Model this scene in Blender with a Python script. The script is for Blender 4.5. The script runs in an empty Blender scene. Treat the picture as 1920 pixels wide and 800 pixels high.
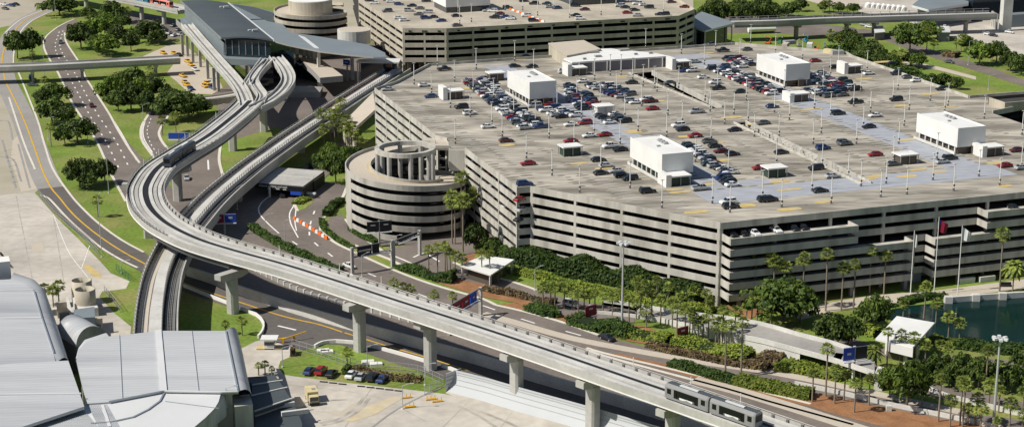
import bpy, bmesh, math, random
from mathutils import Vector, Matrix
from mathutils.geometry import tessellate_polygon
R = math.radians
sc = bpy.context.scene
C = sc.collection
rng = random.Random(7)

# ------------------------------------------------------------------ survey camera (metres; origin on the ground below it)
F, CU, CV, PIT, HC = 3265.0, 960.0, 400.0, R(15.63), 150.0
sp, cp = math.sin(PIT), math.cos(PIT)
def W(u, v, z=0.0):
    """ground-truthing: where the sight line of survey point (u, v) meets height z"""
    X, Y = (u - CU) / F, (CV - v) / F
    dz = -sp + Y * cp
    t = (z - HC) / dz
    return Vector((X * t, (cp + Y * sp) * t, z))
def proj(p):
    Y = p[1] * sp + (p[2] - HC) * cp
    Z = p[1] * cp - (p[2] - HC) * sp
    return CU + F * p[0] / Z, CV - F * Y / Z
def hgt(u, vb, vt, z0=0.0):
    """height above z0 of an upright thing seen from vb (foot) to vt (top)"""
    P = W(u, vb, z0); k = (CV - vt) / F
    return HC + P.y * (k * cp - sp) / (cp + k * sp) - z0
TH = R(19.58)
E1 = Vector((math.cos(TH), math.sin(TH), 0)); E2 = Vector((-math.sin(TH), math.cos(TH), 0))
TOP, DECK = 23.3, 22.3                                   # garage parapet top and roof deck

# ------------------------------------------------------------------ materials
def node_mat(name, col, rough=0.8, var=0.12, scale=0.15, dark=None, dscale=0.03, dthr=(0.45, 0.7), damt=0.5, spec=0.3,
             metal=0.0, stretch=None, fine=0.0, fscale=2.0, bump=0.0, coat=0.0, objvar=0.0, world=True, stretch_rot=0.0, rib=0.0, rib_scale=1.0, rib_rot=0.0):
    m = bpy.data.materials.new(name); m.use_nodes = True
    nt = m.node_tree; N = nt.nodes; L = nt.links; N.clear()
    out = N.new('ShaderNodeOutputMaterial'); b = N.new('ShaderNodeBsdfPrincipled')
    L.new(b.outputs[0], out.inputs[0])
    b.inputs['Roughness'].default_value = rough; b.inputs['Metallic'].default_value = metal
    b.inputs['Specular IOR Level'].default_value = spec
    if coat: b.inputs['Coat Weight'].default_value = coat; b.inputs['Coat Roughness'].default_value = 0.08
    if world:
        g = N.new('ShaderNodeNewGeometry'); src = g.outputs['Position']
    else:
        g = N.new('ShaderNodeTexCoord'); src = g.outputs['Object']
    mp = N.new('ShaderNodeMapping'); L.new(src, mp.inputs[0])
    if stretch: mp.inputs['Scale'].default_value = stretch
    mp.inputs['Rotation'].default_value = (0, 0, stretch_rot)
    vec = mp.outputs[0]
    def noise(s, det=4.0, v=vec):
        n = N.new('ShaderNodeTexNoise'); n.inputs['Scale'].default_value = s; n.inputs['Detail'].default_value = det
        L.new(v, n.inputs['Vector']); return n.outputs['Fac']
    def ramp(fac, a, c, lo, hi):
        r = N.new('ShaderNodeMapRange'); r.inputs[1].default_value = a; r.inputs[2].default_value = c
        r.inputs[3].default_value = lo; r.inputs[4].default_value = hi; L.new(fac, r.inputs[0]); return r.outputs[0]
    def mul(colsock, fac):
        x = N.new('ShaderNodeMix'); x.data_type = 'RGBA'; x.blend_type = 'MULTIPLY'; x.inputs[0].default_value = 1
        L.new(colsock, x.inputs[6]); L.new(fac, x.inputs[7]); return x.outputs[2]
    rgb = N.new('ShaderNodeRGB'); rgb.outputs[0].default_value = (*col, 1); c = rgb.outputs[0]
    if var: c = mul(c, ramp(noise(scale), 0.3, 0.7, 1 - var, 1 + var))
    if dark:
        x = N.new('ShaderNodeMix'); x.data_type = 'RGBA'
        L.new(ramp(noise(dscale, 6.0), dthr[0], dthr[1], 0, damt), x.inputs[0]); L.new(c, x.inputs[6]); x.inputs[7].default_value = (*dark, 1)
        c = x.outputs[2]
    if rib:
        m2 = N.new('ShaderNodeMapping'); m2.inputs['Rotation'].default_value = (0, 0, rib_rot); L.new(src, m2.inputs[0])
        wv = N.new('ShaderNodeTexWave'); wv.wave_type = 'BANDS'; wv.bands_direction = 'Y'; wv.inputs['Scale'].default_value = rib_scale; wv.inputs['Distortion'].default_value = .15
        L.new(m2.outputs[0], wv.inputs['Vector']); c = mul(c, ramp(wv.outputs['Fac'], 0, .35, 1 - rib, 1))
    if fine: c = mul(c, ramp(noise(fscale, 3.0), 0.3, 0.7, 1 - fine, 1 + fine))
    if objvar:
        oi = N.new('ShaderNodeObjectInfo'); c = mul(c, ramp(oi.outputs['Random'], 0, 1, 1 - objvar, 1 + objvar))
    L.new(c, b.inputs['Base Color'])
    if bump:
        bp = N.new('ShaderNodeBump'); bp.inputs['Strength'].default_value = bump; bp.inputs['Distance'].default_value = 0.2
        L.new(noise(fscale, 4.0), bp.inputs['Height']); L.new(bp.outputs[0], b.inputs['Normal'])
    return m
def foliage_mat(name, c0, c1, objvar=0.3, scale=0.55):
    m = bpy.data.materials.new(name); m.use_nodes = True
    nt = m.node_tree; N = nt.nodes; L = nt.links; N.clear()
    out = N.new('ShaderNodeOutputMaterial'); b = N.new('ShaderNodeBsdfPrincipled'); b.inputs['Roughness'].default_value = 0.6
    b.inputs['Specular IOR Level'].default_value = 0.25
    tr = N.new('ShaderNodeBsdfTranslucent'); mx = N.new('ShaderNodeMixShader'); mx.inputs[0].default_value = 0.22
    g = N.new('ShaderNodeNewGeometry'); n = N.new('ShaderNodeTexNoise'); n.inputs['Scale'].default_value = scale; n.inputs['Detail'].default_value = 3
    L.new(g.outputs['Position'], n.inputs['Vector'])
    r = N.new('ShaderNodeMapRange'); r.inputs[1].default_value = 0.36; r.inputs[2].default_value = 0.64; L.new(n.outputs['Fac'], r.inputs[0])
    x = N.new('ShaderNodeMix'); x.data_type = 'RGBA'; x.inputs[6].default_value = (*c0, 1); x.inputs[7].default_value = (*c1, 1); L.new(r.outputs[0], x.inputs[0])
    oi = N.new('ShaderNodeObjectInfo'); r2 = N.new('ShaderNodeMapRange'); r2.inputs[3].default_value = 1 - objvar; r2.inputs[4].default_value = 1 + objvar
    L.new(oi.outputs['Random'], r2.inputs[0])
    y = N.new('ShaderNodeMix'); y.data_type = 'RGBA'; y.blend_type = 'MULTIPLY'; y.inputs[0].default_value = 1; L.new(x.outputs[2], y.inputs[6]); L.new(r2.outputs[0], y.inputs[7])
    L.new(y.outputs[2], b.inputs['Base Color']); L.new(y.outputs[2], tr.inputs['Color'])
    L.new(b.outputs[0], mx.inputs[1]); L.new(tr.outputs[0], mx.inputs[2]); L.new(mx.outputs[0], out.inputs[0])
    return m
M = {}
def mk(key, *a, **k): M[key] = node_mat(key, *a, **k)
mk('stain', (.20, .18, .15), .9, .2, .3)
mk('roof_deck', (.40, .368, .31), .9, .22, .045, dark=(.17, .155, .13), dscale=.085, dthr=(.42, .64), damt=.85, stretch=(.4, 1.5, 1), stretch_rot=-TH, fine=.24, fscale=.35)
mk('far_deck', (.47, .42, .34), .9, .14, .05, dark=(.28, .25, .20), dscale=.06, damt=.7, fine=.08, fscale=.8)
mk('deck_coating', (.36, .38, .42), .8, .07, .06, dark=(.27, .28, .31), dscale=.06, damt=.5, stretch=(.5, 1.4, 1), stretch_rot=-TH, fine=.12, fscale=.4)
mk('facade', (.50, .48, .43), .9, .10, .1, dark=(.25, .235, .205), dscale=.30, dthr=(.46, .72), damt=.7, stretch=(1, 1, .12), fine=.10, fscale=.5)
mk('facade_tan', (.49, .445, .36), .9, .08, .1, dark=(.31, .28, .22), dscale=.22, damt=.6, stretch=(1, 1, .15), fine=.08, fscale=1.0)
mk('dark_interior', (.06, .057, .054), .9, .1, .2)  # on garage floors and ramp turns this near-black stands in for shade
mk('guideway', (.44, .43, .405), .85, .08, .08, dark=(.29, .28, .255), dscale=.09, damt=.5, fine=.08, fscale=.9)
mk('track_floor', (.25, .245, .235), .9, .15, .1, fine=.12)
mk('guideway_white', (.56, .55, .52), .8, .08, .08, dark=(.37, .36, .33), dscale=.12, damt=.6, fine=.07, fscale=1.1)
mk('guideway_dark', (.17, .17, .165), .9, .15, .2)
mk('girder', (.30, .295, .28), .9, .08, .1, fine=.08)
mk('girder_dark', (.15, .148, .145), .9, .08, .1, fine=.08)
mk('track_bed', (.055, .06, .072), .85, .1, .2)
mk('green_dark', (.035, .06, .045), .6, .1, .5)
mk('apron_yellow', (.56, .47, .30), .9, .15, .3, dark=(.50, .46, .39), dscale=.2, damt=.9)
mk('tyre', (.40, .37, .32), .9, .3, .3)
mk('blast_white', (.48, .50, .515), .7, .05, .1, dark=(.4, .41, .42), dscale=.1, damt=.4)
mk('asphalt', (.192, .163, .143), .92, .12, .05, dark=(.125, .11, .10), dscale=.06, damt=.7, fine=.10, fscale=.7)
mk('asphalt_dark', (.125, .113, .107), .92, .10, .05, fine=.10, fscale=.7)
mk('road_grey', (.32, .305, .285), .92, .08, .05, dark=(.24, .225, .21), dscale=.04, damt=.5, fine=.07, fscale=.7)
mk('apron', (.53, .49, .43), .9, .12, .03, dark=(.33, .30, .26), dscale=.04, damt=.75, fine=.10, fscale=.4)
mk('paving', (.52, .46, .38), .9, .08, .05, dark=(.38, .33, .27), dscale=.05, damt=.5, fine=.07)
mk('dirt', (.43, .385, .31), .95, .14, .05, dark=(.27, .255, .17), dscale=.05, damt=.7, fine=.1)
mk('kerb', (.64, .60, .52), .9, .06, .2, fine=.08)
mk('grass', (.155, .225, .036), .95, .24, .06, dark=(.27, .245, .09), dscale=.05, dthr=(.45, .65), damt=.7, fine=.22, fscale=.9)
mk('mulch', (.31, .155, .075), .95, .15, .2, dark=(.2, .09, .04), dscale=.3, damt=.6, fine=.15)
mk('white', (.74, .74, .72), .7, .05, .15, dark=(.62, .61, .58), dscale=.2, damt=.4)
mk('white_rough', (.78, .77, .74), .8, .05, .1, dark=(.6, .57, .5), dscale=.1, damt=.4)
mk('paint_white', (.78, .77, .74), .8, .12, .4)
mk('paint_yellow', (.62, .38, .04), .8, .15, .4)
mk('pad_yellow', (.55, .42, .17), .85, .15, .4, dark=(.44, .38, .28), dscale=.3, damt=.8)
mk('metal_roof', (.52, .532, .545), .5, .12, .05, dark=(.31, .325, .345), dscale=.10, dthr=(.42, .72), damt=.8, stretch=(.12, 1.8, 1), stretch_rot=R(-8), rib=.10, rib_scale=.22, rib_rot=R(-6), spec=.5, fine=.05, fscale=1.5)
mk('metal_white', (.66, .67, .67), .5, .05, .05, dark=(.5, .5, .5), dscale=.1, damt=.4, spec=.4)
mk('metal_edge', (.36, .39, .42), .3, .05, .05, metal=.35, spec=.5)
mk('slate', (.075, .09, .098), .6, .08, .05, stretch=(.3, 1.5, 1), fine=.06)
mk('slate_light', (.20, .235, .255), .5, .08, .05, fine=.05)
mk('glass', (.012, .02, .03), .08, 0, spec=.8)
mk('glass_blue', (.015, .03, .042), .12, .1, .2, spec=.8)
mk('steel', (.36, .365, .37), .42, .05, .3, spec=.4)
mk('pole_white', (.75, .75, .72), .6, 0)
mk('pole_grey', (.42, .43, .43), .5, 0)
mk('black', (.02, .02, .022), .6, 0)
mk('rubber', (.02, .02, .02), .8, 0)
mk('bronze', (.10, .085, .07), .5, .1, .3)
mk('grey_wall', (.21, .20, .215), .8, .06, .2)
mk('red', (.42, .03, .025), .5, .05, .5)
mk('maroon', (.22, .012, .035), .5, .05, .5)
mk('orange', (.75, .16, .03), .6, .08, .5)
mk('blue', (.02, .07, .42), .5, .05, .5)
mk('yellow', (.70, .40, .02), .5, .08, .5)
mk('train_window', (.008, .009, .011), .35, 0, spec=.3)
mk('cream', (.62, .53, .30), .6, .08, .5)
mk('green_paint', (.05, .20, .09), .6, .1, .5)
mk('sign_dark', (.012, .014, .02), .4, 0)
mk('wall_white', (.62, .61, .57), .9, .08, .1, dark=(.40, .39, .36), dscale=.15, damt=.5, fine=.08)
mk('teal', (.05, .23, .33), .3, .1, .2)
mk('trunk', (.16, .125, .09), .95, .2, 1.5)
mk('palm_trunk', (.24, .20, .155), .95, .15, 1.5)
mk('dead_frond', (.33, .24, .11), .9, .2, 1.0)
for key, col in dict(car_black=(.012, .012, .014), car_white=(.78, .78, .77), car_silver=(.42, .43, .44), car_red=(.30, .012, .016), car_blue=(.02, .045, .16),
                     car_grey=(.10, .105, .11), car_green=(.015, .05, .04), car_yellow=(.75, .42, .02), car_maroon=(.11, .012, .016)).items():
    mk(key, col, .3, 0, spec=.5, coat=.6)
M['leaf_oak'] = foliage_mat('leaf_oak', (.032, .06, .013), (.115, .165, .03))
M['leaf_bright'] = foliage_mat('leaf_bright', (.065, .115, .016), (.165, .235, .034))
M['leaf_hedge'] = foliage_mat('leaf_hedge', (.028, .06, .013), (.085, .14, .025))
M['leaf_lime'] = foliage_mat('leaf_lime', (.11, .17, .022), (.26, .30, .05))
M['leaf_red'] = foliage_mat('leaf_red', (.065, .045, .025), (.20, .15, .075))
M['leaf_palm'] = foliage_mat('leaf_palm', (.075, .115, .022), (.29, .335, .07), scale=1.2)
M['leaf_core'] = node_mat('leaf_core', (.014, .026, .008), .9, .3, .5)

def water_mat():
    m = node_mat('water', (.003, .022, .022), .12, .15, .04, spec=.22, bump=.08, fscale=.9); return m
M['water'] = water_mat()

# ------------------------------------------------------------------ mesh builder
OSC = {}                                                  # widening of a swept section at a path point (the guideway is broader in its bend)
class MB:
    def __init__(s): s.v = []; s.f = []; s.m = []; s.mats = []
    def mi(s, key):
        if key not in s.mats: s.mats.append(key)
        return s.mats.index(key)
    def add(s, verts, faces, key):
        o = len(s.v); i = s.mi(key)
        s.v += [tuple(p) for p in verts]; s.f += [tuple(o + a for a in f) for f in faces]; s.m += [i] * len(faces)
        return s
    def box(s, c, size, key, rz=0.0, taper=1.0):
        x, y, z = size[0] / 2, size[1] / 2, size[2] / 2; ca, sa = math.cos(rz), math.sin(rz); vs = []
        for dz, k in ((-z, 1), (z, taper)):
            for dx, dy in ((-x, -y), (x, -y), (x, y), (-x, y)):
                vs.append((c[0] + (dx * ca - dy * sa) * k, c[1] + (dx * sa + dy * ca) * k, c[2] + dz))
        return s.add(vs, [(3, 2, 1, 0), (4, 5, 6, 7), (0, 1, 5, 4), (1, 2, 6, 5), (2, 3, 7, 6), (3, 0, 4, 7)], key)
    def obox(s, o, a, b, z0, z1, key):
        """box on the parallelogram o, o+a, o+a+b, o+b"""
        return s.prism([o, o + a, o + a + b, o + b], z0, z1, key)
    def prism(s, pts, z0, z1, key, sidekey=None, cap=True, bottom=True):
        p = [(q[0], q[1]) for q in pts]; n = len(p)
        if sum(p[i][0] * p[(i + 1) % n][1] - p[(i + 1) % n][0] * p[i][1] for i in range(n)) < 0: p.reverse()
        vs = [(x, y, z0) for x, y in p] + [(x, y, z1) for x, y in p]
        s.add(vs, [(i, (i + 1) % n, n + (i + 1) % n, n + i) for i in range(n)], sidekey or key)
        tri = tessellate_polygon([[Vector((x, y, 0)) for x, y in p]])
        def up(t):
            a, b, c = (p[i] for i in t)
            return (b[0] - a[0]) * (c[1] - a[1]) - (b[1] - a[1]) * (c[0] - a[0]) > 0
        if cap: s.add([(x, y, z1) for x, y in p], [t if up(t) else t[::-1] for t in tri], key)
        if bottom: s.add([(x, y, z0) for x, y in p], [t[::-1] if up(t) else t for t in tri], sidekey or key)
        return s
    def sheet(s, outer, z, key, holes=(), zf=None):
        loops = [[Vector((q[0], q[1], 0)) for q in l] for l in (outer, *holes)]
        flat = [q for l in loops for q in l]
        tri = tessellate_polygon(loops)
        def up(t):
            a, b, c = (flat[i] for i in t); return (b - a).cross(c - a).z > 0
        return s.add([(q.x, q.y, zf(q) if zf else z) for q in flat], [t if up(t) else t[::-1] for t in tri], key)
    def cyl(s, p, r, h, key, n=10, r2=None, cap=True, lean=(0, 0)):
        r2 = r if r2 is None else r2
        vs = [(p[0] + r * math.cos(2 * math.pi * i / n), p[1] + r * math.sin(2 * math.pi * i / n), p[2]) for i in range(n)]
        vs += [(p[0] + lean[0] + r2 * math.cos(2 * math.pi * i / n), p[1] + lean[1] + r2 * math.sin(2 * math.pi * i / n), p[2] + h) for i in range(n)]
        fs = [(i, (i + 1) % n, n + (i + 1) % n, n + i) for i in range(n)]
        if cap: fs += [tuple(range(n, 2 * n)), tuple(reversed(range(n)))]
        return s.add(vs, fs, key)
    def tube(s, p, q, r, key, r2=None, n=6):
        p, q = Vector(p), Vector(q); d = (q - p).normalized(); a = d.orthogonal().normalized(); b = d.cross(a); r2 = r if r2 is None else r2
        vs = [p + (a * math.cos(2 * math.pi * i / n) + b * math.sin(2 * math.pi * i / n)) * r for i in range(n)]
        vs += [q + (a * math.cos(2 * math.pi * i / n) + b * math.sin(2 * math.pi * i / n)) * r2 for i in range(n)]
        return s.add(vs, [(i, (i + 1) % n, n + (i + 1) % n, n + i) for i in range(n)] + [tuple(range(n, 2 * n)), tuple(reversed(range(n)))], key)
    def sweep(s, path, prof, key, closed=True, caps=True):
        """prof: list of (offset to the left, height) carried along path"""
        n = len(path); k = len(prof); vs = []
        for i, p in enumerate(path):
            a, b = path[max(i - 1, 0)], path[min(i + 1, n - 1)]
            d = Vector((b[0] - a[0], b[1] - a[1], 0)).normalized(); l = Vector((-d.y, d.x, 0))
            k_ = OSC.get((round(p[0], 2), round(p[1], 2)), 1.0); vs += [(p[0] + l.x * o * k_, p[1] + l.y * o * k_, p[2] + h) for o, h in prof]
        kk = k if closed else k - 1
        fs = [(i * k + j, i * k + (j + 1) % k, (i + 1) * k + (j + 1) % k, (i + 1) * k + j) for i in range(n - 1) for j in range(kk)]
        if closed and caps: fs += [tuple(range(k))[::-1], tuple(range((n - 1) * k, n * k))]
        return s.add(vs, fs, key)
    def build(s, name, parent=None, smooth=False, mesh=None):
        me = bpy.data.meshes.new(name); me.from_pydata(s.v, [], s.f)
        for k in s.mats: me.materials.append(M[k])
        me.polygons.foreach_set('material_index', s.m)
        if smooth: me.polygons.foreach_set('use_smooth', [True] * len(s.f))
        me.update()
        bm = bmesh.new(); bm.from_mesh(me); bmesh.ops.recalc_face_normals(bm, faces=bm.faces) if s.closed_hint else None
        bm.to_mesh(me) if s.closed_hint else None; bm.free()
        o = bpy.data.objects.new(name, me); C.objects.link(o)
        if parent is not None: put(o, parent)
        return o
    closed_hint = False
def put(o, parent):
    o.parent = parent; o.matrix_parent_inverse = Matrix.Translation(-Vector(parent.location)) if parent.type == 'EMPTY' else Matrix.Identity(4)
def tag(o, label=None, cat=None, group=None, kind=None):
    for k, v in (('label', label), ('category', cat), ('group', group), ('kind', kind)):
        if v: o[k] = v
    return o
def thing(name, label, cat, loc=(0, 0, 0), group=None):
    o = bpy.data.objects.new(name, None); C.objects.link(o); o.location = loc; o.empty_display_size = .5
    return tag(o, label, cat, group)
def local(name, mb, parent, smooth=False):
    """child whose mesh is in the parent's own axes"""
    o = mb.build(name, None, smooth); o.parent = parent; return o
def struct(name, mb, smooth=False): return tag(mb.build(name, None, smooth), kind='structure')
def dup(root, loc, rz=0.0, scale=None):
    r = root.copy(); C.objects.link(r); r.location = loc; r.rotation_euler = (0, 0, rz)
    if scale is not None: r.scale = scale
    for ch in root.children:
        c = ch.copy(); C.objects.link(c); c.parent = r
        for g in ch.children:
            d = g.copy(); C.objects.link(d); d.parent = c
    return r
def spline(pts, step=4.0):
    """Catmull-Rom through world points, resampled"""
    P = [Vector(p) for p in pts]; P = [P[0] * 2 - P[1]] + P + [P[-1] * 2 - P[-2]]; out = []
    for i in range(1, len(P) - 2):
        n = max(2, int((P[i + 1] - P[i]).length / step))
        for j in range(n):
            t = j / n; a, b, c, d = P[i - 1], P[i], P[i + 1], P[i + 2]
            out.append(.5 * ((2 * b) + (c - a) * t + (2 * a - 5 * b + 4 * c - d) * t * t + (-a + 3 * b - 3 * c + d) * t ** 3))
    out.append(P[-2]); return out
def offs(path, o, dz=0.0):
    r = []
    for i, p in enumerate(path):
        a, b = path[max(i - 1, 0)], path[min(i + 1, len(path) - 1)]
        d = Vector((b[0] - a[0], b[1] - a[1], 0)).normalized(); k_ = OSC.get((round(p[0], 2), round(p[1], 2)), 1.0); r.append(Vector((p[0] - d.y * o * k_, p[1] + d.x * o * k_, p[2] + dz)))
    return r
def along(path, step, start=0.0):
    """points and headings every step metres"""
    out = []; acc = -start
    for a, b in zip(path, path[1:]):
        L = (b - a).length; d = (b - a) / max(L, 1e-6)
        while acc <= L:
            if acc >= 0: out.append((a + d * acc, math.atan2(d.y, d.x)))
            acc += step
        acc -= L
    return out
def PX(pts, z=0.0): return [W(u, v, z) for u, v in pts]
LAB = []                                                  # (object, description, area) named against landmarks at the end
# ------------------------------------------------------------------ sun, sky, camera
AZ = R(18)                                                   # shadows run this way from +x, 45 degrees below the sun
EL = R(47)
to_sun = Vector((-math.cos(AZ) * math.cos(EL), -math.sin(AZ) * math.cos(EL), math.sin(EL)))
sun = bpy.data.objects.new('sun', bpy.data.lights.new('sun', 'SUN')); C.objects.link(sun)
sun.data.energy = 4.95; sun.data.angle = R(.5); sun.data.color = (1.0, .95, .86)
sun.rotation_euler = to_sun.to_track_quat('Z', 'Y').to_euler(); sun.location = (0, 300, 200)
w = bpy.data.worlds.new('World'); sc.world = w; w.use_nodes = True
nt = w.node_tree; bg = nt.nodes['Background']; sky = nt.nodes.new('ShaderNodeTexSky'); sky.sky_type = 'NISHITA'; sky.sun_disc = False
sky.sun_elevation = EL; sky.sun_rotation = math.atan2(to_sun.x, to_sun.y); sky.altitude = 100; sky.dust_density = 1.0
nt.links.new(sky.outputs[0], bg.inputs[0]); bg.inputs[1].default_value = .064
cam = bpy.data.objects.new('camera', bpy.data.cameras.new('camera')); C.objects.link(cam); sc.camera = cam
cam.location = (0, 0, HC); cam.rotation_euler = (math.pi / 2 - PIT, 0, 0); cam.data.sensor_width = 36; cam.data.lens = 36 * F / 1920
cam.data.clip_start = 5; cam.data.clip_end = 20000
sc.view_settings.view_transform = 'Standard'; sc.view_settings.look = 'None'; sc.view_settings.exposure = 0

# ------------------------------------------------------------------ ground and paved areas
LV = .012
NL = [0]
def lz(lvl):
    NL[0] += 1; return lvl * LV + NL[0] * .0004
def area(name, px, lvl, key):
    return struct(name, MB().sheet(PX(px), lz(lvl), key))
def ribbon(name, px, width, lvl, key, step=5):
    p = spline(PX(px), step); a = offs(p, width / 2); b = offs(p, -width / 2); z = lz(lvl)
    mb = MB(); n = len(p); mb.add([(q.x, q.y, z) for q in b] + [(q.x, q.y, z) for q in a], [(i, i + 1, n + i + 1, n + i) for i in range(n - 1)], key)
    return struct(name, mb), p
def kerb_line(mb, px, wd=.45, h=.15, key='kerb', z=0.0, smooth=True):
    p = spline(PX(px, z), 4) if smooth else PX(px, z)
    mb.sweep(p, [(-wd / 2, 0), (-wd / 2, h), (wd / 2, h), (wd / 2, 0)], key)
mb = MB(); mb.add([(-6000, -500, 0), (6000, -500, 0), (6000, 16000, 0), (-6000, 16000, 0)], [(0, 1, 2, 3)], 'grass'); struct('ground', mb)
# far ground beyond the frame reads as built-up airport land
area('dry_ground', [(-900, -60), (-40, 60), (62, 40), (70, 8), (140, -5), (600, -30), (1300, -40), (1300, -160), (-900, -200)], 1, 'dirt')
area('paved_yard', [(1640, -60), (1600, -8), (1610, 22), (1700, 40), (1760, 62), (1815, 80), (1870, 88), (1930, 112), (2300, 170), (2600, 40), (2300, -100)], 1, 'apron')
area('paved_yard', [(1440, -40), (1612, -30), (1612, 12), (1560, 14), (1500, -2)], 2, 'paving')
area('dry_ground', [(-160, 185), (6, 176), (16, 190), (44, 262), (56, 300), (72, 356), (62, 364), (-160, 372)], 1, 'dirt')
area('sidewalk', [(10, 182), (17, 183), (30, 215), (46, 262), (62, 310), (80, 352), (40, 360), (20, 300), (24, 262), (38, 250), (24, 215)], 2, 'paving')
area('concrete_apron', [(-160, 362), (0, 366), (64, 360), (74, 371), (105, 407), (148, 449), (186, 488), (208, 512), (243, 527), (236, 541), (192, 546), (186, 556), (216, 588), (246, 612), (240, 660), (120, 700), (-160, 640)], 2, 'apron')
area('concrete_apron', [(455, 690), (448, 655), (478, 640), (500, 634), (522, 642), (550, 650), (556, 664), (526, 676), (522, 688), (532, 702), (560, 706), (640, 716), (760, 729), (835, 738), (1160, 830), (1100, 850), (380, 850), (420, 740)], 2, 'apron')
area('taxi_yard', [(268, 106), (318, 84), (345, 84), (400, 128), (424, 178), (356, 176), (330, 152), (312, 138), (326, 120), (280, 112)], 2, 'paving')
area('lot_surface', [(205, 22), (300, 30), (345, 44), (345, 72), (300, 74), (262, 56), (232, 38)], 2, 'asphalt')
# roads
ribbon('service_road', [(160, -10), (120, 4), (88, 18), (45, 40), (16, 75), (4, 110), (10, 150), (24, 180), (45, 225), (64, 275), (80, 320), (96, 352), (111, 370)], 9.2, 4, 'road_grey')
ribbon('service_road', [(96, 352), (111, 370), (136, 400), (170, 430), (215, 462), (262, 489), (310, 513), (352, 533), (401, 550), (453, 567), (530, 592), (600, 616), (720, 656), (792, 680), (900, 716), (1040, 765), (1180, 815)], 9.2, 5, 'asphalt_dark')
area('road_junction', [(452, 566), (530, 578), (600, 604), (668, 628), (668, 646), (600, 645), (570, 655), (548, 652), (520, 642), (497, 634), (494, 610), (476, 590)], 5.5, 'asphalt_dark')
area('parkway', [(140, 36), (118, 46), (99, 58), (84, 73), (83, 91), (95, 115), (108, 135), (135, 192), (152, 219), (182, 267), (209, 327), (236, 378), (258, 418), (300, 462), (350, 500), (401, 526), (448, 549), (530, 575), (667, 614), (792, 648), (1000, 706), (1200, 765), (1330, 805), (1600, 880), (1720, 860),
                 (1560, 812), (1320, 745), (1100, 680), (880, 612), (700, 556), (600, 520), (540, 498), (470, 470), (420, 440), (370, 400), (330, 360), (290, 320), (260, 290), (233, 257), (202, 209), (169, 159), (159, 142), (150, 120), (125, 81), (121, 62), (130, 52), (150, 44)], 3, 'asphalt')
area('terminal_road', [(300, 180), (282, 210), (268, 232), (264, 248), (268, 266), (285, 290), (310, 328), (345, 378), (390, 428), (440, 470), (500, 495), (560, 520), (640, 552), (760, 592), (880, 632), (1000, 668), (1180, 722), (1300, 760), (1440, 800), (1600, 850), (2000, 850), (2000, 806),
                       (1920, 788), (1780, 768), (1640, 737), (1540, 718), (1450, 703), (1350, 684), (1220, 652), (1122, 628), (1048, 602), (983, 584), (930, 572), (905, 560), (865, 547), (807, 530), (745, 507), (667, 472), (625, 452), (606, 432), (602, 415), (616, 398), (640, 374), (650, 352), (640, 344), (606, 340), (575, 335), (620, 300), (680, 262), (640, 262), (560, 320), (500, 330), (470, 350), (440, 352), (418, 330), (410, 300), (414, 270), (380, 262), (330, 285), (311, 275), (300, 258), (300, 243), (318, 214)], 6, 'asphalt')
area('helix_road', [(640, 402), (648, 412), (668, 438), (690, 452), (716, 470), (750, 462), (782, 458), (812, 468), (850, 492), (905, 514), (960, 528), (1050, 556), (1110, 568), (1190, 582), (1190, 604), (1120, 606), (1040, 588), (960, 562), (905, 548), (862, 534), (808, 518), (760, 500), (728, 484), (690, 470), (664, 459), (626, 436), (612, 420), (618, 408)], 7, 'asphalt')
area('walkway', [(1490, 592), (1530, 571), (1640, 553), (1750, 545), (1920, 523), (2100, 500), (2100, 520), (1920, 541), (1790, 556), (1700, 566), (1640, 570), (1560, 584), (1500, 600)], 3, 'paving')
area('right_lower_road', [(1560, 668), (1620, 676), (1680, 700), (1760, 722), (1860, 742), (1960, 762), (1960, 785), (1860, 764), (1760, 746), (1690, 728), (1620, 706), (1560, 690)], 7, 'asphalt')
area('lakeside_road', [(1560, 622), (1600, 634), (1650, 652), (1700, 664), (1780, 668), (1860, 672), (1960, 684), (1960, 694), (1860, 684), (1780, 682), (1700, 676), (1640, 664), (1590, 648), (1540, 634)], 8, 'asphalt')
area('far_right_road', [(1590, 60), (1650, 72), (1700, 92), (1760, 112), (1840, 136), (1960, 176), (1990, 176), (1990, 152), (1920, 150), (1860, 128), (1790, 108), (1730, 88), (1680, 70), (1620, 54)], 3, 'asphalt')
area('far_right_road', [(1690, 120), (1760, 132), (1830, 150), (1830, 144), (1762, 126), (1700, 114)], 4, 'paving')
area('garage_apron', [(1290, 20), (1600, 52), (1640, 70), (1560, 70), (1450, 62), (1290, 62)], 2, 'asphalt')
area('garage_apron', [(640, 110), (700, 80), (1300, 30), (1300, 110), (1250, 140), (760, 180)], 2.5, 'asphalt')
area('helix_forecourt', [(660, 430), (650, 400), (680, 380), (870, 380), (960, 470), (905, 500), (850, 488), (782, 458), (720, 462)], 6.5, 'asphalt')
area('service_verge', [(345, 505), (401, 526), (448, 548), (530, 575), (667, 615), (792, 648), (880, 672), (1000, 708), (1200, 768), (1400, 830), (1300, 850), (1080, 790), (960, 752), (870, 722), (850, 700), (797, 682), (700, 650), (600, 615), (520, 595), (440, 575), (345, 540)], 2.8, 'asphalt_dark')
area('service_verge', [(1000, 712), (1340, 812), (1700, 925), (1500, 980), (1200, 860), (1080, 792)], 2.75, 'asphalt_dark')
area('concrete_apron', [(835, 736), (850, 724), (960, 758), (1080, 795), (1240, 845), (1100, 850)], 2.7, 'apron')
area('upper_lawn', [(620, 0), (1300, 0), (1300, 30), (640, 60)], 1.5, 'dirt')
area('terminal_forecourt', [(396, 178), (440, 150), (560, 100), (800, 90), (800, 150), (705, 215), (650, 238), (560, 320), (470, 350), (440, 300), (420, 230)], 3, 'asphalt')
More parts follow.
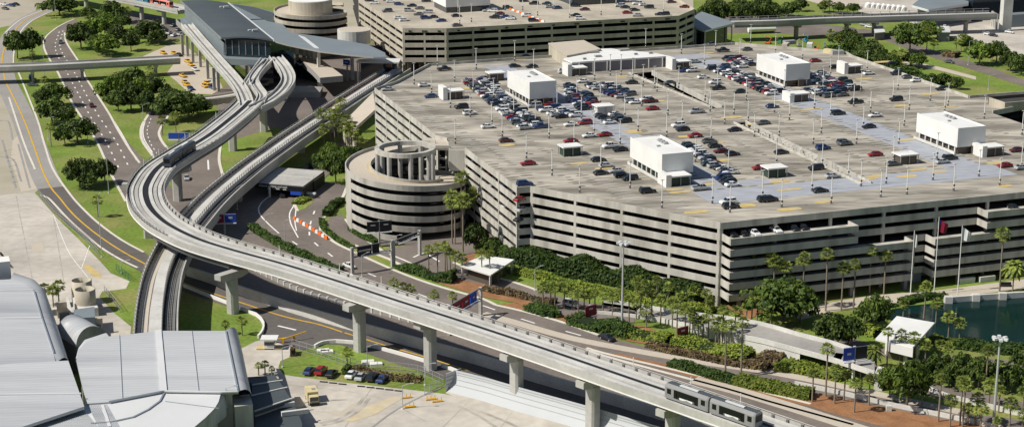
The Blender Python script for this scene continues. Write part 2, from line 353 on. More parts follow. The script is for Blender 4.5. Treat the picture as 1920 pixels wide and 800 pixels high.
area('green_verge', [(418, 262), (440, 262), (520, 238), (540, 250), (430, 330), (417, 300)], 8, 'grass')
area('green_verge', [(470, 270), (600, 235), (625, 262), (560, 318), (500, 322)], 8, 'grass')
area('terminal_road', [(560, 338), (640, 268), (668, 268), (640, 300), (600, 345)], 9, 'asphalt')
# planted islands and mulch
area('traffic_island', [(557, 372), (575, 366), (588, 370), (586, 380), (572, 392), (558, 396), (552, 384)], 9, 'grass')
area('mulch_bed', [(930, 571), (958, 578), (996, 586), (1052, 600), (1100, 618), (1180, 640), (1230, 648), (1300, 655), (1440, 690), (1440, 676), (1290, 640), (1210, 612), (1120, 600), (1050, 590), (1000, 574), (990, 568)], 9, 'mulch')
area('mulch_bed', [(1130, 661), (1165, 664), (1254, 684), (1300, 698), (1440, 732), (1520, 752), (1600, 770), (1600, 776), (1510, 760), (1430, 742), (1280, 702), (1180, 674)], 9, 'mulch')
area('mulch_bed', [(1508, 734), (1560, 742), (1640, 760), (1760, 784), (1900, 810), (1900, 830), (1760, 815), (1640, 796), (1560, 775), (1505, 757)], 9, 'mulch')
area('mulch_bed', [(872, 480), (905, 470), (912, 480), (890, 500), (868, 505)], 9, 'mulch')
area('mulch_bed', [(1360, 575), (1380, 560), (1430, 585), (1400, 602)], 9, 'mulch')
area('mulch_bed', [(820, 530), (850, 522), (960, 545), (1000, 560), (990, 572), (900, 556)], 9, 'mulch')
area('garden_bed', [(1180, 612), (1290, 640), (1440, 676), (1600, 704), (1560, 718), (1440, 700), (1300, 668), (1220, 650)], 8, 'mulch')
area('lakeside_lawn', [(1780, 558), (1920, 542), (2100, 520), (2100, 545), (1920, 557), (1780, 567)], 5, 'grass')

# kerbs (one per road side)
kb = MB()
for px in [[(140, 36), (118, 46), (99, 58), (84, 73), (83, 91), (95, 115), (108, 135), (135, 192), (152, 219), (182, 267), (209, 327), (236, 378)],
           [(121, 62), (125, 81), (150, 120), (159, 142), (169, 159), (202, 209), (219, 240), (240, 275), (262, 306)]]: kerb_line(kb, px, .8)
struct('kerb', kb)
kb = MB()
for px in [[(25, 118), (32, 130), (56, 189), (72, 230), (84, 273), (100, 318), (132, 365), (160, 396), (189, 422), (228, 450), (270, 473)],
           [(17, 183), (44, 265), (66, 318)], [(75, 366), (91, 372), (128, 411), (160, 440), (189, 464), (225, 486), (258, 502)],
           [(10, 62), (38, 38), (80, 20)], [(45, 52), (60, 40), (88, 26), (112, 18)], [(45, 52), (32, 72), (26, 100), (25, 118)]]: kerb_line(kb, px, .7)
struct('kerb', kb)
kb = MB()
for px in [[(282, 210), (268, 232), (264, 248), (268, 266), (285, 290), (305, 318)], [(318, 214), (300, 243), (300, 258), (311, 275), (325, 284)],
           [(414, 270), (411, 300), (418, 330)], [(601, 433), (603, 415), (616, 398), (640, 374), (650, 352)]]: kerb_line(kb, px, 1.0)
struct('kerb', kb)
kb = MB()
for px in [[(606, 433), (625, 453), (667, 474), (745, 509), (807, 532), (865, 549), (905, 560), (930, 572)],
           [(664, 459), (690, 471), (728, 485), (760, 501)], [(648, 411), (668, 437), (690, 452), (716, 470)],
           [(930, 572), (983, 584), (1048, 602), (1122, 628)], [(905, 514), (960, 528), (1010, 545)], [(850, 492), (905, 514)],
           [(552, 384), (557, 372), (575, 366), (588, 370)], [(552, 384), (558, 396)]]: kerb_line(kb, px, 1.0)
struct('kerb', kb)
def band(px, wd, key='kerb', h=.15):
    k = MB(); kerb_line(k, px, wd, h, key); struct('median', k)
band([(905, 588), (960, 603), (1071, 634), (1216, 662), (1330, 681), (1440, 697), (1540, 716), (1660, 742), (1800, 772)], 3.2, 'paving')
band([(1100, 652), (1129, 661), (1254, 691), (1360, 716), (1440, 737), (1520, 757)], 1.0, 'kerb')
band([(1100, 655), (1129, 666), (1254, 700), (1360, 728), (1440, 752), (1520, 774), (1600, 796)], 1.0, 'kerb')
band([(1300, 712), (1380, 732), (1480, 762), (1600, 800), (1680, 825)], 4.5, 'paving')
# white low walls beside the service road
for px in ([(345, 538), (390, 556), (429, 571)], [(452, 581), (480, 592), (494, 608), (492, 624), (484, 634)], [(590, 652), (604, 645), (630, 642), (667, 645)], [(697, 651), (745, 664), (797, 679)], [(828, 688), (846, 694), (860, 700)]):
    k = MB(); kerb_line(k, px, .5, .9, 'white_rough'); tag(k.build('low_wall'), 'low white concrete kerb wall beside the dark service road', 'low wall', 'low walls along the service road')
# painted markings
def dashes(px, L, gap, wd, key='paint_white', z=.12):
    mb = MB(); p = spline(PX(px, z), 2)
    for q, h in along(p, L + gap):
        d = Vector((math.cos(h), math.sin(h), 0)); n = Vector((-d.y, d.x, 0)) * wd / 2
        mb.add([q - n, q + d * L - n, q + d * L + n, q + n], [(0, 1, 2, 3)], key)
    return struct('lane_marking', mb)
def stripe(px, wd, key='paint_white', z=.12):
    p = spline(PX(px, z), 3); mb = MB(); a, b = offs(p, wd / 2), offs(p, -wd / 2); n = len(p)
    mb.add(b + a, [(i, i + 1, n + i + 1, n + i) for i in range(n - 1)], key); return struct('lane_marking', mb)
svc = [(88, 18), (45, 40), (16, 75), (4, 110), (10, 150), (24, 180), (45, 225), (64, 275), (80, 320), (96, 352), (111, 370), (136, 400), (170, 430), (215, 462), (262, 489), (310, 513), (352, 533), (401, 550), (453, 567), (530, 592), (600, 608), (642, 622)]
stripe(svc, .55, 'paint_yellow'); stripe([(646, 623), (720, 646), (792, 667), (880, 694)], .5, 'paint_yellow')
stripe([(521, 610), (555, 618)], .7)
for px in ([(111, 60), (104, 92), (125, 135), (150, 182), (170, 219), (200, 268), (226, 322)], [(118, 58), (113, 90), (138, 133), (164, 182), (186, 219), (218, 266), (244, 318)]): dashes(px, 3, 7.5, .5)
stripe([(200, 207), (222, 240), (242, 275), (256, 300)], .4)
for px in ([(283, 222), (276, 245), (282, 268), (296, 290)],): dashes(px, 2.5, 4, .35)
stripe([(272, 228), (268, 244), (271, 262), (286, 286)], .4)
stripe([(505, 368), (492, 378), (485, 390), (489, 404), (506, 422), (523, 437)], .45)
stripe([(551, 385), (543, 400), (545, 418), (552, 432), (559, 445)], .4); stripe([(555, 392), (553, 415), (556, 432)], .35)
dashes([(590, 395), (583, 415), (582, 445), (610, 470), (640, 490), (700, 516), (770, 545), (850, 574)], 4, 8, .5)
dashes([(548, 452), (590, 480), (625, 500), (700, 530), (800, 564)], 4, 8, .5)
dashes([(905, 572), (980, 598), (1060, 620), (1150, 645)], 5, 10, .5)
for px in ([(775, 482), (795, 474), (808, 480)], [(808, 480), (824, 490)], [(730, 476), (755, 486), (780, 497)], [(352, 300), (358, 318)], [(390, 300), (391, 318)], [(412, 290), (412, 312)]): stripe(px, .6)
# construction of the dry lot markings on the far left
for k in range(7): stripe([(8 + k * 2.2, 283 + k * 10), (26 + k * 1.6, 279 + k * 10)], .35, 'dirt', .05)
for px in ([(-40, 300), (20, 296), (40, 340)], [(4, 262), (30, 352)], [(-10, 230), (14, 226), (24, 262)], [(34, 270), (56, 352)]): stripe(px, .7, 'girder', .05)
for px in ([(-60, 392), (60, 386), (100, 402)], [(-60, 430), (124, 420)], [(30, 366), (60, 520)], [(-20, 470), (150, 460)], [(100, 405), (120, 530)]): stripe(px, .22, 'tyre', .05)
for px in ([(540, 720), (700, 742), (800, 790)], [(600, 712), (560, 800)], [(700, 722), (640, 810)], [(880, 750), (820, 810)], [(960, 772), (930, 812)]): stripe(px, .2, 'tyre', .05)
area('apron_patch', [(57, 456), (80, 455), (84, 471), (62, 473)], 3, 'paving')
for px in ([(0, 472), (22, 500)], [(0, 474), (24, 502)]): stripe(px, .6, 'bronze', .06)
stripe([(100, 402), (128, 470), (165, 520)], .2, 'paint_white', .06); stripe([(152, 505), (168, 460)], .2, 'paint_white', .06)
area('apron_patch', [(152, 497), (166, 496), (190, 514), (188, 522), (172, 517)], 3.4, 'pad_yellow')
area('apron_patch', [(640, 788), (690, 760), (740, 742), (752, 748), (700, 778), (660, 790)], 3.4, 'apron_yellow')
for px in ([(598, 792), (630, 786), (662, 768), (684, 742)], [(604, 796), (640, 788), (672, 770), (692, 745)], [(560, 765), (600, 752), (650, 748)], [(900, 770), (950, 790), (1000, 815)], [(860, 760), (900, 780), (930, 800)]): stripe(px, .9, 'tyre', .06)
area('apron_stain', [(590, 770), (640, 780), (680, 765), (670, 752), (640, 770)], 3.2, 'paving')
stripe([(690, 806), (738, 770), (790, 742), (850, 716)], .5, 'girder', .08)
# lake
area('lake', [(1640, 588), (1700, 574), (1770, 567), (1925, 556), (2100, 545), (2100, 676), (1920, 657), (1860, 651), (1764, 641), (1700, 612)], 10, 'water')
mb = MB(); kerb_line(mb, [(1770, 568), (1840, 562.5), (1925, 557), (2100, 546)], .8, 1.7, 'wall_white', 0.0, False)
sw = tag(mb.build('seawall'), 'low pale concrete seawall along the lawn edge of the dark lake', 'seawall')
for u, v in ((1777, 567), (1828, 563), (1878, 560)):
    p = W(u, v); tag(MB().box((p.x, p.y - .5, .95), (2.0, 1.6, 2.1), 'wall_white').build('wall_pier', sw))
# ------------------------------------------------------------------ main parking garage
STO, BH = 3.1, 1.85
g = thing('parking_garage', 'vast multi-level concrete parking garage with stepped bays and a crowded open roof', 'parking garage', W(1100, 430, 0))
oxy = lambda pts, z: [W(u, v, z) for u, v in pts]
P1, P2, P3, P3b, P4, P5, P6, P7 = oxy([(702, 165), (817, 254), (838, 259), (842, 276), (871, 277), (969, 351), (994, 349), (1350.7, 417.5)], TOP)
P8 = P7 + E1 * 150
P10, P11, P12 = oxy([(1817, 179), (1600, 104), (1588, 97)], TOP)
P13, P15, P16 = oxy([(1378, 79.5), (804, 119), (742, 152)], TOP)
P9 = P10 + E1 * 75
P9b = Vector((P8.x, P8.y, 0)) + E2 * 95
OUT = [P1, P2, P3, P3b, P4, P5, P6, P7, P8, P9b, P9, P10, P11, P12, P13, P15, P16]
# long ramp slots in the deck
def slot(u0, v0, u1, v1, wd0, wd1):
    a, b = W(u0, v0, DECK), W(u1, v1, DECK); r = Vector((E1.x, E1.y, 0)); return [a, a + r * wd0, b + r * wd1, b]
S1, S2 = slot(1179, 138, 1336, 203, 9.5, 3.6), slot(1376, 231, 1615, 346, 4.2, 3.2)
S2b = None
dk = MB().sheet(OUT, DECK, 'roof_deck', holes=[S1, S2]); dk.build('roof_deck', g)
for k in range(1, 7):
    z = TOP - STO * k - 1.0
    m = MB(); m.sheet(OUT, z, 'dark_interior'); m.sheet(OUT, z - .3, 'dark_interior'); m.build('floor_slab', g)  # interior shade painted into the near-black floor colour
def face(a, b, ks, key='facade', col=15.5, th=.35, zt=TOP, zlow=0.0, parent=g, part='spandrel', fascia=BH, cols=True):
    a, b = Vector((a.x, a.y, 0)), Vector((b.x, b.y, 0)); d = (b - a); L = d.length; d.normalize(); n = Vector((d.y, -d.x, 0))   # n points outward for our winding
    for k in ks:
        z1 = zt - STO * k; z0 = z1 - (fascia if k == 0 else BH)
        MB().obox(a, d * L, -n * th, z0, z1, key).build(part, parent)
    if cols:
        nc = max(1, int(round(L / col)))
        for i in range(nc + 1):
            c = a + d * min(max(L * i / nc, .5), L - .5) - n * .42
            MB().box((c.x, c.y, (zt - 1.2 + zlow) / 2), (.75, .8, zt - 1.2 - zlow), key, math.atan2(d.y, d.x)).build('column', parent)
face(P1, P2, range(7), 'facade'); face(P2, P3, [0]); face(P4, P5, range(7)); face(P5, P6, range(7), cols=False)
face(P6, P7, range(7), col=16.5); face(P7, P8, [0], col=17.5)
face(P9b, P9, [0], cols=False); face(P9, P10, range(7), cols=False); face(P10, P11, range(7), cols=False); face(P11, P12, [0], cols=False); face(P12, P13, range(7)); face(P13, P15, range(7), cols=False); face(P15, P16, range(7)); face(P16, P1, range(7))
# retaining wall of the helix notch
MB().obox(P3b, P4 - P3b, E2 * .4, TOP - 7.6, TOP - .9, 'facade').build('notch_wall', g)
MB().obox(P3, P3b - P3, E1 * .4, TOP - 7.6, TOP - .9, 'facade').build('notch_wall', g)
# stepped bays on the lake side
def bx(u, v, k): q = W(u, v, TOP - STO * k); return (Vector((q.x, q.y, 0)) - Vector((P7.x, P7.y, 0))).dot(E1)
Dp = 5.2
b1a, b1b, b2b = 0.6, bx(1613, 424, 1), bx(1700, 444, 3)
b3a, b4a = bx(1748, 445, 3), bx(1841, 392, 1)
def bay(x0, x1, k, ends=(True, True)):
    o = Vector((P7.x, P7.y, 0)) + E1 * x0; z1 = TOP - STO * k; z0 = z1 - BH; f = o - E2 * Dp; L = x1 - x0
    m = MB().obox(f, E1 * L, E2 * .35, z0, z1, 'facade')
    if ends[0]: m.obox(f + E2 * .36, E1 * .35, E2 * (Dp - .37), z0, z1, 'facade')
    if ends[1]: m.obox(f + E2 * .36 + E1 * (L - .35), E1 * .35, E2 * (Dp - .37), z0, z1, 'facade')
    m.build('spandrel', g)
    MB().obox(f + E1 * .4 + E2 * .4, E1 * (L - .8), E2 * (Dp - .45), z1 - 1.3, z1 - 1.02, 'facade').build('floor_slab', g)
for k in range(1, 7):
    bay(b1a, b1b if k < 3 else b2b, k)
    bay(b4a if k < 3 else b3a, 150, k, (True, False))
    segs = [(b1b, b4a)] if k < 3 else [(b2b, b3a)]
    for x0, x1 in segs:
        o = Vector((P7.x, P7.y, 0)); face(o + E1 * x0, o + E1 * x1, [k], cols=False)
# ground floor wall of the recess and the lobby
o7 = Vector((P7.x, P7.y, 0))
MB().obox(o7 + E1 * b2b + E2 * .6, E1 * (b3a - b2b), E2 * .3, 0, 4.0, 'slate_light').build('lobby_wall', g)
MB().obox(o7 + E1 * .5 + E2 * 5, E1 * 149, E2 * .4, 0, TOP - 19.5, 'grey_wall').build('lobby_wall', g)
for i in range(9):
    c = o7 + E1 * (4 + i * 17) - E2 * (Dp - .8); MB().box((c.x, c.y, 1.5), (.9, .9, 3.0), 'grey_wall', TH).build('column', g)
# deck coating, ramp parapets, painted pads
def strip_e(u0, v0, u1, v1, wd, ax=None, z=DECK + .02):
    a, b = W(u0, v0, z), W(u1, v1, z); ax = ax or E2; n = E1 if ax == E2 else E2; L = (b - a).dot(ax); a2 = a - n * wd / 2
    return [a2, a2 + n * wd, a2 + n * wd + ax * L, a2 + ax * L]
dc = MB(); zc = [DECK + .02]
def coat(*a, **k):
    zc[0] += .004; dc.sheet(strip_e(*a, **k), zc[0], 'deck_coating')
coat(1396, 376, 1023, 118, 10.5); coat(1810, 312, 1430, 106, 12.5); coat(1262, 109, 1330, 106, 9, ax=E1)
coat(1318, 372, 1890, 320, 13.5, ax=E1); coat(1300, 352, 1440, 338, 6, ax=E1)
dc.build('deck_coating', g)
for S in (S1, S2):
    m = MB(); a, b, c, d = S
    for p, q in ((a, d), (b, c)):
        ax = (q - p); m.obox(p - Vector((E1.x, E1.y, 0)) * (.3 if p is a else 0), ax, Vector((E1.x, E1.y, 0)) * .3, DECK - 1.2, DECK + .7, 'facade')
    m.build('ramp_parapet', g)
    n = int((d - a).length / 7)
    for i in range(1, n):
        p = a.lerp(d, i / n); MB().box((p.x, p.y, DECK - 1.0), (.5, .5, 4), 'facade', TH).build('ramp_post', g)
pads = [(884, 165), (1165, 143), (1018, 143), (1190, 248), (1265, 355), (1305, 397), (1480, 392), (1085, 306), (950, 272), (1133, 315), (1340, 268), (1462, 340), (1640, 330), (1760, 322), (1884, 348), (1622, 336), (1545, 378), (1700, 330), (1355, 300),
        (1290, 255), (1372, 220), (1412, 232), (1480, 355), (1655, 116), (1745, 176), (1690, 198), (1525, 204), (1620, 148), (1510, 206), (1600, 165), (1325, 100), (1390, 97), (975, 112), (1230, 190), (1000, 140), (1185, 245), (1400, 385), (1780, 200), (1700, 262), (1325, 345), (1868, 305), (1720, 318), (1275, 360)]
for i, (u, v) in enumerate(pads):
    m = MB()
    p = W(u, v, DECK + .07 + .0005 * i); r = random.Random(i); a, b = r.uniform(2.2, 4.2), r.uniform(.9, 1.7); n = 10
    m.add([p + E1 * a * math.copysign(abs(math.cos(t)) ** .5, math.cos(t)) + E2 * b * math.copysign(abs(math.sin(t)) ** .6, math.sin(t)) for t in [2 * math.pi * k / n + .2 for k in range(n)]], [tuple(range(n))], 'pad_yellow'); m.build('pad_marking', g)
# oil stains of the parking stalls, nobody could count them
m = MB(); r = random.Random(11); A0, A1 = -12, 118
o0 = W(985, 352, DECK + .03)
for a_ in range(0, 16):
    for b_ in range(0, 62):
        for s_ in (0, 1):
            q = o0 + E1 * (a_ * 15.5 - 62 + s_ * 5.6 + r.uniform(-.8, .8)) + E2 * (b_ * 2.75 - 20 + r.uniform(-.5, .5)); u, v = proj(q)
            if r.random() < .3: continue
            # keep to the deck
            ok = False; x, y = q.x, q.y; n = len(OUT)
            for i in range(n):
                p1, p2 = OUT[i], OUT[(i + 1) % n]
                if (p1.y > y) != (p2.y > y) and x < (p2.x - p1.x) * (y - p1.y) / (p2.y - p1.y) + p1.x: ok = not ok
            if not ok: continue
            L, wd = r.uniform(.8, 2.2), r.uniform(.3, .75)
            m.add([q + E1 * L * math.cos(t) + E2 * wd * math.sin(t) * r.uniform(.7, 1.2) + Vector((0, 0, .0002 * (a_ * 62 + b_))) * .02 for t in [.785 * k for k in range(8)]], [tuple(range(8))], 'stain')
tag(m.build('oil_stain', g), kind='stuff')
# painted stall lines
m = MB()
for (u, v, cnt) in [(760, 200, 14), (830, 235, 14), (900, 265, 12), (1180, 180, 16), (1300, 225, 14), (1420, 250, 14), (1560, 240, 12), (1650, 170, 14), (1740, 215, 14), (1100, 330, 12), (1230, 370, 6)]:
    q = W(u, v, DECK + .06)
    for i in range(cnt):
        p = q - E2 * 2.7 * i; n = E2 * .09
        m.add([p - n, p + E1 * 5 - n, p + E1 * 5 + n, p + n], [(0, 1, 2, 3)], 'paint_white')
m.build('stall_marking', g)

# ------------------------------------------------------------------ rooftop penthouses (surveyed corners)
S_ = HC - DECK - 2.4
def penthouse(x, y, label, base):
    o = Vector((x * S_, y * S_, DECK)); t = thing('elevator_penthouse', label, 'penthouse', o, 'tall white penthouses on the garage roof')
    a, d, h = E1 * (.0798 * S_), E2 * (.1853 * S_), 5.8; z = DECK + 2.4
    m = MB().obox(o, a, d, z, z + h, 'white'); m.build('upper_box', t)
    rim = MB()
    for p, e1_, e2_ in ((o, a, E2 * .25), (o + d - E2 * .25, a, E2 * .25), (o + E2 * .25, E1 * .25, d - E2 * .5), (o + a - E1 * .25 + E2 * .25, E1 * .25, d - E2 * .5)): rim.obox(p, e1_, e2_, z + h, z + h + .3, 'white')
    rim.build('roof_rim', t)
    m = MB().obox(o + E1 * 1 + E2 * 1, a - E1 * 2, d - E2 * 2, DECK, z, base); m.build('base_lobby', t)
    for i in range(7):
        p = o + E1 * .5 + d * ((i + .5) / 7); MB().box((p.x, p.y, DECK + 1.2), (.45, .45, 2.4), 'white_rough', TH).build('post', t)
        if i % 2 == 0: q = p + a - E1; MB().box((q.x, q.y, DECK + 1.2), (.45, .45, 2.4), 'white_rough', TH).build('post', t)
    rl = MB(); rl.obox(o - E1 * .8, E1 * .12, d, DECK + .2, DECK + 1.15, 'wall_white'); rl.build('railing', t)
    pit = o + a * .62 + d * .52; MB().obox(pit, E1 * 1.5, E2 * 6, z + h, z + h + .05, 'girder').build('equipment_pit', t)
    for i in range(3):
        q = pit + E1 * .8 + E2 * (1 + i * 2); MB().cyl((q.x, q.y, z + h + .06), .75, .5, 'steel', 10).build('roof_fan', t)
    q = o + a * .35 + d * .45; MB().box((q.x, q.y, z + h + .2), (1.1, .8, .4), 'steel', TH).build('roof_hatch', t)
    q = o + a * .62 - E2 * .35; MB().box((q.x, q.y, DECK + 1.3), (2.2, .7, 2.6), 'bronze', TH).build('door_canopy', t)
    return t
penthouse(.04873558, 4.7476, 'tall white box penthouse standing nearest the spiral-free far end, beside the densest car rows', 'dark_interior')['label'] = 'tall white penthouse farthest left on the roof, crowded by parked cars'
penthouse(.34648, 3.90578, 'tall white penthouse closest to the chamfered front corner of the roof', 'green_dark')
penthouse(.80055639, 5.010982, 'tall white penthouse farthest back on the garage roof, cars queued behind it', 'bronze')
penthouse(1.096642, 4.1764194, 'tall white penthouse farthest right on the roof with nearly empty deck around', 'bronze')

# ------------------------------------------------------------------ small shelters
def shelter(u, v, key, wall=None):
    c = W(u, v, DECK); t = thing('rooftop_shelter', None, 'shelter', (c.x, c.y, DECK), 'flat white shelters on the garage roof'); LAB.append((t, 'small flat-roofed white shelter', 'roof'))
    A, D = 6.0, 4.6; o = c - E1 * A / 2 - E2 * D / 2
    MB().obox(o - E1 * .3 - E2 * .3, E1 * (A + .6), E2 * (D + .6), DECK + 2.7, DECK + 3.1, 'white').build('roof', t)
    MB().obox(o + E1 * .3 + E2 * .3, E1 * (A - .6), E2 * (D - .6), DECK, DECK + 2.69, key).build('enclosure', t)
    for i in (0, 1, 2):
        for s in (0, 1):
            p = o + E1 * (A * i / 2) + E2 * D * s; MB().box((p.x, p.y, DECK + 1.35), (.18, .18, 2.7), 'steel', TH).build('post', t)
    if wall:
        MB().obox(o - E1 * 1.8 - E2 * .4, E1 * 1.6, E2 * (D + 1.4), DECK, DECK + wall, 'white').build('stair_wall', t)
for a in [(851, 184, 'bronze', 4.6), (929, 150, 'bronze'), (1131, 213, 'wall_white'), (1069, 290, 'green_dark'), (1270, 345, 'green_dark', 3.6), (1451, 330, 'green_dark'), (1697, 305, 'bronze'), (1857, 290, 'bronze', 3.6), (1597, 136, 'bronze', 4.4), (1497, 189, 'bronze', 3.4), (1276, 128, 'bronze', 4.4), (1082, 140, 'bronze', 4.6)]: shelter(*a)
# ------------------------------------------------------------------ long white-roofed building on the deck
t = thing('rooftop_office', 'long low white-roofed building with a grey front wall on the garage roof', 'building', W(1160, 125, DECK))
zr = DECK + 4.2
roof = oxy([(1072.7, 117), (1255, 105), (1232, 100.5), (1146, 91), (1114, 92), (1057, 110)], zr)
body = MB().prism([p.lerp(sum(roof, Vector()) / 6, .015) for p in roof], DECK, zr - .6, 'grey_wall'); body.build('wall', t)
MB().prism(roof, zr - .6, zr, 'white', 'white_rough').build('roof', t)
for i in range(7):
    p = roof[0].lerp(roof[1], (i + .5) / 7); MB().box((p.x, p.y, DECK + 1.8), (.3, .5, 3.5), 'white_rough', TH).build('pilaster', t)
for u, v, s in ((1112, 99, 2.6), (1170, 95, 2.6), (1121, 107, 1.6), (1096, 112, .8), (1192, 103, .8), (1220, 101, .9)):
    p = W(u, v, zr); MB().box((p.x, p.y, zr + .35), (s * 1.6, s, .7), 'girder', TH).build('roof_unit', t)
side = oxy([(1057, 110), (1072.7, 117)], zr)
an = oxy([(1029, 81), (1094, 75.5), (1126, 92), (1063, 104)], DECK + 5.0)
t = thing('rooftop_annex', 'tan-walled annex with a brownish flat roof behind the long white-roofed building', 'building', W(1075, 110, DECK))
MB().prism(an, DECK, DECK + 4.4, 'facade_tan').build('wall', t); MB().prism([p + (p - sum(an, Vector()) / 4) * .02 for p in an], DECK + 4.4, DECK + 5.0, 'paving', 'facade_tan').build('roof', t)
m = W(1885, 205, DECK); t = thing('mechanical_enclosure', 'open tan block enclosure with dark inside at the right end of the roof', 'enclosure', m)
e = oxy([(1882, 206), (1900, 213)], DECK); o = e[0]
MB().obox(o, E1 * .4, E2 * 9, DECK, DECK + 2.6, 'facade_tan').build('wall', t); MB().obox(o - E2 * .42, E1 * 16, E2 * .4, DECK, DECK + 2.6, 'facade_tan').build('wall', t)
MB().obox(o + E2 * 9.02, E1 * 16, E2 * .4, DECK, DECK + 2.8, 'bronze').build('wall', t); MB().obox(o + E1 * .5 + E2 * .1, E1 * 15, E2 * 8.8, DECK + 1.4, DECK + 1.7, 'dark_interior').build('roof', t)

# ------------------------------------------------------------------ spiral ramp beside the garage
def spiral(c, ro, ri, ztop, turns, a0, label, pitch=3.2, key='facade', threads=1, ring=True):
    t = thing('spiral_ramp', label, 'spiral ramp', (c.x, c.y, 0))
    def sw(mb, r0, r1, h0, h1, key, z0_, n0, n1):
        vs = []; n_ = n1 - n0
        for i in range(n0, n1 + 1):
            th = a0 + i / 64 * 2 * math.pi; z = z0_ - pitch * i / 64
            for r_, h_ in ((r0, h0), (r0, h1), (r1, h1), (r1, h0)): vs.append((c.x + r_ * math.cos(th), c.y + r_ * math.sin(th), z + h_))
        mb.add(vs, [(i * 4 + j, i * 4 + (j + 1) % 4, (i + 1) * 4 + (j + 1) % 4, (i + 1) * 4 + j) for i in range(n_) for j in range(4)] + [(0, 1, 2, 3), (n_ * 4 + 3, n_ * 4 + 2, n_ * 4 + 1, n_ * 4)], key)
    for k in range(threads):
        zk = ztop - 3.2 * k; n = int((zk - .7) / pitch * 64) if threads > 1 else int(turns * 64); lap = min(n, 66) if k == 0 else 0
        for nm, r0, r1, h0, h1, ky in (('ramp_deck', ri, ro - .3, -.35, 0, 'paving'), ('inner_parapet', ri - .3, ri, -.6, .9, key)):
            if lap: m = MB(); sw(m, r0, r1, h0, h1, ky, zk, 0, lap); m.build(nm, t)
            if n > lap: m = MB(); sw(m, r0, r1, h0, h1, 'dark_interior', zk, lap, n); m.build(nm, t)  # covered turns: shade painted on as near-black, same concrete as the top lap
        m = MB(); sw(m, ro - .3, ro, -.82, .98, key, zk, 0, n); m.build('outer_parapet', t)
    if ring:
        pn = MB(); k_ = 14; vs = []
        for i in range(k_ + 1):
            for z_ in (0, ztop - pitch * (196 + i - math.degrees(a0)) / 360 - .5): vs.append((c.x + (ro + .02) * math.cos(R(196 + i)), c.y + (ro + .02) * math.sin(R(196 + i)), z_))
        pn.add(vs, [(2 * i, 2 * i + 2, 2 * i + 3, 2 * i + 1) for i in range(k_)], key); pn.build('solid_panel', t)
        for o_ in (.35, .75): yl = MB(); sw(yl, ri + o_, ri + o_ + .22, .01, .03, 'pad_yellow', ztop, 0, 60); yl.build('edge_line', t)
    if ring:
        zr = ztop + 2.7; rr = ri - 1.6
        for i in range(8):
            th = 2 * math.pi * i / 8 + .25; MB().cyl((c.x + (rr - .7) * math.cos(th), c.y + (rr - .7) * math.sin(th), 0), .72, zr - 1, 'guideway', 12).build('column', t)
        rg = MB(); k = 48; vs = []
        for i in range(k):
            th = 2 * math.pi * i / k
            for r_, z_ in ((rr - 1.4, zr - 1.3), (rr - 1.4, zr), (rr, zr), (rr, zr - 1.3)): vs.append((c.x + r_ * math.cos(th), c.y + r_ * math.sin(th), z_))
        rg.add(vs, [(i * 4 + j, i * 4 + (j + 1) % 4, ((i + 1) % k) * 4 + (j + 1) % 4, ((i + 1) % k) * 4 + j) for i in range(k) for j in range(4)], key); rg.build('ring_beam', t)
    else:
        zt_ = ztop + 3.9; MB().cyl((c.x, c.y, 0), ri - .2, zt_, 'facade_tan', 40).build('core_drum', t); MB().cyl((c.x, c.y, zt_), ri - .5, .3, 'white_rough', 40).build('core_roof', t)
    return t
hc = W(760, 303, 20.3)
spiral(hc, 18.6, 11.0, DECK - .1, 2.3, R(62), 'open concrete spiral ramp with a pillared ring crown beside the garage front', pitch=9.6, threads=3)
dv = Vector((math.cos(R(62)), math.sin(R(62)), 0)); a, b = hc + dv * 11.0, hc + dv * 18.3
t = thing('ramp_bridge', 'short flat concrete deck joining the near spiral ramp to the garage roof', 'ramp deck', (a.x, a.y, 20))
q = [Vector((b.x, b.y, DECK - .12)), W(803, 258, DECK - .1), W(842, 264, DECK - .05), W(846, 279, DECK - .1), Vector((a.x, a.y, DECK - .12))]
mb = MB(); n = len(q); mb.add(q + [p - Vector((0, 0, .5)) for p in q], [tuple(range(n)), tuple(range(n, 2 * n))[::-1]] + [(i, (i + 1) % n, n + (i + 1) % n, n + i) for i in range(n)], 'paving'); mb.build('deck', t)
mb = MB(); mb.sweep([q[4], q[3]], [(-.15, 0), (-.15, 1), (.15, 1), (.15, 0)], 'facade'); mb.build('parapet', t)
# far spiral ramp with a closed drum
hc2 = W(582, 15, 22)
spiral(hc2, 17.2, 10.5, 22.0, 5.0, R(30), 'far spiral ramp of tan concrete bands around a closed round drum', ring=False, key='facade_tan')

# ------------------------------------------------------------------ far garage
T2 = 24.0; g2 = thing('parking_garage', 'far tan concrete garage on columns behind, with a blue-based white box on its roof', 'parking garage', W(1000, 140, 0))
Q0, Q1, Q2, Q3, Q4, Q5 = oxy([(672, -2), (754.7, 53.4), (837, 53.4), (1272.7, 29.7), (1303, 17), (1240, -22)], T2); Q6 = W(660, -40, T2); Q7 = W(1240, -60, T2)
OUT2 = [Q0, Q1, Q2, Q3, Q4, Q5, Q7, Q6]
MB().sheet(OUT2, T2 - 1, 'far_deck').build('roof_deck', g2)
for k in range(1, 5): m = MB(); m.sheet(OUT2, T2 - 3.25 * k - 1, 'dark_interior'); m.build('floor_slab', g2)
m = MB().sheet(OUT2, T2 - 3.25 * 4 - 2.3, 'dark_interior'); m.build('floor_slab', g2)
def face2(a, b, key, cut=5):
    global STO
    s = STO; STO = 3.25
    face(a, b, range(cut), key, zt=T2, zlow=T2 - 16, parent=g2, cols=True, col=12); STO = s
for a, b in ((Q0, Q1), (Q1, Q2), (Q2, Q3), (Q3, Q4), (Q4, Q5)): face2(a, b, 'facade_tan')
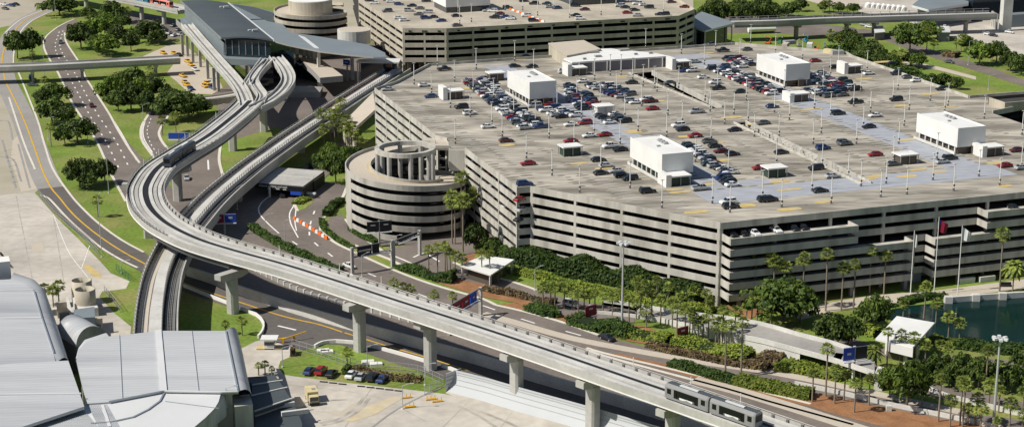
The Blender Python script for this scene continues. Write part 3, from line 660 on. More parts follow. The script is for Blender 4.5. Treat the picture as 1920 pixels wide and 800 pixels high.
for a, b in ((Q1, Q2), (Q2, Q3)):
    n = 3 if a is Q1 else 10
    for i in range(n):
        p = a.lerp(b, (i + .5) / n); d = (b - a).normalized(); MB().box((p.x - d.y * .02 * -1, p.y, T2 - 1.2), (2.2 if i % 2 else 1.2, .8, .5), 'black', math.atan2(d.y, d.x)).build('scupper_opening', g2)
# lowest level wall at the back right, columns at the left
MB().obox(Q2, Q3 - Q2, E2 * .5, 0, T2 - 15.2, 'grey_wall').build('lower_wall', g2)
for u, v in ((750, 148), (758, 146), (768, 140), (790, 140)):
    p = W(u, v, 0); MB().box((p.x, p.y, 5), (1.6, 1.6, 10), 'facade_tan', TH).build('column', g2)
for px, lab, keys in (([(836, 25), (922, 22), (895, -6), (815, -2)], 'white box penthouse with dark blue base on the far garage roof', ('white', 'glass_blue')), ([(1072, 11), (1160, 9), (1140, -12), (1060, -8)], 'blue glossy box on the far garage roof at the top edge', ('teal', 'glass_blue'))):
    p = oxy(px, T2 - 1); t = thing('elevator_penthouse', lab, 'penthouse', p[0]); o = p[0]; a = E1 * (p[1] - p[0]).length
    MB().obox(o + E1 * .4 + E2 * .4, a - E1 * .8, E2 * 19, T2 - 1, T2 + 1.6, keys[1]).build('base_lobby', t); MB().obox(o, a, E2 * 20, T2 + 1.6, T2 + 7.5, keys[0]).build('upper_box', t)
# striped barrier row on the far roof
for i in range(14):
    p = W(958 + i * 4.6, 19 + i * 1.75, T2 - 1); t = MB().box((p.x, p.y, T2 - .55), (2.0, .6, .9), 'white' if i % 2 else 'orange', R(-40), .8).build('traffic_barrier')
    tag(t, None, 'barrier', 'barrier row on the far garage roof'); t['label'] = ('white' if i % 2 else 'orange') + ' barrier segment in the striped row across the far garage roof'
# ------------------------------------------------------------------ elevated people-mover guideways
def rail(mb_post, mb_rail, path, o, h=1.05, step=2.6, key='steel', keyr='steel', base=0.0, rails=(1.0, .62, .3)):
    p = offs(path, o)
    for r in rails: mb_rail.sweep(p, [(-.05, base + h * r - .05), (-.05, base + h * r + .05), (.05, base + h * r + .05), (.05, base + h * r - .05)], keyr)
    for q, hd in along(p, step): mb_post.box((q.x, q.y, q.z + base + h / 2), (.2, .2, h), key, hd)
def piers(t, pts, zs, wcol=2.7, cap=(9.6, 2.4, 2.1), key='guideway'):
    for x, y, hd in pts:
        d = Vector((math.cos(hd), math.sin(hd), 0)); n = Vector((-d.y, d.x, 0)); c = Vector((x, y, 0))
        col = MB(); a, k = wcol / 2, .45
        col.prism([c + d * sx + n * sy for sx, sy in ((-a + k, -a), (a - k, -a), (a, -a + k), (a, a - k), (a - k, a), (-a + k, a), (-a, a - k), (-a, -a + k))], 0, zs - cap[2], key)
        o = col.build('pier', t)
        m = MB(); L = cap[0] / 2
        vs = []
        for s in (-1, 1):
            f = d * (cap[1] / 2 * s)
            for o_, z_ in ((-L, zs - .05), (L, zs - .05), (L, zs - cap[2] * .72), (L * .5, zs - cap[2]), (-L * .5, zs - cap[2]), (-L, zs - cap[2] * .72)): vs.append(c + n * o_ + f + Vector((0, 0, z_)))
        m.add(vs, [(0, 1, 2, 3, 4, 5), (11, 10, 9, 8, 7, 6)] + [(i, i + 6, (i + 1) % 6 + 6, (i + 1) % 6) for i in range(6)], key)
        m.build('pier_cap', o)
def heading(path, x, y):
    i = min(range(len(path) - 1), key=lambda i: (path[i].x - x) ** 2 + (path[i].y - y) ** 2); d = path[i + 1] - path[i]; return math.atan2(d.y, d.x), path[i]

ZU = 14.8
up_px = [(470, 190), (455, 205), (430, 226), (391, 256), (340, 287), (298, 315), (278, 342), (273, 362), (280, 387), (299, 409), (326, 428), (375, 451), (438, 471), (530, 496.5), (610, 521.5), (740, 564), (880, 609), (1030, 659), (1180, 710.5), (1310, 755), (1440, 800), (1600, 856), (1760, 912)]
UP = spline(PX(up_px, ZU), 3)
t = thing('elevated_guideway', 'long pale elevated people-mover guideway sweeping round the bend and down to the right', 'guideway', W(438, 588, 0))
ib = list(range(len(UP)))
near = lambda u, v: min(ib, key=lambda i: (UP[i] - W(u, v, ZU)).length)
i1, cA, cB = near(452, 474), near(375, 451), near(640, 532)
for i, p in enumerate(UP): OSC[(round(p.x, 2), round(p.y, 2))] = 1.17 if i < cA else 1.0 if i > cB else 1.17 - .17 * (i - cA) / (cB - cA)
HW = 4.8
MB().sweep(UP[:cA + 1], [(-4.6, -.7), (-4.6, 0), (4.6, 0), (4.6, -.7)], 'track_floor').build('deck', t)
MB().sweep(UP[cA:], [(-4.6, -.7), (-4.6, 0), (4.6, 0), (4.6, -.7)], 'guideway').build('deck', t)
for s_, h_ in ((-1, .5), (1, .75)):
    MB().sweep(UP, [(s_ * HW, -1.05), (s_ * HW, h_), (s_ * (HW - .19), h_), (s_ * (HW - .19), -1.05)], 'guideway').build('edge_fascia', t)
    MB().sweep(UP, [(s_ * (HW + .14), -1.3), (s_ * (HW + .14), -1.06), (s_ * (HW - .3), -1.06), (s_ * (HW - .3), -1.3)], 'white_rough').build('fascia_ledge', t)
MB().sweep(UP[:i1 + 1], [(-3.8, -3.2), (-4.4, -1.31), (4.4, -1.31), (3.8, -3.2)], 'girder_dark').build('box_girder', t)  # shade under the deck overhang painted into the darker girder colour
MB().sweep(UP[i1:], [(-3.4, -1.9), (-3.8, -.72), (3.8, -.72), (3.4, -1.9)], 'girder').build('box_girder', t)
for lo, hi in ((-4.0, -.75), (.75, 4.0)):
    MB().sweep(UP, [(lo, .01), (lo, .34), (lo + .9, .34), (lo + .9, .01)], 'guideway_white').build('running_pad', t)
    MB().sweep(UP, [(hi - .9, .01), (hi - .9, .34), (hi, .34), (hi, .01)], 'guideway_white').build('running_pad', t)
    c = (lo + hi) / 2; MB().sweep(UP, [(c - .45, .01), (c - .45, .2), (c + .45, .2), (c + .45, .01)], 'guideway').build('centre_plinth', t)
MB().sweep(UP, [(-.62, .012), (-.62, .31), (.62, .31), (.62, .012)], 'black').build('drain_slot', t)
MB().sweep(UP, [(-.85, .35), (-.85, .47), (-.76, .47), (-.76, .35)], 'pole_grey').build('power_rail', t)
MB().sweep(UP[:near(345, 442)], [(-4.58, .012), (-4.58, .03), (-4.05, .03), (-4.05, .012)], 'track_bed').build('cable_trough', t)
MB().sweep(UP[:near(345, 442)], [(1.7, .012), (1.7, .03), (3.05, .03), (3.05, .012)], 'track_bed').build('cable_trough', t)
m = MB()
for o, k_ in ((-4.5, .42), (4.45, .8)):
    for q, h in along(offs(UP, o), 3.7): m.box((q.x, q.y, q.z + k_ / 2), (.55, .22, k_), 'girder_dark', h)
tag(m.build('rail_bracket', t), kind='stuff')
ps, rl = MB(), MB(); rail(ps, rl, UP, HW - .1, .35, 3.7, 'girder', 'guideway_white', .75, (1.0,)); tag(ps.build('rail_post', t), kind='stuff'); rl.build('handrail', t)
ps, rl = MB(), MB(); cut = min(ib, key=lambda i: (UP[i] - W(300, 450, ZU)).length); rail(ps, rl, UP[:cut], -HW + .1, 1.0, 2.4, 'girder', 'girder', .5, (1.0, .55)); tag(ps.build('rail_post', t), kind='stuff'); rl.build('handrail', t)
for u, v in ((530, 470), (625, 505), (735, 530), (1180, 690), (1276, 722), (1390, 760), (300, 288), (270, 310), (345, 262), (415, 222)):
    hd, q = heading(UP, *W(u, v, ZU + 1).xy); q2 = q + Vector((-math.sin(hd), math.cos(hd), 0)) * (HW if u > 500 else -HW); MB().cyl((q2.x, q2.y, q2.z + .6), .09, 2.3, 'pole_white', 6).build('signal_post', t)
proj_v = lambda u: 609 + (u - 880) * .338
pp = []
for u, v in ((437, 586), (675, 657), (807, 692), (941, 712), (1085, 751), (1237, 803)):
    h, q = heading(UP, *W(u, v).xy); x_, y_ = W(u, v).xy
    if u > 900:
        j = near(u + 22, proj_v(u + 22)); q = UP[j]; h = heading(UP, q.x, q.y)[0]; x_, y_ = q.x + math.sin(h) * .8, q.y - math.cos(h) * .8
    pp.append((x_, y_, h))
for u, v in ((272, 444), (334, 376), (437, 283), (495, 247), (262, 410)):
    p = W(u, v); h, q = heading(UP, p.x, p.y); pp.append((q.x, q.y, h) if u in (272,) else (p.x, p.y, h))
piers(t, pp[:1], ZU - 3.15); piers(t, pp[1:6], ZU - 1.85, 2.7, (8.6, 2.4, 2.1)); piers(t, pp[6:11], ZU - 3.1)
# branches into the station
def branch(px, label, wd=4.6, z=ZU, pier=()):
    p = spline(PX(px, z), 3); b = thing('guideway_branch', label, 'guideway', (p[len(p) // 2].x, p[len(p) // 2].y, 0)); h = wd / 2
    MB().sweep(p, [(-h, -1.6), (-h, 0), (h, 0), (h, -1.6)], 'guideway').build('deck', b)
    for s in (-1, 1): MB().sweep(p, [(s * h - .12, .02), (s * h - .12, .95), (s * h + .12, .95), (s * h + .12, .02)], 'guideway_white').build('parapet', b)
    for o in (-1.05, 1.05): MB().sweep(p, [(o - .45, .01), (o - .45, .3), (o + .45, .3), (o + .45, .01)], 'guideway_white').build('running_pad', b)
    MB().sweep(p, [(-.3, .01), (-.3, .05), (.3, .05), (.3, .01)], 'guideway_dark').build('guide_slot', b)
    if pier:
        L = []
        for u, v in pier:
            hd, q = heading(p, *W(u, v).xy); L.append((q.x, q.y, hd))
        piers(b, L, z - 1.55, 2.0, (4.6, 1.8, 1.5))
    return b
branch([(463, 199), (460, 186), (452, 168), (436, 146), (412, 119), (378, 80), (350, 47)], 'straight branch track along the west wall of the slate-roofed station', 5.0)
branch([(478, 203), (505, 190), (530, 170), (541, 150), (534, 129), (517, 108)], 'looping branch track curving round to the east side of the station mouth', 5.4, pier=((545, 190),))
branch([(486, 196), (492, 180), (482, 165), (476, 150), (487, 132), (506, 113)], 'S-shaped crossover track between the two station branches', 3.6)
branch([(463, 160), (474, 143), (488, 124), (497, 112)], 'short stub track joining the west branch at the station mouth', 3.4)

# lower guideway
ZL = 6.8
lo_px = [(748, 134), (712, 156), (680, 176), (640, 202), (600, 229), (550, 262), (508, 292), (472, 318), (440, 344), (412, 368), (386, 394), (362, 422), (340, 450), (322, 480), (306, 520), (298, 560), (294, 595), (292, 640), (292, 680)]
LO = spline(PX(lo_px, ZL), 3)
t = thing('elevated_guideway', 'lower curved guideway passing under the pale one, with a broad white centre walkway', 'guideway', W(300, 560, 0))
MB().sweep(LO, [(-5.2, -1.7), (-5.2, 0), (5.2, 0), (5.2, -1.7)], 'guideway').build('deck', t)
for s in (-1, 1):
    MB().sweep(LO, [(s * 5.2 - .2, .01), (s * 5.2 - .2, 1.6), (s * 5.2 + .2, 1.6), (s * 5.2 + .2, .01)], 'guideway').build('parapet', t)
MB().sweep(LO, [(-1.5, .012), (-1.5, 1.5), (1.5, 1.5), (1.5, .012)], 'guideway_white').build('walkway', t)
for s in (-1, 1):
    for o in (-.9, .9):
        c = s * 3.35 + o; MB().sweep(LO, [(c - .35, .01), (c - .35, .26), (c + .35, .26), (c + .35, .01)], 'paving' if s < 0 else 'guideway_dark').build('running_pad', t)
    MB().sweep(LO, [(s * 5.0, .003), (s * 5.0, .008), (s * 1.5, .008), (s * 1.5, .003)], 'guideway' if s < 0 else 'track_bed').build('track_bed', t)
    MB().sweep(LO, [(s * 3.35 - .35, .01), (s * 3.35 - .35, .05), (s * 3.35 + .35, .05), (s * 3.35 + .35, .01)], 'guideway_dark').build('guide_slot', t)
ps, rl = MB(), MB(); rail(ps, rl, LO, 1.5, 1.0, 2.4, 'girder', 'girder', 1.5, (1.0, .5)); rail(ps, rl, LO, -5.2, .6, 3.0, 'girder', 'girder', 1.6, (1.0,)); tag(ps.build('rail_post', t), kind='stuff'); rl.build('handrail', t)
m = MB()
for q, h in along(offs(LO, -4.7), 3.2): m.box((q.x, q.y, q.z + .3), (.5, .3, .6), 'guideway_dark', h)
tag(m.build('rail_bracket', t), kind='stuff')
pp = []
for q, h in along(LO, 34, 12): pp.append((q.x, q.y, h))
piers(t, pp[:-1], ZL - 1.65, 2.4, (7.0, 2.0, 1.6))
m = MB().sweep(LO[4:26], [(-3.9, .27), (-3.9, .3), (-2.0, .3), (-2.0, .27)], 'mulch'); m.build('rusty_track_strip', t)

# far guideways
def simple_way(px, z, wd, label, pier_pts, parap=1.0, key='guideway'):
    p = spline(PX(px, z), 6); b = thing('elevated_guideway', label, 'guideway', (p[len(p) // 2].x, p[len(p) // 2].y, 0)); h = wd / 2
    MB().sweep(p, [(-h, -1.8), (-h, 0), (h, 0), (h, -1.8)], key).build('deck', b)
    for s in (-1, 1): MB().sweep(p, [(s * h - .15, -.6), (s * h - .15, parap), (s * h + .15, parap), (s * h + .15, -.6)], key).build('parapet', b)
    for o in (-h / 2, h / 2): MB().sweep(p, [(o - 1.2, .01), (o - 1.2, .3), (o + 1.2, .3), (o + 1.2, .01)], 'guideway_white').build('running_pad', b)
    L = []
    for u, v in pier_pts:
        hd, q = heading(p, *W(u, v).xy); L.append((q.x, q.y, hd))
    piers(b, L, z - 1.75, 2.0, (wd * .8, 1.8, 1.6), key); return b, p
farw, FW = simple_way([(110, -28), (160, -18), (220, -6), (280, 5), (348, 19)], 10, 9.5, 'guideway with red striped people-mover cars crossing the top left corner', [(170, 15), (279, 36), (322, 46)])
rw, RWP = simple_way([(1372, 43), (1450, 41), (1540, 36.5), (1640, 33.5), (1760, 30), (1862, 27)], 9, 10, 'grey guideway running right from the far canopy station to the dark glass building', [(1460, 62), (1575, 60), (1635, 60), (1795, 52)], 1.2, 'girder')
ps, rl = MB(), MB(); rail(ps, rl, RWP, 4.8, 2.2, 5, 'steel', 'guideway_white', 0, (1.0,)); tag(ps.build('rail_post', rw), kind='stuff'); rl.build('handrail', rw)

simple_way([(352, 190), (400, 186), (440, 180), (482, 172)], 5.5, 7, 'low tan road bridge crossing under the station branch tracks', [], .9, 'facade_tan')
# road flyover on the left
fl = spline(PX([(-60, 127.5), (60, 124), (200, 117), (336, 109.5)], 7), 8)
t = thing('road_flyover', 'flat concrete road flyover spanning the parkway on the left', 'flyover', W(150, 150, 0))
MB().sweep(fl, [(-4.2, -.9), (-4.2, 0), (4.2, 0), (4.2, -.9)], 'guideway').build('deck', t)
MB().sweep(fl, [(-3.7, -2.0), (-3.7, -.91), (3.7, -.91), (3.7, -2.0)], 'girder').build('girder', t)
for s in (-1, 1): MB().sweep(fl, [(s * 4.2 - .18, -.95), (s * 4.2 - .18, .85), (s * 4.2 + .18, .85), (s * 4.2 + .18, -.95)], 'guideway').build('parapet', t)
for u, v in ((172, 150), (84, 160), (327, 139)):
    hd, q = heading(fl, *W(u, v).xy); piers(t, [(q.x, q.y, hd)], 5.0, 1.3, (6.5, 1.6, 1.3))

# ------------------------------------------------------------------ trains
M['train_silver'] = node_mat('train_silver', (.26, .26, .265), .4, .06, .5, spec=.5)
def train(path, o, p0, n, label, body, accent, nose='train_window', gap=.7, Lc=11.6, name='people_mover_train'):
    """n cars along path from the point nearest p0"""
    i = min(range(len(path)), key=lambda i: (path[i] - p0).length); p = offs(path, o); p = p[i:]
    s = along(p, .5); t = thing(name, label, 'train', (s[0][0].x, s[0][0].y, s[0][0].z))
    for k in range(n):
        a = s[int(k * (Lc + gap) / .5)][0]; b = s[int((k * (Lc + gap) + Lc) / .5)][0]; d = (b - a); L = Lc; d.z = 0; d.normalize(); nn = Vector((-d.y, d.x, 0)); c = (a + b) / 2; z = c.z + .42
        def P(x, y, h): return c + d * x + nn * y + Vector((0, 0, z + h - c.z))
        car = MB(); wb, hb = 1.38, 3.35
        sec = [(-wb, .25), (-wb, 2.7), (-wb + .18, 3.1), (-wb + .55, hb), (wb - .55, hb), (wb - .18, 3.1), (wb, 2.7), (wb, .25)]
        xs = [(-L / 2, .9), (-L / 2 + .35, 1.0), (L / 2 - .35, 1.0), (L / 2, .9)]; vs = []
        for x, kx in xs: vs += [P(x, y * kx, .25 + (h - .25) * (1 if kx == 1 else .96)) for y, h in sec]
        car.add(vs, [(r * 8 + j, r * 8 + (j + 1) % 8, (r + 1) * 8 + (j + 1) % 8, (r + 1) * 8 + j) for r in range(3) for j in range(8)] + [tuple(range(8))[::-1], tuple(range(24, 32))], body)
        cb = car.build('car_body', t)
        sk = MB().add([P(x, y, h) for h in (0, .3) for x, y in ((-L / 2 + .5, -1.2), (L / 2 - .5, -1.2), (L / 2 - .5, 1.2), (-L / 2 + .5, 1.2))], [(0, 1, 5, 4), (1, 2, 6, 5), (2, 3, 7, 6), (3, 0, 4, 7)], 'black'); sk.build('bogie', cb)
        for sd in (-1, 1):
            y = sd * (wb + .012)
            for x, w2, h0, h1, ky, nm in ((-L * .39, .55, 1.3, 2.45, 'train_window', 'window'), (0, 1.75, 1.25, 2.6, 'train_window', 'window'), (L * .39, .55, 1.3, 2.45, 'train_window', 'window'), (-L * .245, .42, .75, 2.6, 'train_window', 'door'), (-L * .185, .42, .75, 2.6, 'train_window', 'door'), (L * .185, .42, .75, 2.6, 'train_window', 'door'), (L * .245, .42, .75, 2.6, 'train_window', 'door')):
                MB().add([P(x - w2, y, h0), P(x + w2, y, h0), P(x + w2, y, h1), P(x - w2, y, h1)], [(0, 1, 2, 3)], ky).build(nm, cb)
            MB().add([P(-2.2, y, .9), P(-.9, y, .8), P(.3, y, 1.1), P(2.3, y, .7), P(2.2, y, 1.3), P(-2.0, y, 1.3)], [(0, 1, 2, 3, 4, 5)], accent).build('decal', cb)
        MB().add([P(-L / 2 + .2, y, hb + .012) for y in (-.82, .82)] + [P(L / 2 - .2, y, hb + .012) for y in (.82, -.82)], [(0, 1, 2, 3)], 'slate').build('roof_panel', cb)
        MB().add([P(x, y, h) for h in (hb + .02, hb + .25) for x, y in ((-2.4, -.55), (2.4, -.55), (2.4, .1), (-2.4, .1))], [(4, 5, 6, 7), (0, 1, 5, 4), (1, 2, 6, 5), (2, 3, 7, 6), (3, 0, 4, 7)], 'metal_white').build('roof_unit', cb)
        for sgn in (-1, 1):
            x = sgn * (L / 2 + .02); MB().add([P(x, -1.0, 1.3), P(x, 1.0, 1.3), P(x, .95, 2.7), P(x, -.95, 2.7)], [(0, 1, 2, 3)], nose).build('windscreen', cb)
    return t
train(UP, -2.4, W(1268, 741, ZU), 2, 'silver two-car people mover on the pale guideway at the bottom right', 'train_silver', 'white')
mm = node_mat('train_dark', (.05, .06, .085), .35, .05, .5, spec=.5); M['train_dark'] = mm
train(UP, 2.4, W(368, 284, ZU), 2, 'dark blue people mover rounding the inside of the upper bend', 'train_dark', 'steel', Lc=11.5)
mm = node_mat('train_red', (.75, .25, .20), .4, .05, .5, spec=.5); M['train_red'] = mm
for px, n, lab, key in ((279, 1, 'red and white people-mover car farther left on the top guideway', 'train_red'), (309, 1, 'red and white people-mover car nearest the slate-roofed station', 'train_red'), (206, 1, 'blue people-mover car on the top guideway', 'teal')):
    train(FW, -2.4, W(px, 8, 10), n, lab, key, 'white')
    tr = bpy.data.objects[-1] if False else None
# ------------------------------------------------------------------ toll canopy
zc_ = 4.6
def quad_roof(name, label, cat, px, z, th, key, side=None, posts=True, postkey='white_rough', inset=.12, wall=None, zbase=0):
    p = PX(px, z); c = sum(p, Vector()) / len(p); t = thing(name, label, cat, (c.x, c.y, zbase))
    MB().prism(p, z - th, z, key, side or key).build('roof', t)
    if posts:
        for q in p:
            r = q.lerp(c, inset); MB().box((r.x, r.y, (z - th + zbase) / 2), (.5, .5, z - th - zbase), postkey, TH).build('post', t)
    if wall: MB().prism([q.lerp(c, .2) for q in p], zbase, z - th, wall).build('wall', t)
    return t, p
t, p = quad_roof('toll_canopy', 'flat concrete canopy over the parking entry lanes with white lettering on its dark front', 'canopy', [(446, 338), (478, 342), (568.5, 349), (608, 320.5), (517, 313), (470, 310)], zc_, .9, 'guideway', 'guideway_dark', False)
for u, v in ((506, 370), (568, 370), (606, 342), (462, 352)):
    q = W(u, v); MB().box((q.x, q.y, 1.85), (.6, .6, 3.7), 'wall_white', TH).build('post', t)
q = p[1].lerp(p[2], .5); d = (p[2] - p[1]).normalized(); n = Vector((d.y, -d.x, 0))
MB().obox(p[1] + n * .05, p[2] - p[1], n * .15, zc_ - 1.9, zc_ - .3, 'sign_dark').build('front_board', t)
MB().obox(p[3] - (p[3] - p[2]) - n * 0 + d * .02, (p[3] - p[2]), d * .1, 0.2, zc_ - .95, 'black').build('side_wall', t)
MB().obox(p[1].lerp(p[4], .5), (p[2] - p[1]) * 1.0, -n * .4, zc_, zc_ + .12, 'wall_white').build('roof_seam', t)
MB().obox(p[1] - n * 9, p[2] - p[1], -n * .4, .1, zc_ - .95, 'black').build('lane_wall', t)
MB().obox(p[1].lerp(p[2], .74) + n * .3, d * 3.8, n * .08, zc_ - 3.1, zc_ - 1.92, 'blue').build('lane_sign', t)
def text(s, size, pos, rx, rz, key, parent, name='lettering'):
    if s != 'airport parking and mail':                   # marks too small to read in the photograph: a plain pale legend block
        w_, h_ = size * .3 * max(2, len(s)), size * .32
        me = bpy.data.meshes.new('legend'); me.from_pydata([(-w_, -h_, 0), (w_, -h_, 0), (w_, h_, 0), (-w_, h_, 0)], [], [(0, 1, 2, 3)]); me.materials.append(M['wall_white'])
        o = bpy.data.objects.new('legend', me); C.objects.link(o); o.location = pos; o.rotation_euler = (rx, 0, rz)
        if parent is not None: put(o, parent)
        return o
    c = bpy.data.curves.new(name, 'FONT'); c.body = s; c.size = size; c.extrude = .02; c.align_x = 'CENTER'; c.align_y = 'CENTER'
    o = bpy.data.objects.new(name, c); C.objects.link(o); bpy.context.view_layer.update()
    me = bpy.data.meshes.new_from_object(o.evaluated_get(bpy.context.evaluated_depsgraph_get())); bpy.data.objects.remove(o)
    me.materials.clear(); me.materials.append(M[key]); o = bpy.data.objects.new(name, me); C.objects.link(o); o.location = pos; o.rotation_euler = (rx, 0, rz)
    if parent is not None: put(o, parent)
    return o
q = p[1].lerp(p[2], .38) + n * .26
text('airport parking and mail', 1.05, (q.x, q.y, zc_ - .8), math.pi / 2, math.atan2(d.y, d.x), 'white', t)
for f in (.3, .48, .62):
    q = p[1].lerp(p[2], f) + n * .26; text('LANE', .5, (q.x, q.y, zc_ - 1.58), math.pi / 2, math.atan2(d.y, d.x), 'white', t)
MB().obox(W(553, 369) , (p[2] - p[1]) * .42, -n * 1.0, 1.2, 1.8, 'metal_white').build('lane_awning', t)

# ------------------------------------------------------------------ slate-roofed station and its long canopy
t = thing('transit_station', 'raised station hall with a large dark slate roof and glazed end wall', 'station', W(440, 150, 0))
zr = 21.5
rp = PX([(340, 2), (415, 71), (512, 75), (427, 6)], zr)
m = MB(); k = 8; a0, a1, b0, b1 = rp[1], rp[2], rp[0], rp[3]; vs = []
for i in range(k + 1):
    f = i / k; hgt_ = .9 * math.sin(math.pi * f)
    for q0, q1 in ((a0, a1), (b0, b1)):
        q = q0.lerp(q1, f); vs += [(q.x, q.y, zr + hgt_), (q.x, q.y, zr - .7 + hgt_)]
m.add(vs, [(4 * i, 4 * i + 4, 4 * i + 6, 4 * i + 2) for i in range(k)] + [(4 * i + 1, 4 * i + 3, 4 * i + 7, 4 * i + 5) for i in range(k)] + [(4 * i, 4 * i + 1, 4 * i + 5, 4 * i + 4) for i in range(k)] + [(4 * i + 2, 4 * i + 6, 4 * i + 7, 4 * i + 3) for i in range(k)] + [(0, 2, 3, 1), (4 * k, 4 * k + 1, 4 * k + 3, 4 * k + 2)], 'slate'); m.build('roof', t)
MB().obox(rp[0], rp[1] - rp[0], (rp[2] - rp[1]).normalized() * -.5, zr - .8, zr + .1, 'metal_edge').build('roof_edge', t)
MB().obox(rp[3] , rp[2] - rp[3], (rp[2] - rp[1]).normalized() * .5, zr - .7, zr + .3, 'metal_white').build('roof_edge', t)
gl = [q for q in rp]; ax = (rp[2] - rp[1]); ay = (rp[0] - rp[1]); ayn = ay.normalized(); axn = ax.normalized()
MB().prism([rp[1] + axn * 2.2 + ayn * 2, rp[2] - axn * 1 + ayn * 2, rp[3] - axn * 1, rp[0] + axn * 2.2], ZU - 1.5, zr - .75, 'glass_blue').build('glass_hall', t)
for i in range(7):
    q = rp[1] + axn * 2.2 + ayn * 1.9 + ax * (i / 7 * .9); MB().box((q.x, q.y, (ZU + zr) / 2 - 1), (.35, .35, zr - ZU - .8), 'girder').build('mullion', t)
MB().obox(rp[1] + axn * 1.2 + ayn * 3, axn * .6, ay * .96, ZU - .8, ZU + 4.2, 'slate_light').build('screen_wall', t)
MB().prism([rp[1] - axn * 1 - ayn * 4, rp[2] - axn * 2 - ayn * 4, rp[3], rp[0] - axn * 1], ZU - 4.2, ZU - 1.6, 'slate_light').build('platform_slab', t)
MB().obox(rp[1] - axn * 4.0 - ayn * 4, axn * .4, ay * 1.0, ZU - 4.4, ZU - 1.7, 'green_grey' if 'green_grey' in M else 'girder').build('platform_edge', t)
for u, v in ((343, 104), (352, 106), (362, 118), (376, 126), (390, 148), (402, 170), (410, 172), (430, 150), (455, 140), (480, 130)):
    q = W(u, v); MB().box((q.x, q.y, 5), (1.2, 1.2, 10), 'guideway', TH).build('column', t)
for u, v in ((478, 60), (424, 16)):
    q = W(u, v, zr + .5); MB().box((q.x, q.y, zr + 1.2), (2.4, 1.2, .8), 'metal_white', .4).build('roof_unit', t); MB().box((q.x - 2.5, q.y + 1, zr + 1.0), (1.2, 1.0, .6), 'metal_white', .4).build('roof_unit', t)
MB().prism(PX([(440, 110), (516, 112), (512, 132), (470, 140)], 8), 2, 11, 'glass').build('lower_lobby', t)
# canopy sweeping from the station to the far garage
zc2 = 16.5
t = thing('station_canopy', 'long curved grey canopy linking the slate-roofed station to the far garage', 'canopy', W(600, 120, 0))
cp_top = [(428, 6), (470, 12), (512, 22), (524, 40), (545, 61), (600, 69), (650, 77), (690, 84), (722, 99)]; cp_bot = [(510, 76), (540, 84), (570, 90), (600, 96), (650, 102), (700, 107), (724, 107)]
MB().prism(PX(cp_top + cp_bot[::-1], zc2), zc2 - .7, zc2, 'slate_light', 'girder').build('roof', t)
MB().prism(PX([(437, 8), (478, 14), (512, 24), (514, 41), (500, 38)], zc2 + .4), zc2 + .1, zc2 + .4, 'slate').build('roof_panel', t)
for px in ([(560, 66), (572, 70), (598, 90), (590, 89)],): MB().prism(PX(px, zc2 + .3), zc2 + .02, zc2 + .3, 'metal_white').build('roof_seam', t)
MB().sweep(PX([(470, 47), (500, 46), (512, 50)], 14), [(-1.2, 0), (-1.2, 2.5), (1.2, 2.5), (1.2, 0)], 'guideway').build('parapet', t)
for u, v in ((558, 128), (571, 134), (580, 138), (590, 148), (599, 162), (661, 150)):
    q = W(u, v); MB().box((q.x, q.y, (zc2 - .7) / 2), (1.3, 1.3, zc2 - .7), 'wall_white', TH).build('column', t)
for i, px in enumerate([[(586, 131), (600, 146), (643, 142), (600, 110), (560, 108)]]): MB().prism(PX(px, 8.5), 6.0, 8.5, 'paving', 'girder').build('concourse_slab', t)
MB().prism(PX([(514, 100), (551, 104), (548, 96), (528, 94)], 13), 3, 13, 'glass_blue').build('glass_lobby', t)
MB().prism(PX([(520, 118), (600, 134), (598, 122), (540, 110)], 5), 0, 7.8, 'glass').build('glass_lobby', t)
MB().prism(PX([(500, 178), (600, 178), (605, 168), (540, 166)], 1.2), 0, 2.4, 'girder').build('dock_wall', t)
quad_roof('station_awning', 'pale flat awning on slim posts at the head of the lower guideway', 'awning', [(668, 116), (748, 117), (752, 110), (700, 109), (672, 112)], 11.5, .6, 'metal_white', 'wall_white', True, 'wall_white', .06, 'glass')
# round planter roof near the far garage
q = W(664, 80, 12); t = MB().cyl((q.x, q.y, 12), 7.5, 6, 'wall_white', 28).build('stair_rotunda'); tag(t, 'low round pale rotunda with cluttered top between canopy and far garage', 'rotunda')
MB().cyl((q.x, q.y, 18.01), 6.9, .03, 'paving', 28).build('rotunda_roof', t)
# sloping service ramp beside the garage corner
t = thing('vehicle_ramp', 'tan sloping vehicle ramp climbing beside the left corner of the garage', 'ramp', W(650, 255))
a, b, c, d_ = W(644, 229, 8.5), W(668, 237, 8.5), W(704, 205, 11.5), W(700, 173, 11.5)
m = MB(); m.add([a, b, c, d_], [(0, 1, 2, 3)], 'paving'); m.add([a - Vector((0, 0, 1.2)), b - Vector((0, 0, 1.2)), b, a], [(0, 1, 2, 3)], 'facade'); m.add([b - Vector((0, 0, 1.2)), c - Vector((0, 0, 1.2)), c, b], [(0, 1, 2, 3)], 'facade'); m.build('ramp_deck', t)
MB().obox(Vector((a.x, a.y, 0)), Vector((b.x - a.x, b.y - a.y, 0)), E2 * 1.2, 0, 7.2, 'facade_tan').build('abutment', t)
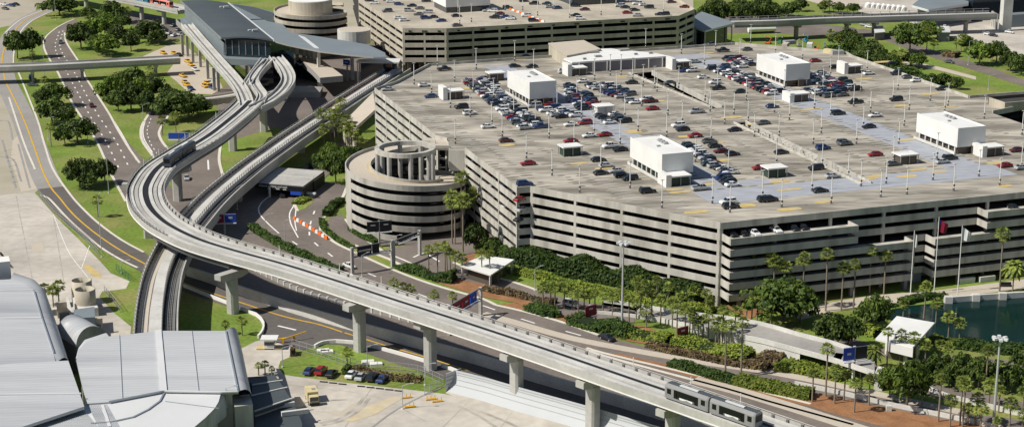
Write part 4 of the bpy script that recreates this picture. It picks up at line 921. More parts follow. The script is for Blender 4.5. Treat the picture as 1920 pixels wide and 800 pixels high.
# low walls and dark undercroft seen beyond the ramp
# far canopy station and glass building on the right
t, p = quad_roof('canopy_station', 'grey wedge-roofed canopy station beside the far garage', 'station', [(1302, 51), (1322, 58), (1378, 43), (1316, 22), (1296, 34)], 14, .8, 'slate_light', 'metal_white', True, 'wall_white', .1)
MB().prism([q.lerp(sum(p, Vector()) / 5, .25) for q in p], 0, 12.9, 'glass_blue').build('glass_hall', t)
t, p = quad_roof('terminal_wing', 'low grey-roofed terminal wing at the top right edge', 'building', [(1710, 10), (1741, 18.5), (1816, 7), (1816, -12), (1740, -14)], 10, 1.2, 'slate_light', 'metal_white', False, wall='grey_wall')
t = thing('airside_building', 'tall dark glass airside building with pale pillars at the top right corner', 'building', W(1900, 58))
o = W(1822, 40); MB().obox(o, E1 * 60, E2 * 40, 0, 26, 'glass').build('glass_body', t)
for u, v, ww in ((1824, 38, 4.5), (1884, 58, 5.5)):
    q = W(u, v); MB().box((q.x, q.y, 14), (ww, 3.0, 28), 'wall_white', TH).build('pillar', t)
q = W(1893, 52); MB().obox(q, E1 * 40, E2 * 6, 0, 6.5, 'slate_light').build('lower_wing', t)
for i in range(4):
    q = W(1868 - i * 3, 56 - i * 2); MB().box((q.x, q.y, 4), (.8, .8, 8), 'wall_white').build('post', t)
for px, lab, hh in (([(1640, 62), (1660, 60), (1655, 48), (1638, 50)], 'low grey service hut beneath the far right guideway', 4), ([(1758, 60), (1782, 60), (1780, 50), (1756, 50)], 'small flat-roofed shed right of the far palms', 5)):
    p = PX(px, hh); c = sum(p, Vector()) / 4; t = thing('service_hut', lab, 'hut', (c.x, c.y, 0)); MB().prism(p, hh - .4, hh, 'metal_white').build('roof', t); MB().prism([q.lerp(c, .08) for q in p], 0, hh - .4, 'grey_wall').build('wall', t)

# ------------------------------------------------------------------ pavilions by the road
t, p = quad_roof('road_pavilion', 'small white flat-roofed pavilion with palm shadows at the foot of the garage', 'pavilion', [(862, 497), (920, 515), (964, 486), (906, 478)], 4.2, .4, 'white', 'wall_white', True, 'wall_white', .1)
MB().prism([q.lerp(sum(p, Vector()) / 4, .3) for q in p], 0, 3.75, 'bronze').build('wall', t)
t, p = quad_roof('lake_pavilion', 'tilted-square white roof pavilion standing at the lake edge', 'pavilion', [(1641.5, 634), (1711, 651), (1752.7, 604), (1681.6, 591.7)], 6.0, .5, 'white', 'white_rough', False)
c = sum(p, Vector()) / 4
for i, (u, v) in enumerate(((1658, 664), (1697, 689), (1722, 690), (1744, 640), (1684, 630))):
    q = W(u, v); q = Vector((q.x, q.y, 0)).lerp(Vector((c.x, c.y, 0)), .12); MB().box((q.x, q.y, 2.7), (.7, .7, 5.4), 'wall_white', TH).build('post', t)
MB().obox(p[0] + (p[1] - p[0]) * .3, (p[1] - p[0]) * .72, (p[2] - p[1]).normalized() * -.2, 3.6, 5.95, 'white_rough').build('front_panel', t)
MB().prism([q.lerp(c, .45) for q in p], 0, 5.4, 'bronze').build('kiosk', t)

# ------------------------------------------------------------------ terminal with metal roofs, bottom left
def eave(mb, inner, outer, zi, zo, key, n=6):
    """rolled eave from the inner line down to the outer line"""
    vs = []; m_ = len(inner)
    for (iu, iv), (ou, ov) in zip(inner, outer):
        a, b = W(iu, iv, zi), W(ou, ov, zo)
        for j in range(n + 1):
            th = j / n * math.pi / 2; f = math.sin(th); vs.append((a.x + (b.x - a.x) * f, a.y + (b.y - a.y) * f, zi - (zi - zo) * (1 - math.cos(th))))
    mb.add(vs, [(i * (n + 1) + j, (i + 1) * (n + 1) + j, (i + 1) * (n + 1) + j + 1, i * (n + 1) + j + 1) for i in range(m_ - 1) for j in range(n)], key)
def ribs(mb, a, b, c, d, n, key, h=.12, wd=.18):
    """standing seams from side a-b to side d-c"""
    for i in range(1, n):
        p, q = a.lerp(b, i / n), d.lerp(c, i / n); e = (q - p); f = Vector((-e.y, e.x, 0)).normalized() * wd / 2
        mb.add([p - f, q - f, q + f, p + f, p - f + Vector((0, 0, h)), q - f + Vector((0, 0, h)), q + f + Vector((0, 0, h)), p + f + Vector((0, 0, h))], [(4, 5, 6, 7), (0, 1, 5, 4), (2, 3, 7, 6), (0, 4, 7, 3), (1, 2, 6, 5)], key)
ZT = 13.5
t = thing('terminal_building', 'low terminal hall at the bottom left under broad grey metal roofs with rolled edges', 'terminal', W(300, 760))
roofC = [(162, 640), (202, 631), (297, 619.5), (423.6, 619.5), (447, 734), (415, 735), (307, 733), (204, 753), (162, 756), (152, 715), (143, 675), (147, 655)]
MB().prism(PX(roofC, ZT), ZT - .5, ZT, 'metal_roof', 'metal_edge').build('roof', t)
MB().prism([q.lerp(sum(PX(roofC, ZT), Vector()) / 12, .06) for q in PX(roofC, ZT)], 0, ZT - .5, 'facade').build('wall', t)
m = MB(); eave(m, [(423.6, 619.5), (431, 655), (439, 695), (447, 734)], [(446, 628), (456, 668), (465, 712), (473, 748)], ZT - .01, ZT - 4, 'metal_roof'); m.build('rolled_eave', t, True)
m = MB(); eave(m, [(204, 630), (170, 639), (158, 652), (152, 675)], [(196, 632), (156, 646), (146, 660), (141, 680)], ZT - .01, ZT - 2.5, 'metal_roof'); m.build('rolled_eave', t, True)
A = [W(u, v, ZT + .02) for u, v in ((202, 631), (297, 619.5), (307, 733), (204, 753))]; B = [W(u, v, ZT + .02) for u, v in ((297, 619.5), (423, 619.5), (446, 733), (307, 733))]
def capline(px, z, key='metal_white', wd=.9, h=.25): return MB().sweep(PX(px, z), [(-wd / 2, 0), (-wd / 2, h), (wd / 2, h), (wd / 2, 0)], key)
capline([(297, 619.6), (307, 733)], ZT + .03, wd=1.4).build('ridge_cap', t); capline([(423, 620), (446.5, 734)], ZT + .03, 'metal_edge', .35).build('ridge_cap', t)
capline([(309, 733.4), (415, 735), (447, 734)], ZT + .03, wd=.5).build('ridge_cap', t); capline([(204, 753), (306, 733.4)], ZT + .03, 'metal_edge', .3).build('ridge_cap', t)
capline([(360, 620), (373, 734)], ZT + .02, 'metal_edge', .12, .1).build('roof_seam', t); capline([(224, 628), (230, 748)], ZT + .02, 'metal_edge', .12, .1).build('roof_seam', t)
# lower skirt roof
ZS = 13.1
sk = [(162, 757), (204, 756), (306, 736), (414, 737), (410, 752), (402, 765), (385, 782), (352, 810), (300, 835), (20, 835), (36, 801), (157, 762)]
MB().prism(PX(sk, ZS), ZS - .5, ZS, 'metal_white', 'metal_edge').build('lower_roof', t)
MB().prism([q.lerp(sum(PX(sk, ZS), Vector()) / 12, .05) for q in PX(sk, ZS)], 0, ZS - .5, 'facade').build('wall', t)
m = MB(); a, b, c, d_ = [W(u, v, ZS + .01) for u, v in ((157, 765), (40, 805), (80, 838), (190, 805))]
ribs(m, a, b, c, d_, 34, 'metal_roof', .12, .28); a, b, c, d_ = [W(u, v, ZS + .01) for u, v in ((162, 760), (202, 758), (226, 800), (186, 808))]; ribs(m, a, b, c, d_, 12, 'metal_roof', .12, .28)
m.build('standing_seam', t)
capline([(308, 737), (300, 752), (278, 768), (250, 782), (205, 792), (170, 794)], ZS + .02, 'metal_edge', .35).build('ridge_cap', t)
capline([(192, 760), (206, 800)], ZS + .02, wd=.6).build('ridge_cap', t); capline([(310, 752), (410, 765)], ZS + .02, 'metal_edge', .2, .1).build('roof_seam', t)
m = MB(); eave(m, [(416, 737), (411, 752), (402, 766), (385, 783), (352, 810)], [(424, 738), (430, 760), (424, 780), (400, 800), (372, 828)], ZS - .01, ZS - 4.5, 'metal_roof'); m.build('rolled_eave', t, True)
# corner block
p = PX([(428, 738), (473.5, 750), (472, 762), (432, 765)], ZT - 3.6); MB().prism(PX([(424, 738), (470, 740), (474, 756), (440, 760)], ZT - 3), 0, ZT - 3.2, 'facade').build('corner_block', t)
q = W(453, 752, 8); 
for zz in (2.2, 6.2): MB().obox(W(440, 790, 0), E1 * 4.2, -E2 * .12, zz, zz + 2.6, 'glass').build('window', t)
# left terminal roofs
t = thing('terminal_building', 'left terminal block under three overlapping grey metal roof panels', 'terminal', W(40, 700))
rA = [(-140, 522), (0, 524), (20, 523), (46, 531), (64, 546), (78, 594), (100, 660), (104, 678), (-140, 686)]
MB().prism(PX(rA, ZT), ZT - .5, ZT, 'metal_roof', 'metal_edge').build('roof', t); MB().prism([q.lerp(sum(PX(rA, ZT), Vector()) / 9, .03) for q in PX(rA, ZT)], 0, ZT - .5, 'facade').build('wall', t)
m = MB(); eave(m, [(20, 523), (46, 531), (64, 546), (78, 594), (100, 660), (106, 680)], [(30, 522), (68, 535), (86, 552), (105, 606), (124, 665), (130, 684)], ZT - .01, ZT - 4, 'metal_roof'); m.build('rolled_eave', t, True)
capline([(-140, 600), (0, 597), (79, 596)], ZT + .02, wd=.5).build('ridge_cap', t); capline([(-140, 549), (0, 545), (63, 544)], ZT + .02, wd=.5).build('ridge_cap', t); capline([(64, 546), (78, 594), (101, 662)], ZT + .02, 'metal_edge', .3).build('ridge_cap', t)
rB = [(-140, 690), (0, 682), (128, 675), (158, 761), (36, 801), (-40, 828), (-140, 850)]
MB().prism(PX(rB, ZT + 1.2), ZT + .55, ZT + 1.2, 'metal_roof', 'metal_edge').build('upper_roof', t)
capline([(-140, 752), (0, 740), (152, 738)], ZT + 1.22, wd=.4).build('ridge_cap', t)
A = [W(u, v, ZT + 1.22) for u, v in ((-20, 684), (128, 675), (156, 757), (0, 812))]; A = [W(u, v, ZT + .02) for u, v in ((-40, 547), (66, 546), (104, 676), (-40, 684))]
for (u, v) in ((-2, 528), (-20, 520)): pass
q = W(0, 523, 12); tag(MB().box((q.x - 2, q.y + 4, 8.0), (7, 5, 16), 'white_rough', TH).build('stair_block'), 'white stair block rising behind the left terminal roof', 'stair block')
# dark annex right of the terminal
t = thing('terminal_annex', 'dark-roofed beige annex in the shade right of the terminal, with concrete fins', 'building', W(510, 760))
p = PX([(464, 706), (516, 702.5), (546, 748), (476, 772)], 6.0); MB().prism(p, 5.2, 6.0, 'slate').build('roof', t); MB().prism([q.lerp(sum(p, Vector()) / 4, .06) for q in p], 0, 5.2, 'facade_tan').build('wall', t)
p2 = PX([(476, 773), (548, 750), (566, 790), (566, 830), (480, 830)], 4.5); MB().prism(p2, 0, 4.5, 'slate').build('lower_block', t)
for f in (.25, .55, .98):
    a, b = p[0].lerp(p[3], f), p[1].lerp(p[2], f); d = (b - a).normalized(); MB().obox(a, (b - a) + d * .8, Vector((-d.y, d.x, 0)) * -.35, 6.02, 6.25, 'wall_white').build('roof_fin', t)
for u, v in ((536, 752), (562, 765)):
    q = W(u, v, 6); MB().obox(q - E1 * 4, E1 * 6, E2 * .8, 4.6, 5.6, 'wall_white').build('roof_fin', t)
# cooling towers and plant yard
t = thing('plant_yard', 'grey plant enclosure with pale beams between the terminal halls', 'plant yard', W(155, 640))
for (u0, v0, u1, v1) in ((106, 568, 128, 565), (111, 587, 134, 584), (117, 604, 192, 596)):
    a, b = W(u0, v0, 4.2), W(u1, v1, 4.2); MB().obox(a, b - a, E2 * .8, 0, 4.2, 'facade_tan').build('beam_wall', t)
MB().prism(PX([(128, 556), (140, 602), (134, 602), (123, 556)], 4.5), 0, 4.5, 'wall_white').build('side_wall', t)
MB().prism(PX([(139, 596), (178, 594), (177, 574), (138, 580)], 4.8), 0, 4.8, 'slate_light').build('plant_block', t)
MB().prism(PX([(140, 622), (190, 614), (188, 602), (138, 606)], 2.5), 0, 2.5, 'glass_blue').build('plant_block', t)
MB().prism(PX([(143, 580), (184, 576), (170, 546), (133, 548)], 2.4), 0, 2.4, 'wall_white').build('tower_base', t)
for i, (u, v, lab) in enumerate(((154, 541, 'round open-topped tan cooling tower, the one farther from the terminal roof'), (160.5, 558, 'round open-topped tan cooling tower, the nearer and fuller one'))):
    q = W(u, v, 2.4); r, h = 2.75, hgt(u, 566 if i else 548, 548 if i else 533, 2.4) + .6
    q = W(u, (v + 10), 2.4); tw = thing('cooling_tower', lab, 'cooling tower', q, 'twin cooling towers'); n = 28; mbs = MB(); vs = []
    for j in range(n):
        th = 2 * math.pi * j / n
        for rr, zz in ((r, 2.4), (r, 2.4 + 4.0), (r - .3, 2.4 + 4.0), (r - .3, 3.4)): vs.append((q.x + rr * math.cos(th), q.y + rr * math.sin(th), zz))
    mbs.add(vs, [(j * 4 + c, j * 4 + c + 1, ((j + 1) % n) * 4 + c + 1, ((j + 1) % n) * 4 + c) for j in range(n) for c in range(3)], 'facade_tan'); mbs.build('shell', tw, True)
    MB().cyl((q.x, q.y, 3.3), r - .32, .1, 'dark_interior', 24).build('fan_deck', tw)
# barrel dome
a = W(143, 650, 7); b = W(200, 637, 7); ax = (b - a); L = ax.length; axn = ax.normalized(); n2 = Vector((-axn.y, axn.x, 0)); m = MB(); vs = []; k = 14
for j in range(k + 1):
    th = math.pi * j / k
    for s in (0, 1): vs.append(a + axn * (L / 2 - L / 2 * math.cos(th)) + n2 * (s * 11) + Vector((0, 0, 4.4 * math.sin(th))))
m.add(vs, [(2 * j, 2 * j + 1, 2 * j + 3, 2 * j + 2) for j in range(k)] + [tuple(2 * j for j in range(k, -1, -1)), tuple(2 * j + 1 for j in range(k + 1))], 'metal_roof')
t = m.build('barrel_vault', None, True); tag(t, 'small grey barrel-vaulted roof tucked behind the terminal hall', 'roof vault'); MB().obox(Vector((a.x, a.y, 0)), ax, n2 * 11, 0, 6.98, 'grey_wall').build('wall', t)

# ------------------------------------------------------------------ long walls and blast fence
def wall(name, label, cat, px, h, th, key, z0=0.0):
    p = PX(px, 0); m = MB().sweep(spline(p, 6), [(-th / 2, z0), (-th / 2, h), (th / 2, h), (th / 2, z0)], key); o = m.build(name); tag(o, label, cat); return o
wall('retaining_wall', 'long pale concrete wall in guideway shadow beside the dark service road', 'wall', [(351, 517), (401, 533), (448, 553), (530, 580), (560, 590), (667, 621), (792, 655), (880, 679), (1000, 715), (1200, 774), (1340, 818)], 2.9, .5, 'wall_white')
bw = wall('parapet_wall', 'low road parapet with regular pale posts in the guideway shadow', 'parapet', [(470, 504), (560, 546), (650, 574), (740, 596), (860, 630), (1000, 672), (1180, 728)], 1.0, .4, 'girder')
m = MB()
for q, h in along(spline(PX([(470, 504), (560, 546), (650, 574), (740, 596), (860, 630), (1000, 672), (1180, 728)]), 6), 3.2): m.box((q.x, q.y, .65), (.6, .7, 1.3), 'wall_white', h)
tag(m.build('parapet_post', bw), kind='stuff')
bf = MB(); base = spline(PX([(838, 734), (900, 750), (960, 768), (1080, 802), (1240, 850)]), 5); k = 9; prof = []
for j in range(k + 1):
    f = j / k; prof.append((1.2 + 1.6 * (1 - f) ** 2 - 1.6 + .0, 4.6 * f))
prof = [(2.6 - 2.6 * (1 - (j / k)) ** 2 * -1 - 2.6, 4.6 * j / k) for j in range(k + 1)]
prof = [(3.0 * (1 - (1 - j / k) ** 2), 4.6 * j / k) for j in range(k + 1)]
t = thing('blast_fence', 'curved ribbed white blast fence along the apron edge', 'blast fence', base[0])
MB().sweep(base, prof, 'blast_white', closed=False).build('deflector', t, True)
for j in (3, 5, 7, 8):
    f = j / k; o, z = 3.0 * (1 - (1 - f) ** 2), 4.6 * f; MB().sweep(base, [(o - .1, z), (o - .1, z + .1), (o, z + .1), (o, z)], 'pole_grey').build('rib', t)
for q, h in along(offs(base, 3.2), 6): MB().box((q.x, q.y, 2.2), (.3, .3, 4.4), 'girder', h).build('strut', t)
a, b = W(836, 734), W(864, 724); MB().obox(a, b - a, Vector((0, .25, 0)), 0, 4.5, 'blast_white').build('end_wing', t)
for z in (1.6, 2.6, 3.5): MB().obox(a + Vector((0, -.1, 0)), b - a, Vector((0, .08, 0)), z, z + .14, 'girder').build('rib', t)
MB().add([base[0] + Vector((0, 0, 0))] + [Vector((base[0].x, base[0].y, 0)) + Vector((-(base[1] - base[0]).normalized().y, (base[1] - base[0]).normalized().x, 0)) * o + Vector((0, 0, z)) for o, z in prof], [tuple(range(len(prof) + 1))], 'slate_light').build('end_panel', t)  # white end panel's shade put into the slate colour
wall('low_wall', 'low pale wall behind the orange mulch bed at the bottom right', 'low wall', [(1490, 722), (1560, 736), (1620, 750), (1680, 764), (1760, 780), (1880, 806)], 1.1, .4, 'wall_white')
wall('low_wall', 'long low pale wall on the far side of the shaded lower road by the lake trees', 'low wall', [(1690, 716), (1735, 729), (1775, 745), (1860, 766), (1960, 790)], 1.1, .4, 'wall_white')
# elevated ramp on the right with its retaining wall
t = thing('elevated_ramp', 'concrete ramp rising behind the palms on a long pale retaining wall', 'ramp', W(1400, 650))
zf = lambda f: 4.2 * max(0, min(1, (f - .22) * 1.8))
Lp = [(1120, 588), (1180, 594), (1240, 602), (1290, 612), (1350, 625), (1430, 641), (1500, 660), (1560, 676), (1640, 702)]; Up = [(1130, 566), (1200, 576), (1250, 584), (1310, 592), (1395, 603), (1450, 615), (1500, 630), (1560, 645), (1640, 672)]
n = len(Lp); A = [W(u, v, zf(i / (n - 1))) for i, (u, v) in enumerate(Lp)]; B = [W(u, v, zf(i / (n - 1))) for i, (u, v) in enumerate(Up)]
m = MB(); m.add(A + B, [(i, i + 1, n + i + 1, n + i) for i in range(n - 1)], 'road_grey'); m.build('ramp_deck', t)
for pts in (A, B):
    s = spline(pts, 5); o = MB().sweep(s, [(-.2, -.3), (-.2, .95), (.2, .95), (.2, -.3)], 'wall_white'); o.build('parapet', t)
k7 = 7; fl_ = [Vector((q.x, q.y, 0)) for q in A[:k7]]; m = MB()
m.add(fl_ + [q + Vector((0, 0, .9)) for q in A[:k7]], [(i, i + 1, k7 + i + 1, k7 + i) for i in range(k7 - 1)], 'wall_white'); m.build('retaining_wall', t)
for q in (A[7], A[8]): MB().box((q.x + 2, q.y + 3, q.z / 2), (2, 5, q.z), 'wall_white', R(-20)).build('pier', t)
# ------------------------------------------------------------------ trees
def leaf_quads(mb, c, n, rad, size, key, r, squash=1.0, shell=.55):
    for _ in range(n):
        while True:
            d = Vector((r.uniform(-1, 1), r.uniform(-1, 1), r.uniform(-1, 1)))
            if .05 < d.length < 1: break
        d = d.normalized() * (shell + (1 - shell) * r.random()) * rad; d.z *= squash
        p = Vector(c) + d; nrm = (d.normalized() + Vector((r.uniform(-.7, .7), r.uniform(-.7, .7), r.uniform(-.3, .9)))).normalized()
        a = nrm.orthogonal().normalized(); b = nrm.cross(a); th = r.uniform(0, 6.28); a, b = a * math.cos(th) + b * math.sin(th), b * math.cos(th) - a * math.sin(th)
        s = size * r.uniform(.6, 1.25); mb.add([p - a * s - b * s * .6, p + a * s - b * s * .5, p + a * s * .8 + b * s * .6, p - a * s * .9 + b * s * .5], [(0, 1, 2, 3)], key)
def crown_proto(seed, key, n_cl=30, nl=60, flat=.62):
    """unit crown: radius about 1, centred, base at z=0"""
    r = random.Random(seed); mb = MB()
    for i in range(n_cl):
        a = i * 2.4 + r.uniform(-.4, .4); f = math.sqrt((i + .6) / n_cl); rad = .76 * f * r.uniform(.6, 1.25)
        zc_ = flat * (1.05 - .72 * f * f) * r.uniform(.75, 1.1) + .12
        leaf_quads(mb, (rad * math.cos(a), rad * math.sin(a), zc_), nl, r.uniform(.13, .33), .056, key, r, .72)
    for i in range(8):
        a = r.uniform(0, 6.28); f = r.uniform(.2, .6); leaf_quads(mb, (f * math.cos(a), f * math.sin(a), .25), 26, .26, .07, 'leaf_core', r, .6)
    return mb
def trunk_proto(seed):
    r = random.Random(seed); mb = MB(); mb.tube((0, 0, 0), (.02, .01, .5), .05, 'trunk', .036, 7)
    for i in range(5):
        a = i * 1.26 + r.uniform(-.3, .3); l = r.uniform(.35, .55); q = (l * math.cos(a), l * math.sin(a), r.uniform(.72, .95)); mb.tube((.02, .01, r.uniform(.38, .5)), q, .028, 'trunk', .012, 5)
    return mb
TP = {}
for key in ('leaf_oak', 'leaf_bright'):
    for s in range(4):
        mb = crown_proto(s * 7 + (1 if key == 'leaf_oak' else 90), key); me = mb.build('crown'); tk = trunk_proto(s).build('trunk'); TP[(key, s)] = (me.data, tk.data)
        bpy.data.objects.remove(me); bpy.data.objects.remove(tk)
NT = [0]
def tree(u, vb, w_px, h_px, key='leaf_oak', area='ground', name='oak_tree', desc='broad leafy tree', z0=0.0):
    """crown w_px wide, tree h_px tall with its foot at (u, vb)"""
    i = NT[0]; NT[0] += 1; w_px *= 1.2 if area != 'helix' else 1; h_px *= 1.08; p = W(u, vb, z0); H = hgt(u, vb, vb - h_px, z0); rad = abs(W(u + w_px / 2, vb, z0).x - p.x)
    H = max(H - rad * .16, 3); t = thing(name, None, 'tree', p, 'broad leafy trees'); LAB.append((t, desc, area))
    cr, tr = TP[(key, i % 4)]
    o = bpy.data.objects.new('crown', cr); C.objects.link(o); o.parent = t; zb = H * .22; o.location = (0, 0, zb); rv = random.Random(i); o.scale = (rad * rv.uniform(.85, 1.12), rad * rv.uniform(.85, 1.12), (H - zb) / .88); o.rotation_euler = (0, 0, i * 1.7)
    o = bpy.data.objects.new('trunk', tr); C.objects.link(o); o.parent = t; o.scale = (max(rad * .9, 3), max(rad * .9, 3), H * .75); o.rotation_euler = (0, 0, i * 1.1)
OAK = 'leaf_oak'; BRI = 'leaf_bright'
for a in [(33, 110, 46, 52, OAK), (62, 108, 42, 54, OAK), (112, 30, 62, 40, OAK), (165, 34, 34, 22, BRI), (212, 44, 56, 44, OAK), (152, 92, 56, 52, OAK), (197, 70, 56, 46, BRI), (200, 104, 66, 42, BRI), (180, 98, 40, 34, OAK), (246, 96, 36, 36, OAK), (278, 80, 66, 44, OAK), (262, 72, 30, 24, BRI),
          (100, 200, 62, 46, OAK), (98, 232, 68, 52, OAK), (146, 268, 74, 48, OAK), (122, 272, 40, 36, OAK), (206, 196, 48, 50, BRI), (246, 172, 62, 48, OAK), (246, 208, 60, 52, OAK), (288, 186, 56, 44, OAK), (334, 226, 92, 58, OAK), (372, 220, 52, 42, OAK), (226, 180, 38, 40, BRI), (305, 214, 44, 36, OAK),
          (85, 205, 40, 40, OAK), (120, 236, 44, 40, OAK), (265, 190, 44, 44, BRI), (222, 210, 48, 44, OAK), (275, 214, 46, 44, OAK), (318, 206, 44, 44, OAK), (355, 226, 52, 46, OAK), (172, 78, 44, 40, BRI), (222, 84, 44, 40, OAK), (228, 58, 40, 34, OAK), (188, 50, 40, 30, OAK), (298, 84, 36, 30, OAK), (130, 22, 40, 26, OAK), (166, 356, 40, 40, OAK), (150, 352, 62, 56, OAK), (197, 346, 54, 50, OAK), (172, 344, 40, 44, OAK),
          (612, 318, 48, 44, BRI), (630, 345, 56, 62, OAK), (645, 320, 40, 42, BRI), (655, 338, 34, 40, OAK), (620, 300, 34, 34, BRI)]: tree(*a, area='left')
for a in [(1468, 606, 122, 88, OAK), (1500, 606, 70, 66, OAK), (1560, 655, 82, 70, OAK), (1590, 652, 70, 64, OAK), (1640, 618, 66, 66, OAK), (1620, 606, 40, 44, OAK), (1700, 762, 96, 86, BRI), (1668, 745, 60, 60, BRI),
          (1754, 716, 60, 54, OAK), (1800, 718, 62, 58, OAK), (1834, 730, 60, 62, OAK), (1895, 735, 62, 56, OAK), (1780, 726, 50, 46, OAK), (1870, 722, 46, 48, OAK), (1920, 700, 50, 46, OAK)]: tree(*a, area='lake')
for a in [(1326, 50, 40, 46, OAK), (1350, 48, 40, 44, OAK), (1376, 46, 42, 42, OAK), (1402, 48, 44, 44, OAK), (1428, 46, 44, 42, OAK), (1452, 44, 44, 34, OAK), (1478, 32, 46, 30, OAK), (1340, 30, 44, 34, OAK), (1385, 26, 44, 32, OAK), (1430, 24, 44, 30, OAK), (1500, 22, 30, 26, OAK), (1545, 24, 30, 24, OAK), (1572, 26, 26, 22, OAK), (1600, 26, 26, 20, OAK),
          (1575, 92, 40, 34, OAK), (1620, 122, 46, 34, OAK), (1650, 126, 44, 32, OAK), (1720, 128, 40, 28, BRI), (1606, 106, 54, 44, OAK), (1632, 112, 56, 40, OAK), (1590, 88, 40, 36, OAK), (1706, 100, 66, 58, OAK), (1738, 76, 52, 38, BRI), (1694, 78, 34, 34, OAK), (1836, 122, 58, 46, BRI), (1868, 118, 50, 42, OAK), (1894, 134, 48, 40, OAK), (1915, 142, 44, 40, OAK), (1812, 98, 36, 34, OAK), (1672, 128, 36, 28, OAK), (1706, 124, 36, 26, OAK), (1748, 168, 30, 30, OAK), (1770, 164, 34, 28, OAK), (1795, 168, 26, 24, OAK)]: tree(*a, area='far right', z0=0)
tree(893, 474, 62, 58, OAK, 'helix', 'magnolia_tree', 'glossy large-leaved tree'); tree(925, 482, 46, 34, OAK, 'helix')
tree(1668, 720, 20, 24, BRI, 'lake', 'oak_tree')

# ------------------------------------------------------------------ palms
def palm_proto(seed, n=24, key='leaf_palm', feather=False):
    r = random.Random(seed); cr = MB(); dead = MB()
    for i in range(n):
        a = i * 2.39996; el = 1.35 - 1.95 * (i / n) ** .8 + r.uniform(-.12, .12); L = r.uniform(.82, 1.08)
        d = Vector((math.cos(a) * math.cos(el), math.sin(a) * math.cos(el), math.sin(el))); s = Vector((-math.sin(a), math.cos(a), 0)); up = d.cross(s) * -1
        if feather:
            pts = [d * L * f + Vector((0, 0, -.55 * L * f * f)) for f in (0, .3, .55, .8, 1.0)]
            for k in range(4):
                p, q = pts[k], pts[k + 1]; wd = (.13, .19, .17, .10, .02)
                cr.add([p - s * wd[k] - Vector((0, 0, .05)), p, q, q - s * wd[k + 1] - Vector((0, 0, .05))], [(0, 1, 2, 3)], key); cr.add([p, p + s * wd[k] - Vector((0, 0, .05)), q + s * wd[k + 1] - Vector((0, 0, .05)), q], [(0, 1, 2, 3)], key)
        else:
            b = d * L * .45
            cr.add([s * -.012, s * .012, b + s * .012, b - s * .012], [(0, 1, 2, 3)], key)
            for k in range(-3, 4):
                g = k * .34; dd = (d * math.cos(g) + s * math.sin(g)); dr = -.14 * L - .10 * abs(k) / 3
                m_ = b + dd * L * .34 + Vector((0, 0, dr * .25)); e = b + dd * L * .58 + Vector((0, 0, dr)); w_ = dd.cross(up).normalized() * .055
                cr.add([b, m_ - w_, e, m_ + w_], [(0, 1, 2, 3)], key)
    for i in range(16):
        a = i * 2.4; d = Vector((math.cos(a), math.sin(a), 0)); s = Vector((-d.y, d.x, 0)) * .09; z = r.uniform(-.25, .02)
        dead.add([d * .05 + Vector((0, 0, z)) - s, d * .05 + Vector((0, 0, z)) + s, d * r.uniform(.22, .4) + Vector((0, 0, z - .55)) + s * .6, d * r.uniform(.22, .4) + Vector((0, 0, z - .55)) - s * .6], [(0, 1, 2, 3)], 'dead_frond')
    return cr, dead
PPM = []
for s in range(4):
    a, b = palm_proto(s, 24 if s < 3 else 46, 'leaf_palm', s == 3); a, b = a.build('fronds'), b.build('dead_fronds'); PPM.append((a.data, b.data)); bpy.data.objects.remove(a); bpy.data.objects.remove(b)
tk = MB(); tk.tube((0, 0, 0), (0, 0, 1), 1.0, 'palm_trunk', .72, 7); o = tk.build('trunk'); TRK = o.data; bpy.data.objects.remove(o)
NP = [0]
def palm(u, vc, vb, area='palms', rad=2.3, desc=None, dead=True, kind=None, z0=0.0, name='palm_tree'):
    i = NP[0]; NP[0] += 1; p = W(u, vb, z0); H = hgt(u, vb, vc, z0); r = random.Random(i * 13)
    rad *= r.uniform(.92, 1.2); rad = min(rad * (.82 if area in ('row', 'lake', 'pavilion') else 1.05), max(1.0, H * .48)); k = i % 3 if kind is None else kind
    t = thing(name, None, 'palm', p, 'palms around the roads and lake'); LAB.append((t, desc or ('tall slender fan palm' if H > 11 else 'fan palm' if H > 5.5 else 'short young palm'), area))
    lean = (r.uniform(-.02, .02), r.uniform(-.02, .02)); t.rotation_euler = (lean[0], lean[1], r.uniform(0, 6.28))
    o = bpy.data.objects.new('fronds', PPM[k][0]); C.objects.link(o); o.parent = t; o.location = (0, 0, H); o.scale = (rad, rad, rad)
    if dead and k < 3 and area not in ('row', 'pavilion'): o = bpy.data.objects.new('dead_fronds', PPM[k][1]); C.objects.link(o); o.parent = t; o.location = (0, 0, H - .1); o.scale = (rad * .6, rad * .6, rad * .6)
    o = bpy.data.objects.new('trunk', TRK); C.objects.link(o); o.parent = t; tr = .17 + .006 * H; o.scale = (tr, tr, H)
Z = lambda x0, y0, L, k=2.9625: [(x0 + a / k, y0 + b / k, y0 + c / k) for a, b, c in L]
for a in Z(960, 530, [(172, 30, 145), (215, 25, 145), (237, 30, 150), (290, 35, 145), (335, 55, 150), (368, 62, 170), (430, 70, 140), (505, 78, 160), (557, 85, 180), (650, 88, 225), (690, 112, 200), (745, 152, 250), (742, 12, 110), (865, 22, 130), (935, 75, 190), (1005, 45, 130), (1100, 92, 170), (1168, 152, 335), (1000, 182, 330), (1030, 212, 330), (1060, 205, 325), (1090, 192, 330), (1130, 242, 350), (1185, 238, 525), (1215, 235, 360), (1272, 220, 525), (1330, 98, 230), (1385, 165, 240), (690, -10, 100), (985, 160, 330), (1150, 215, 345), (600, 35, 100), (800, -15, 120), (715, 40, 190), (775, 60, 180), (825, 95, 230), (890, 110, 250), (915, 150, 300), (960, 150, 310), (1080, 60, 150), (1240, 160, 300), (1300, 130, 240), (460, 60, 140), (400, 62, 140), (1360, 70, 210)]): palm(*a, area='row')
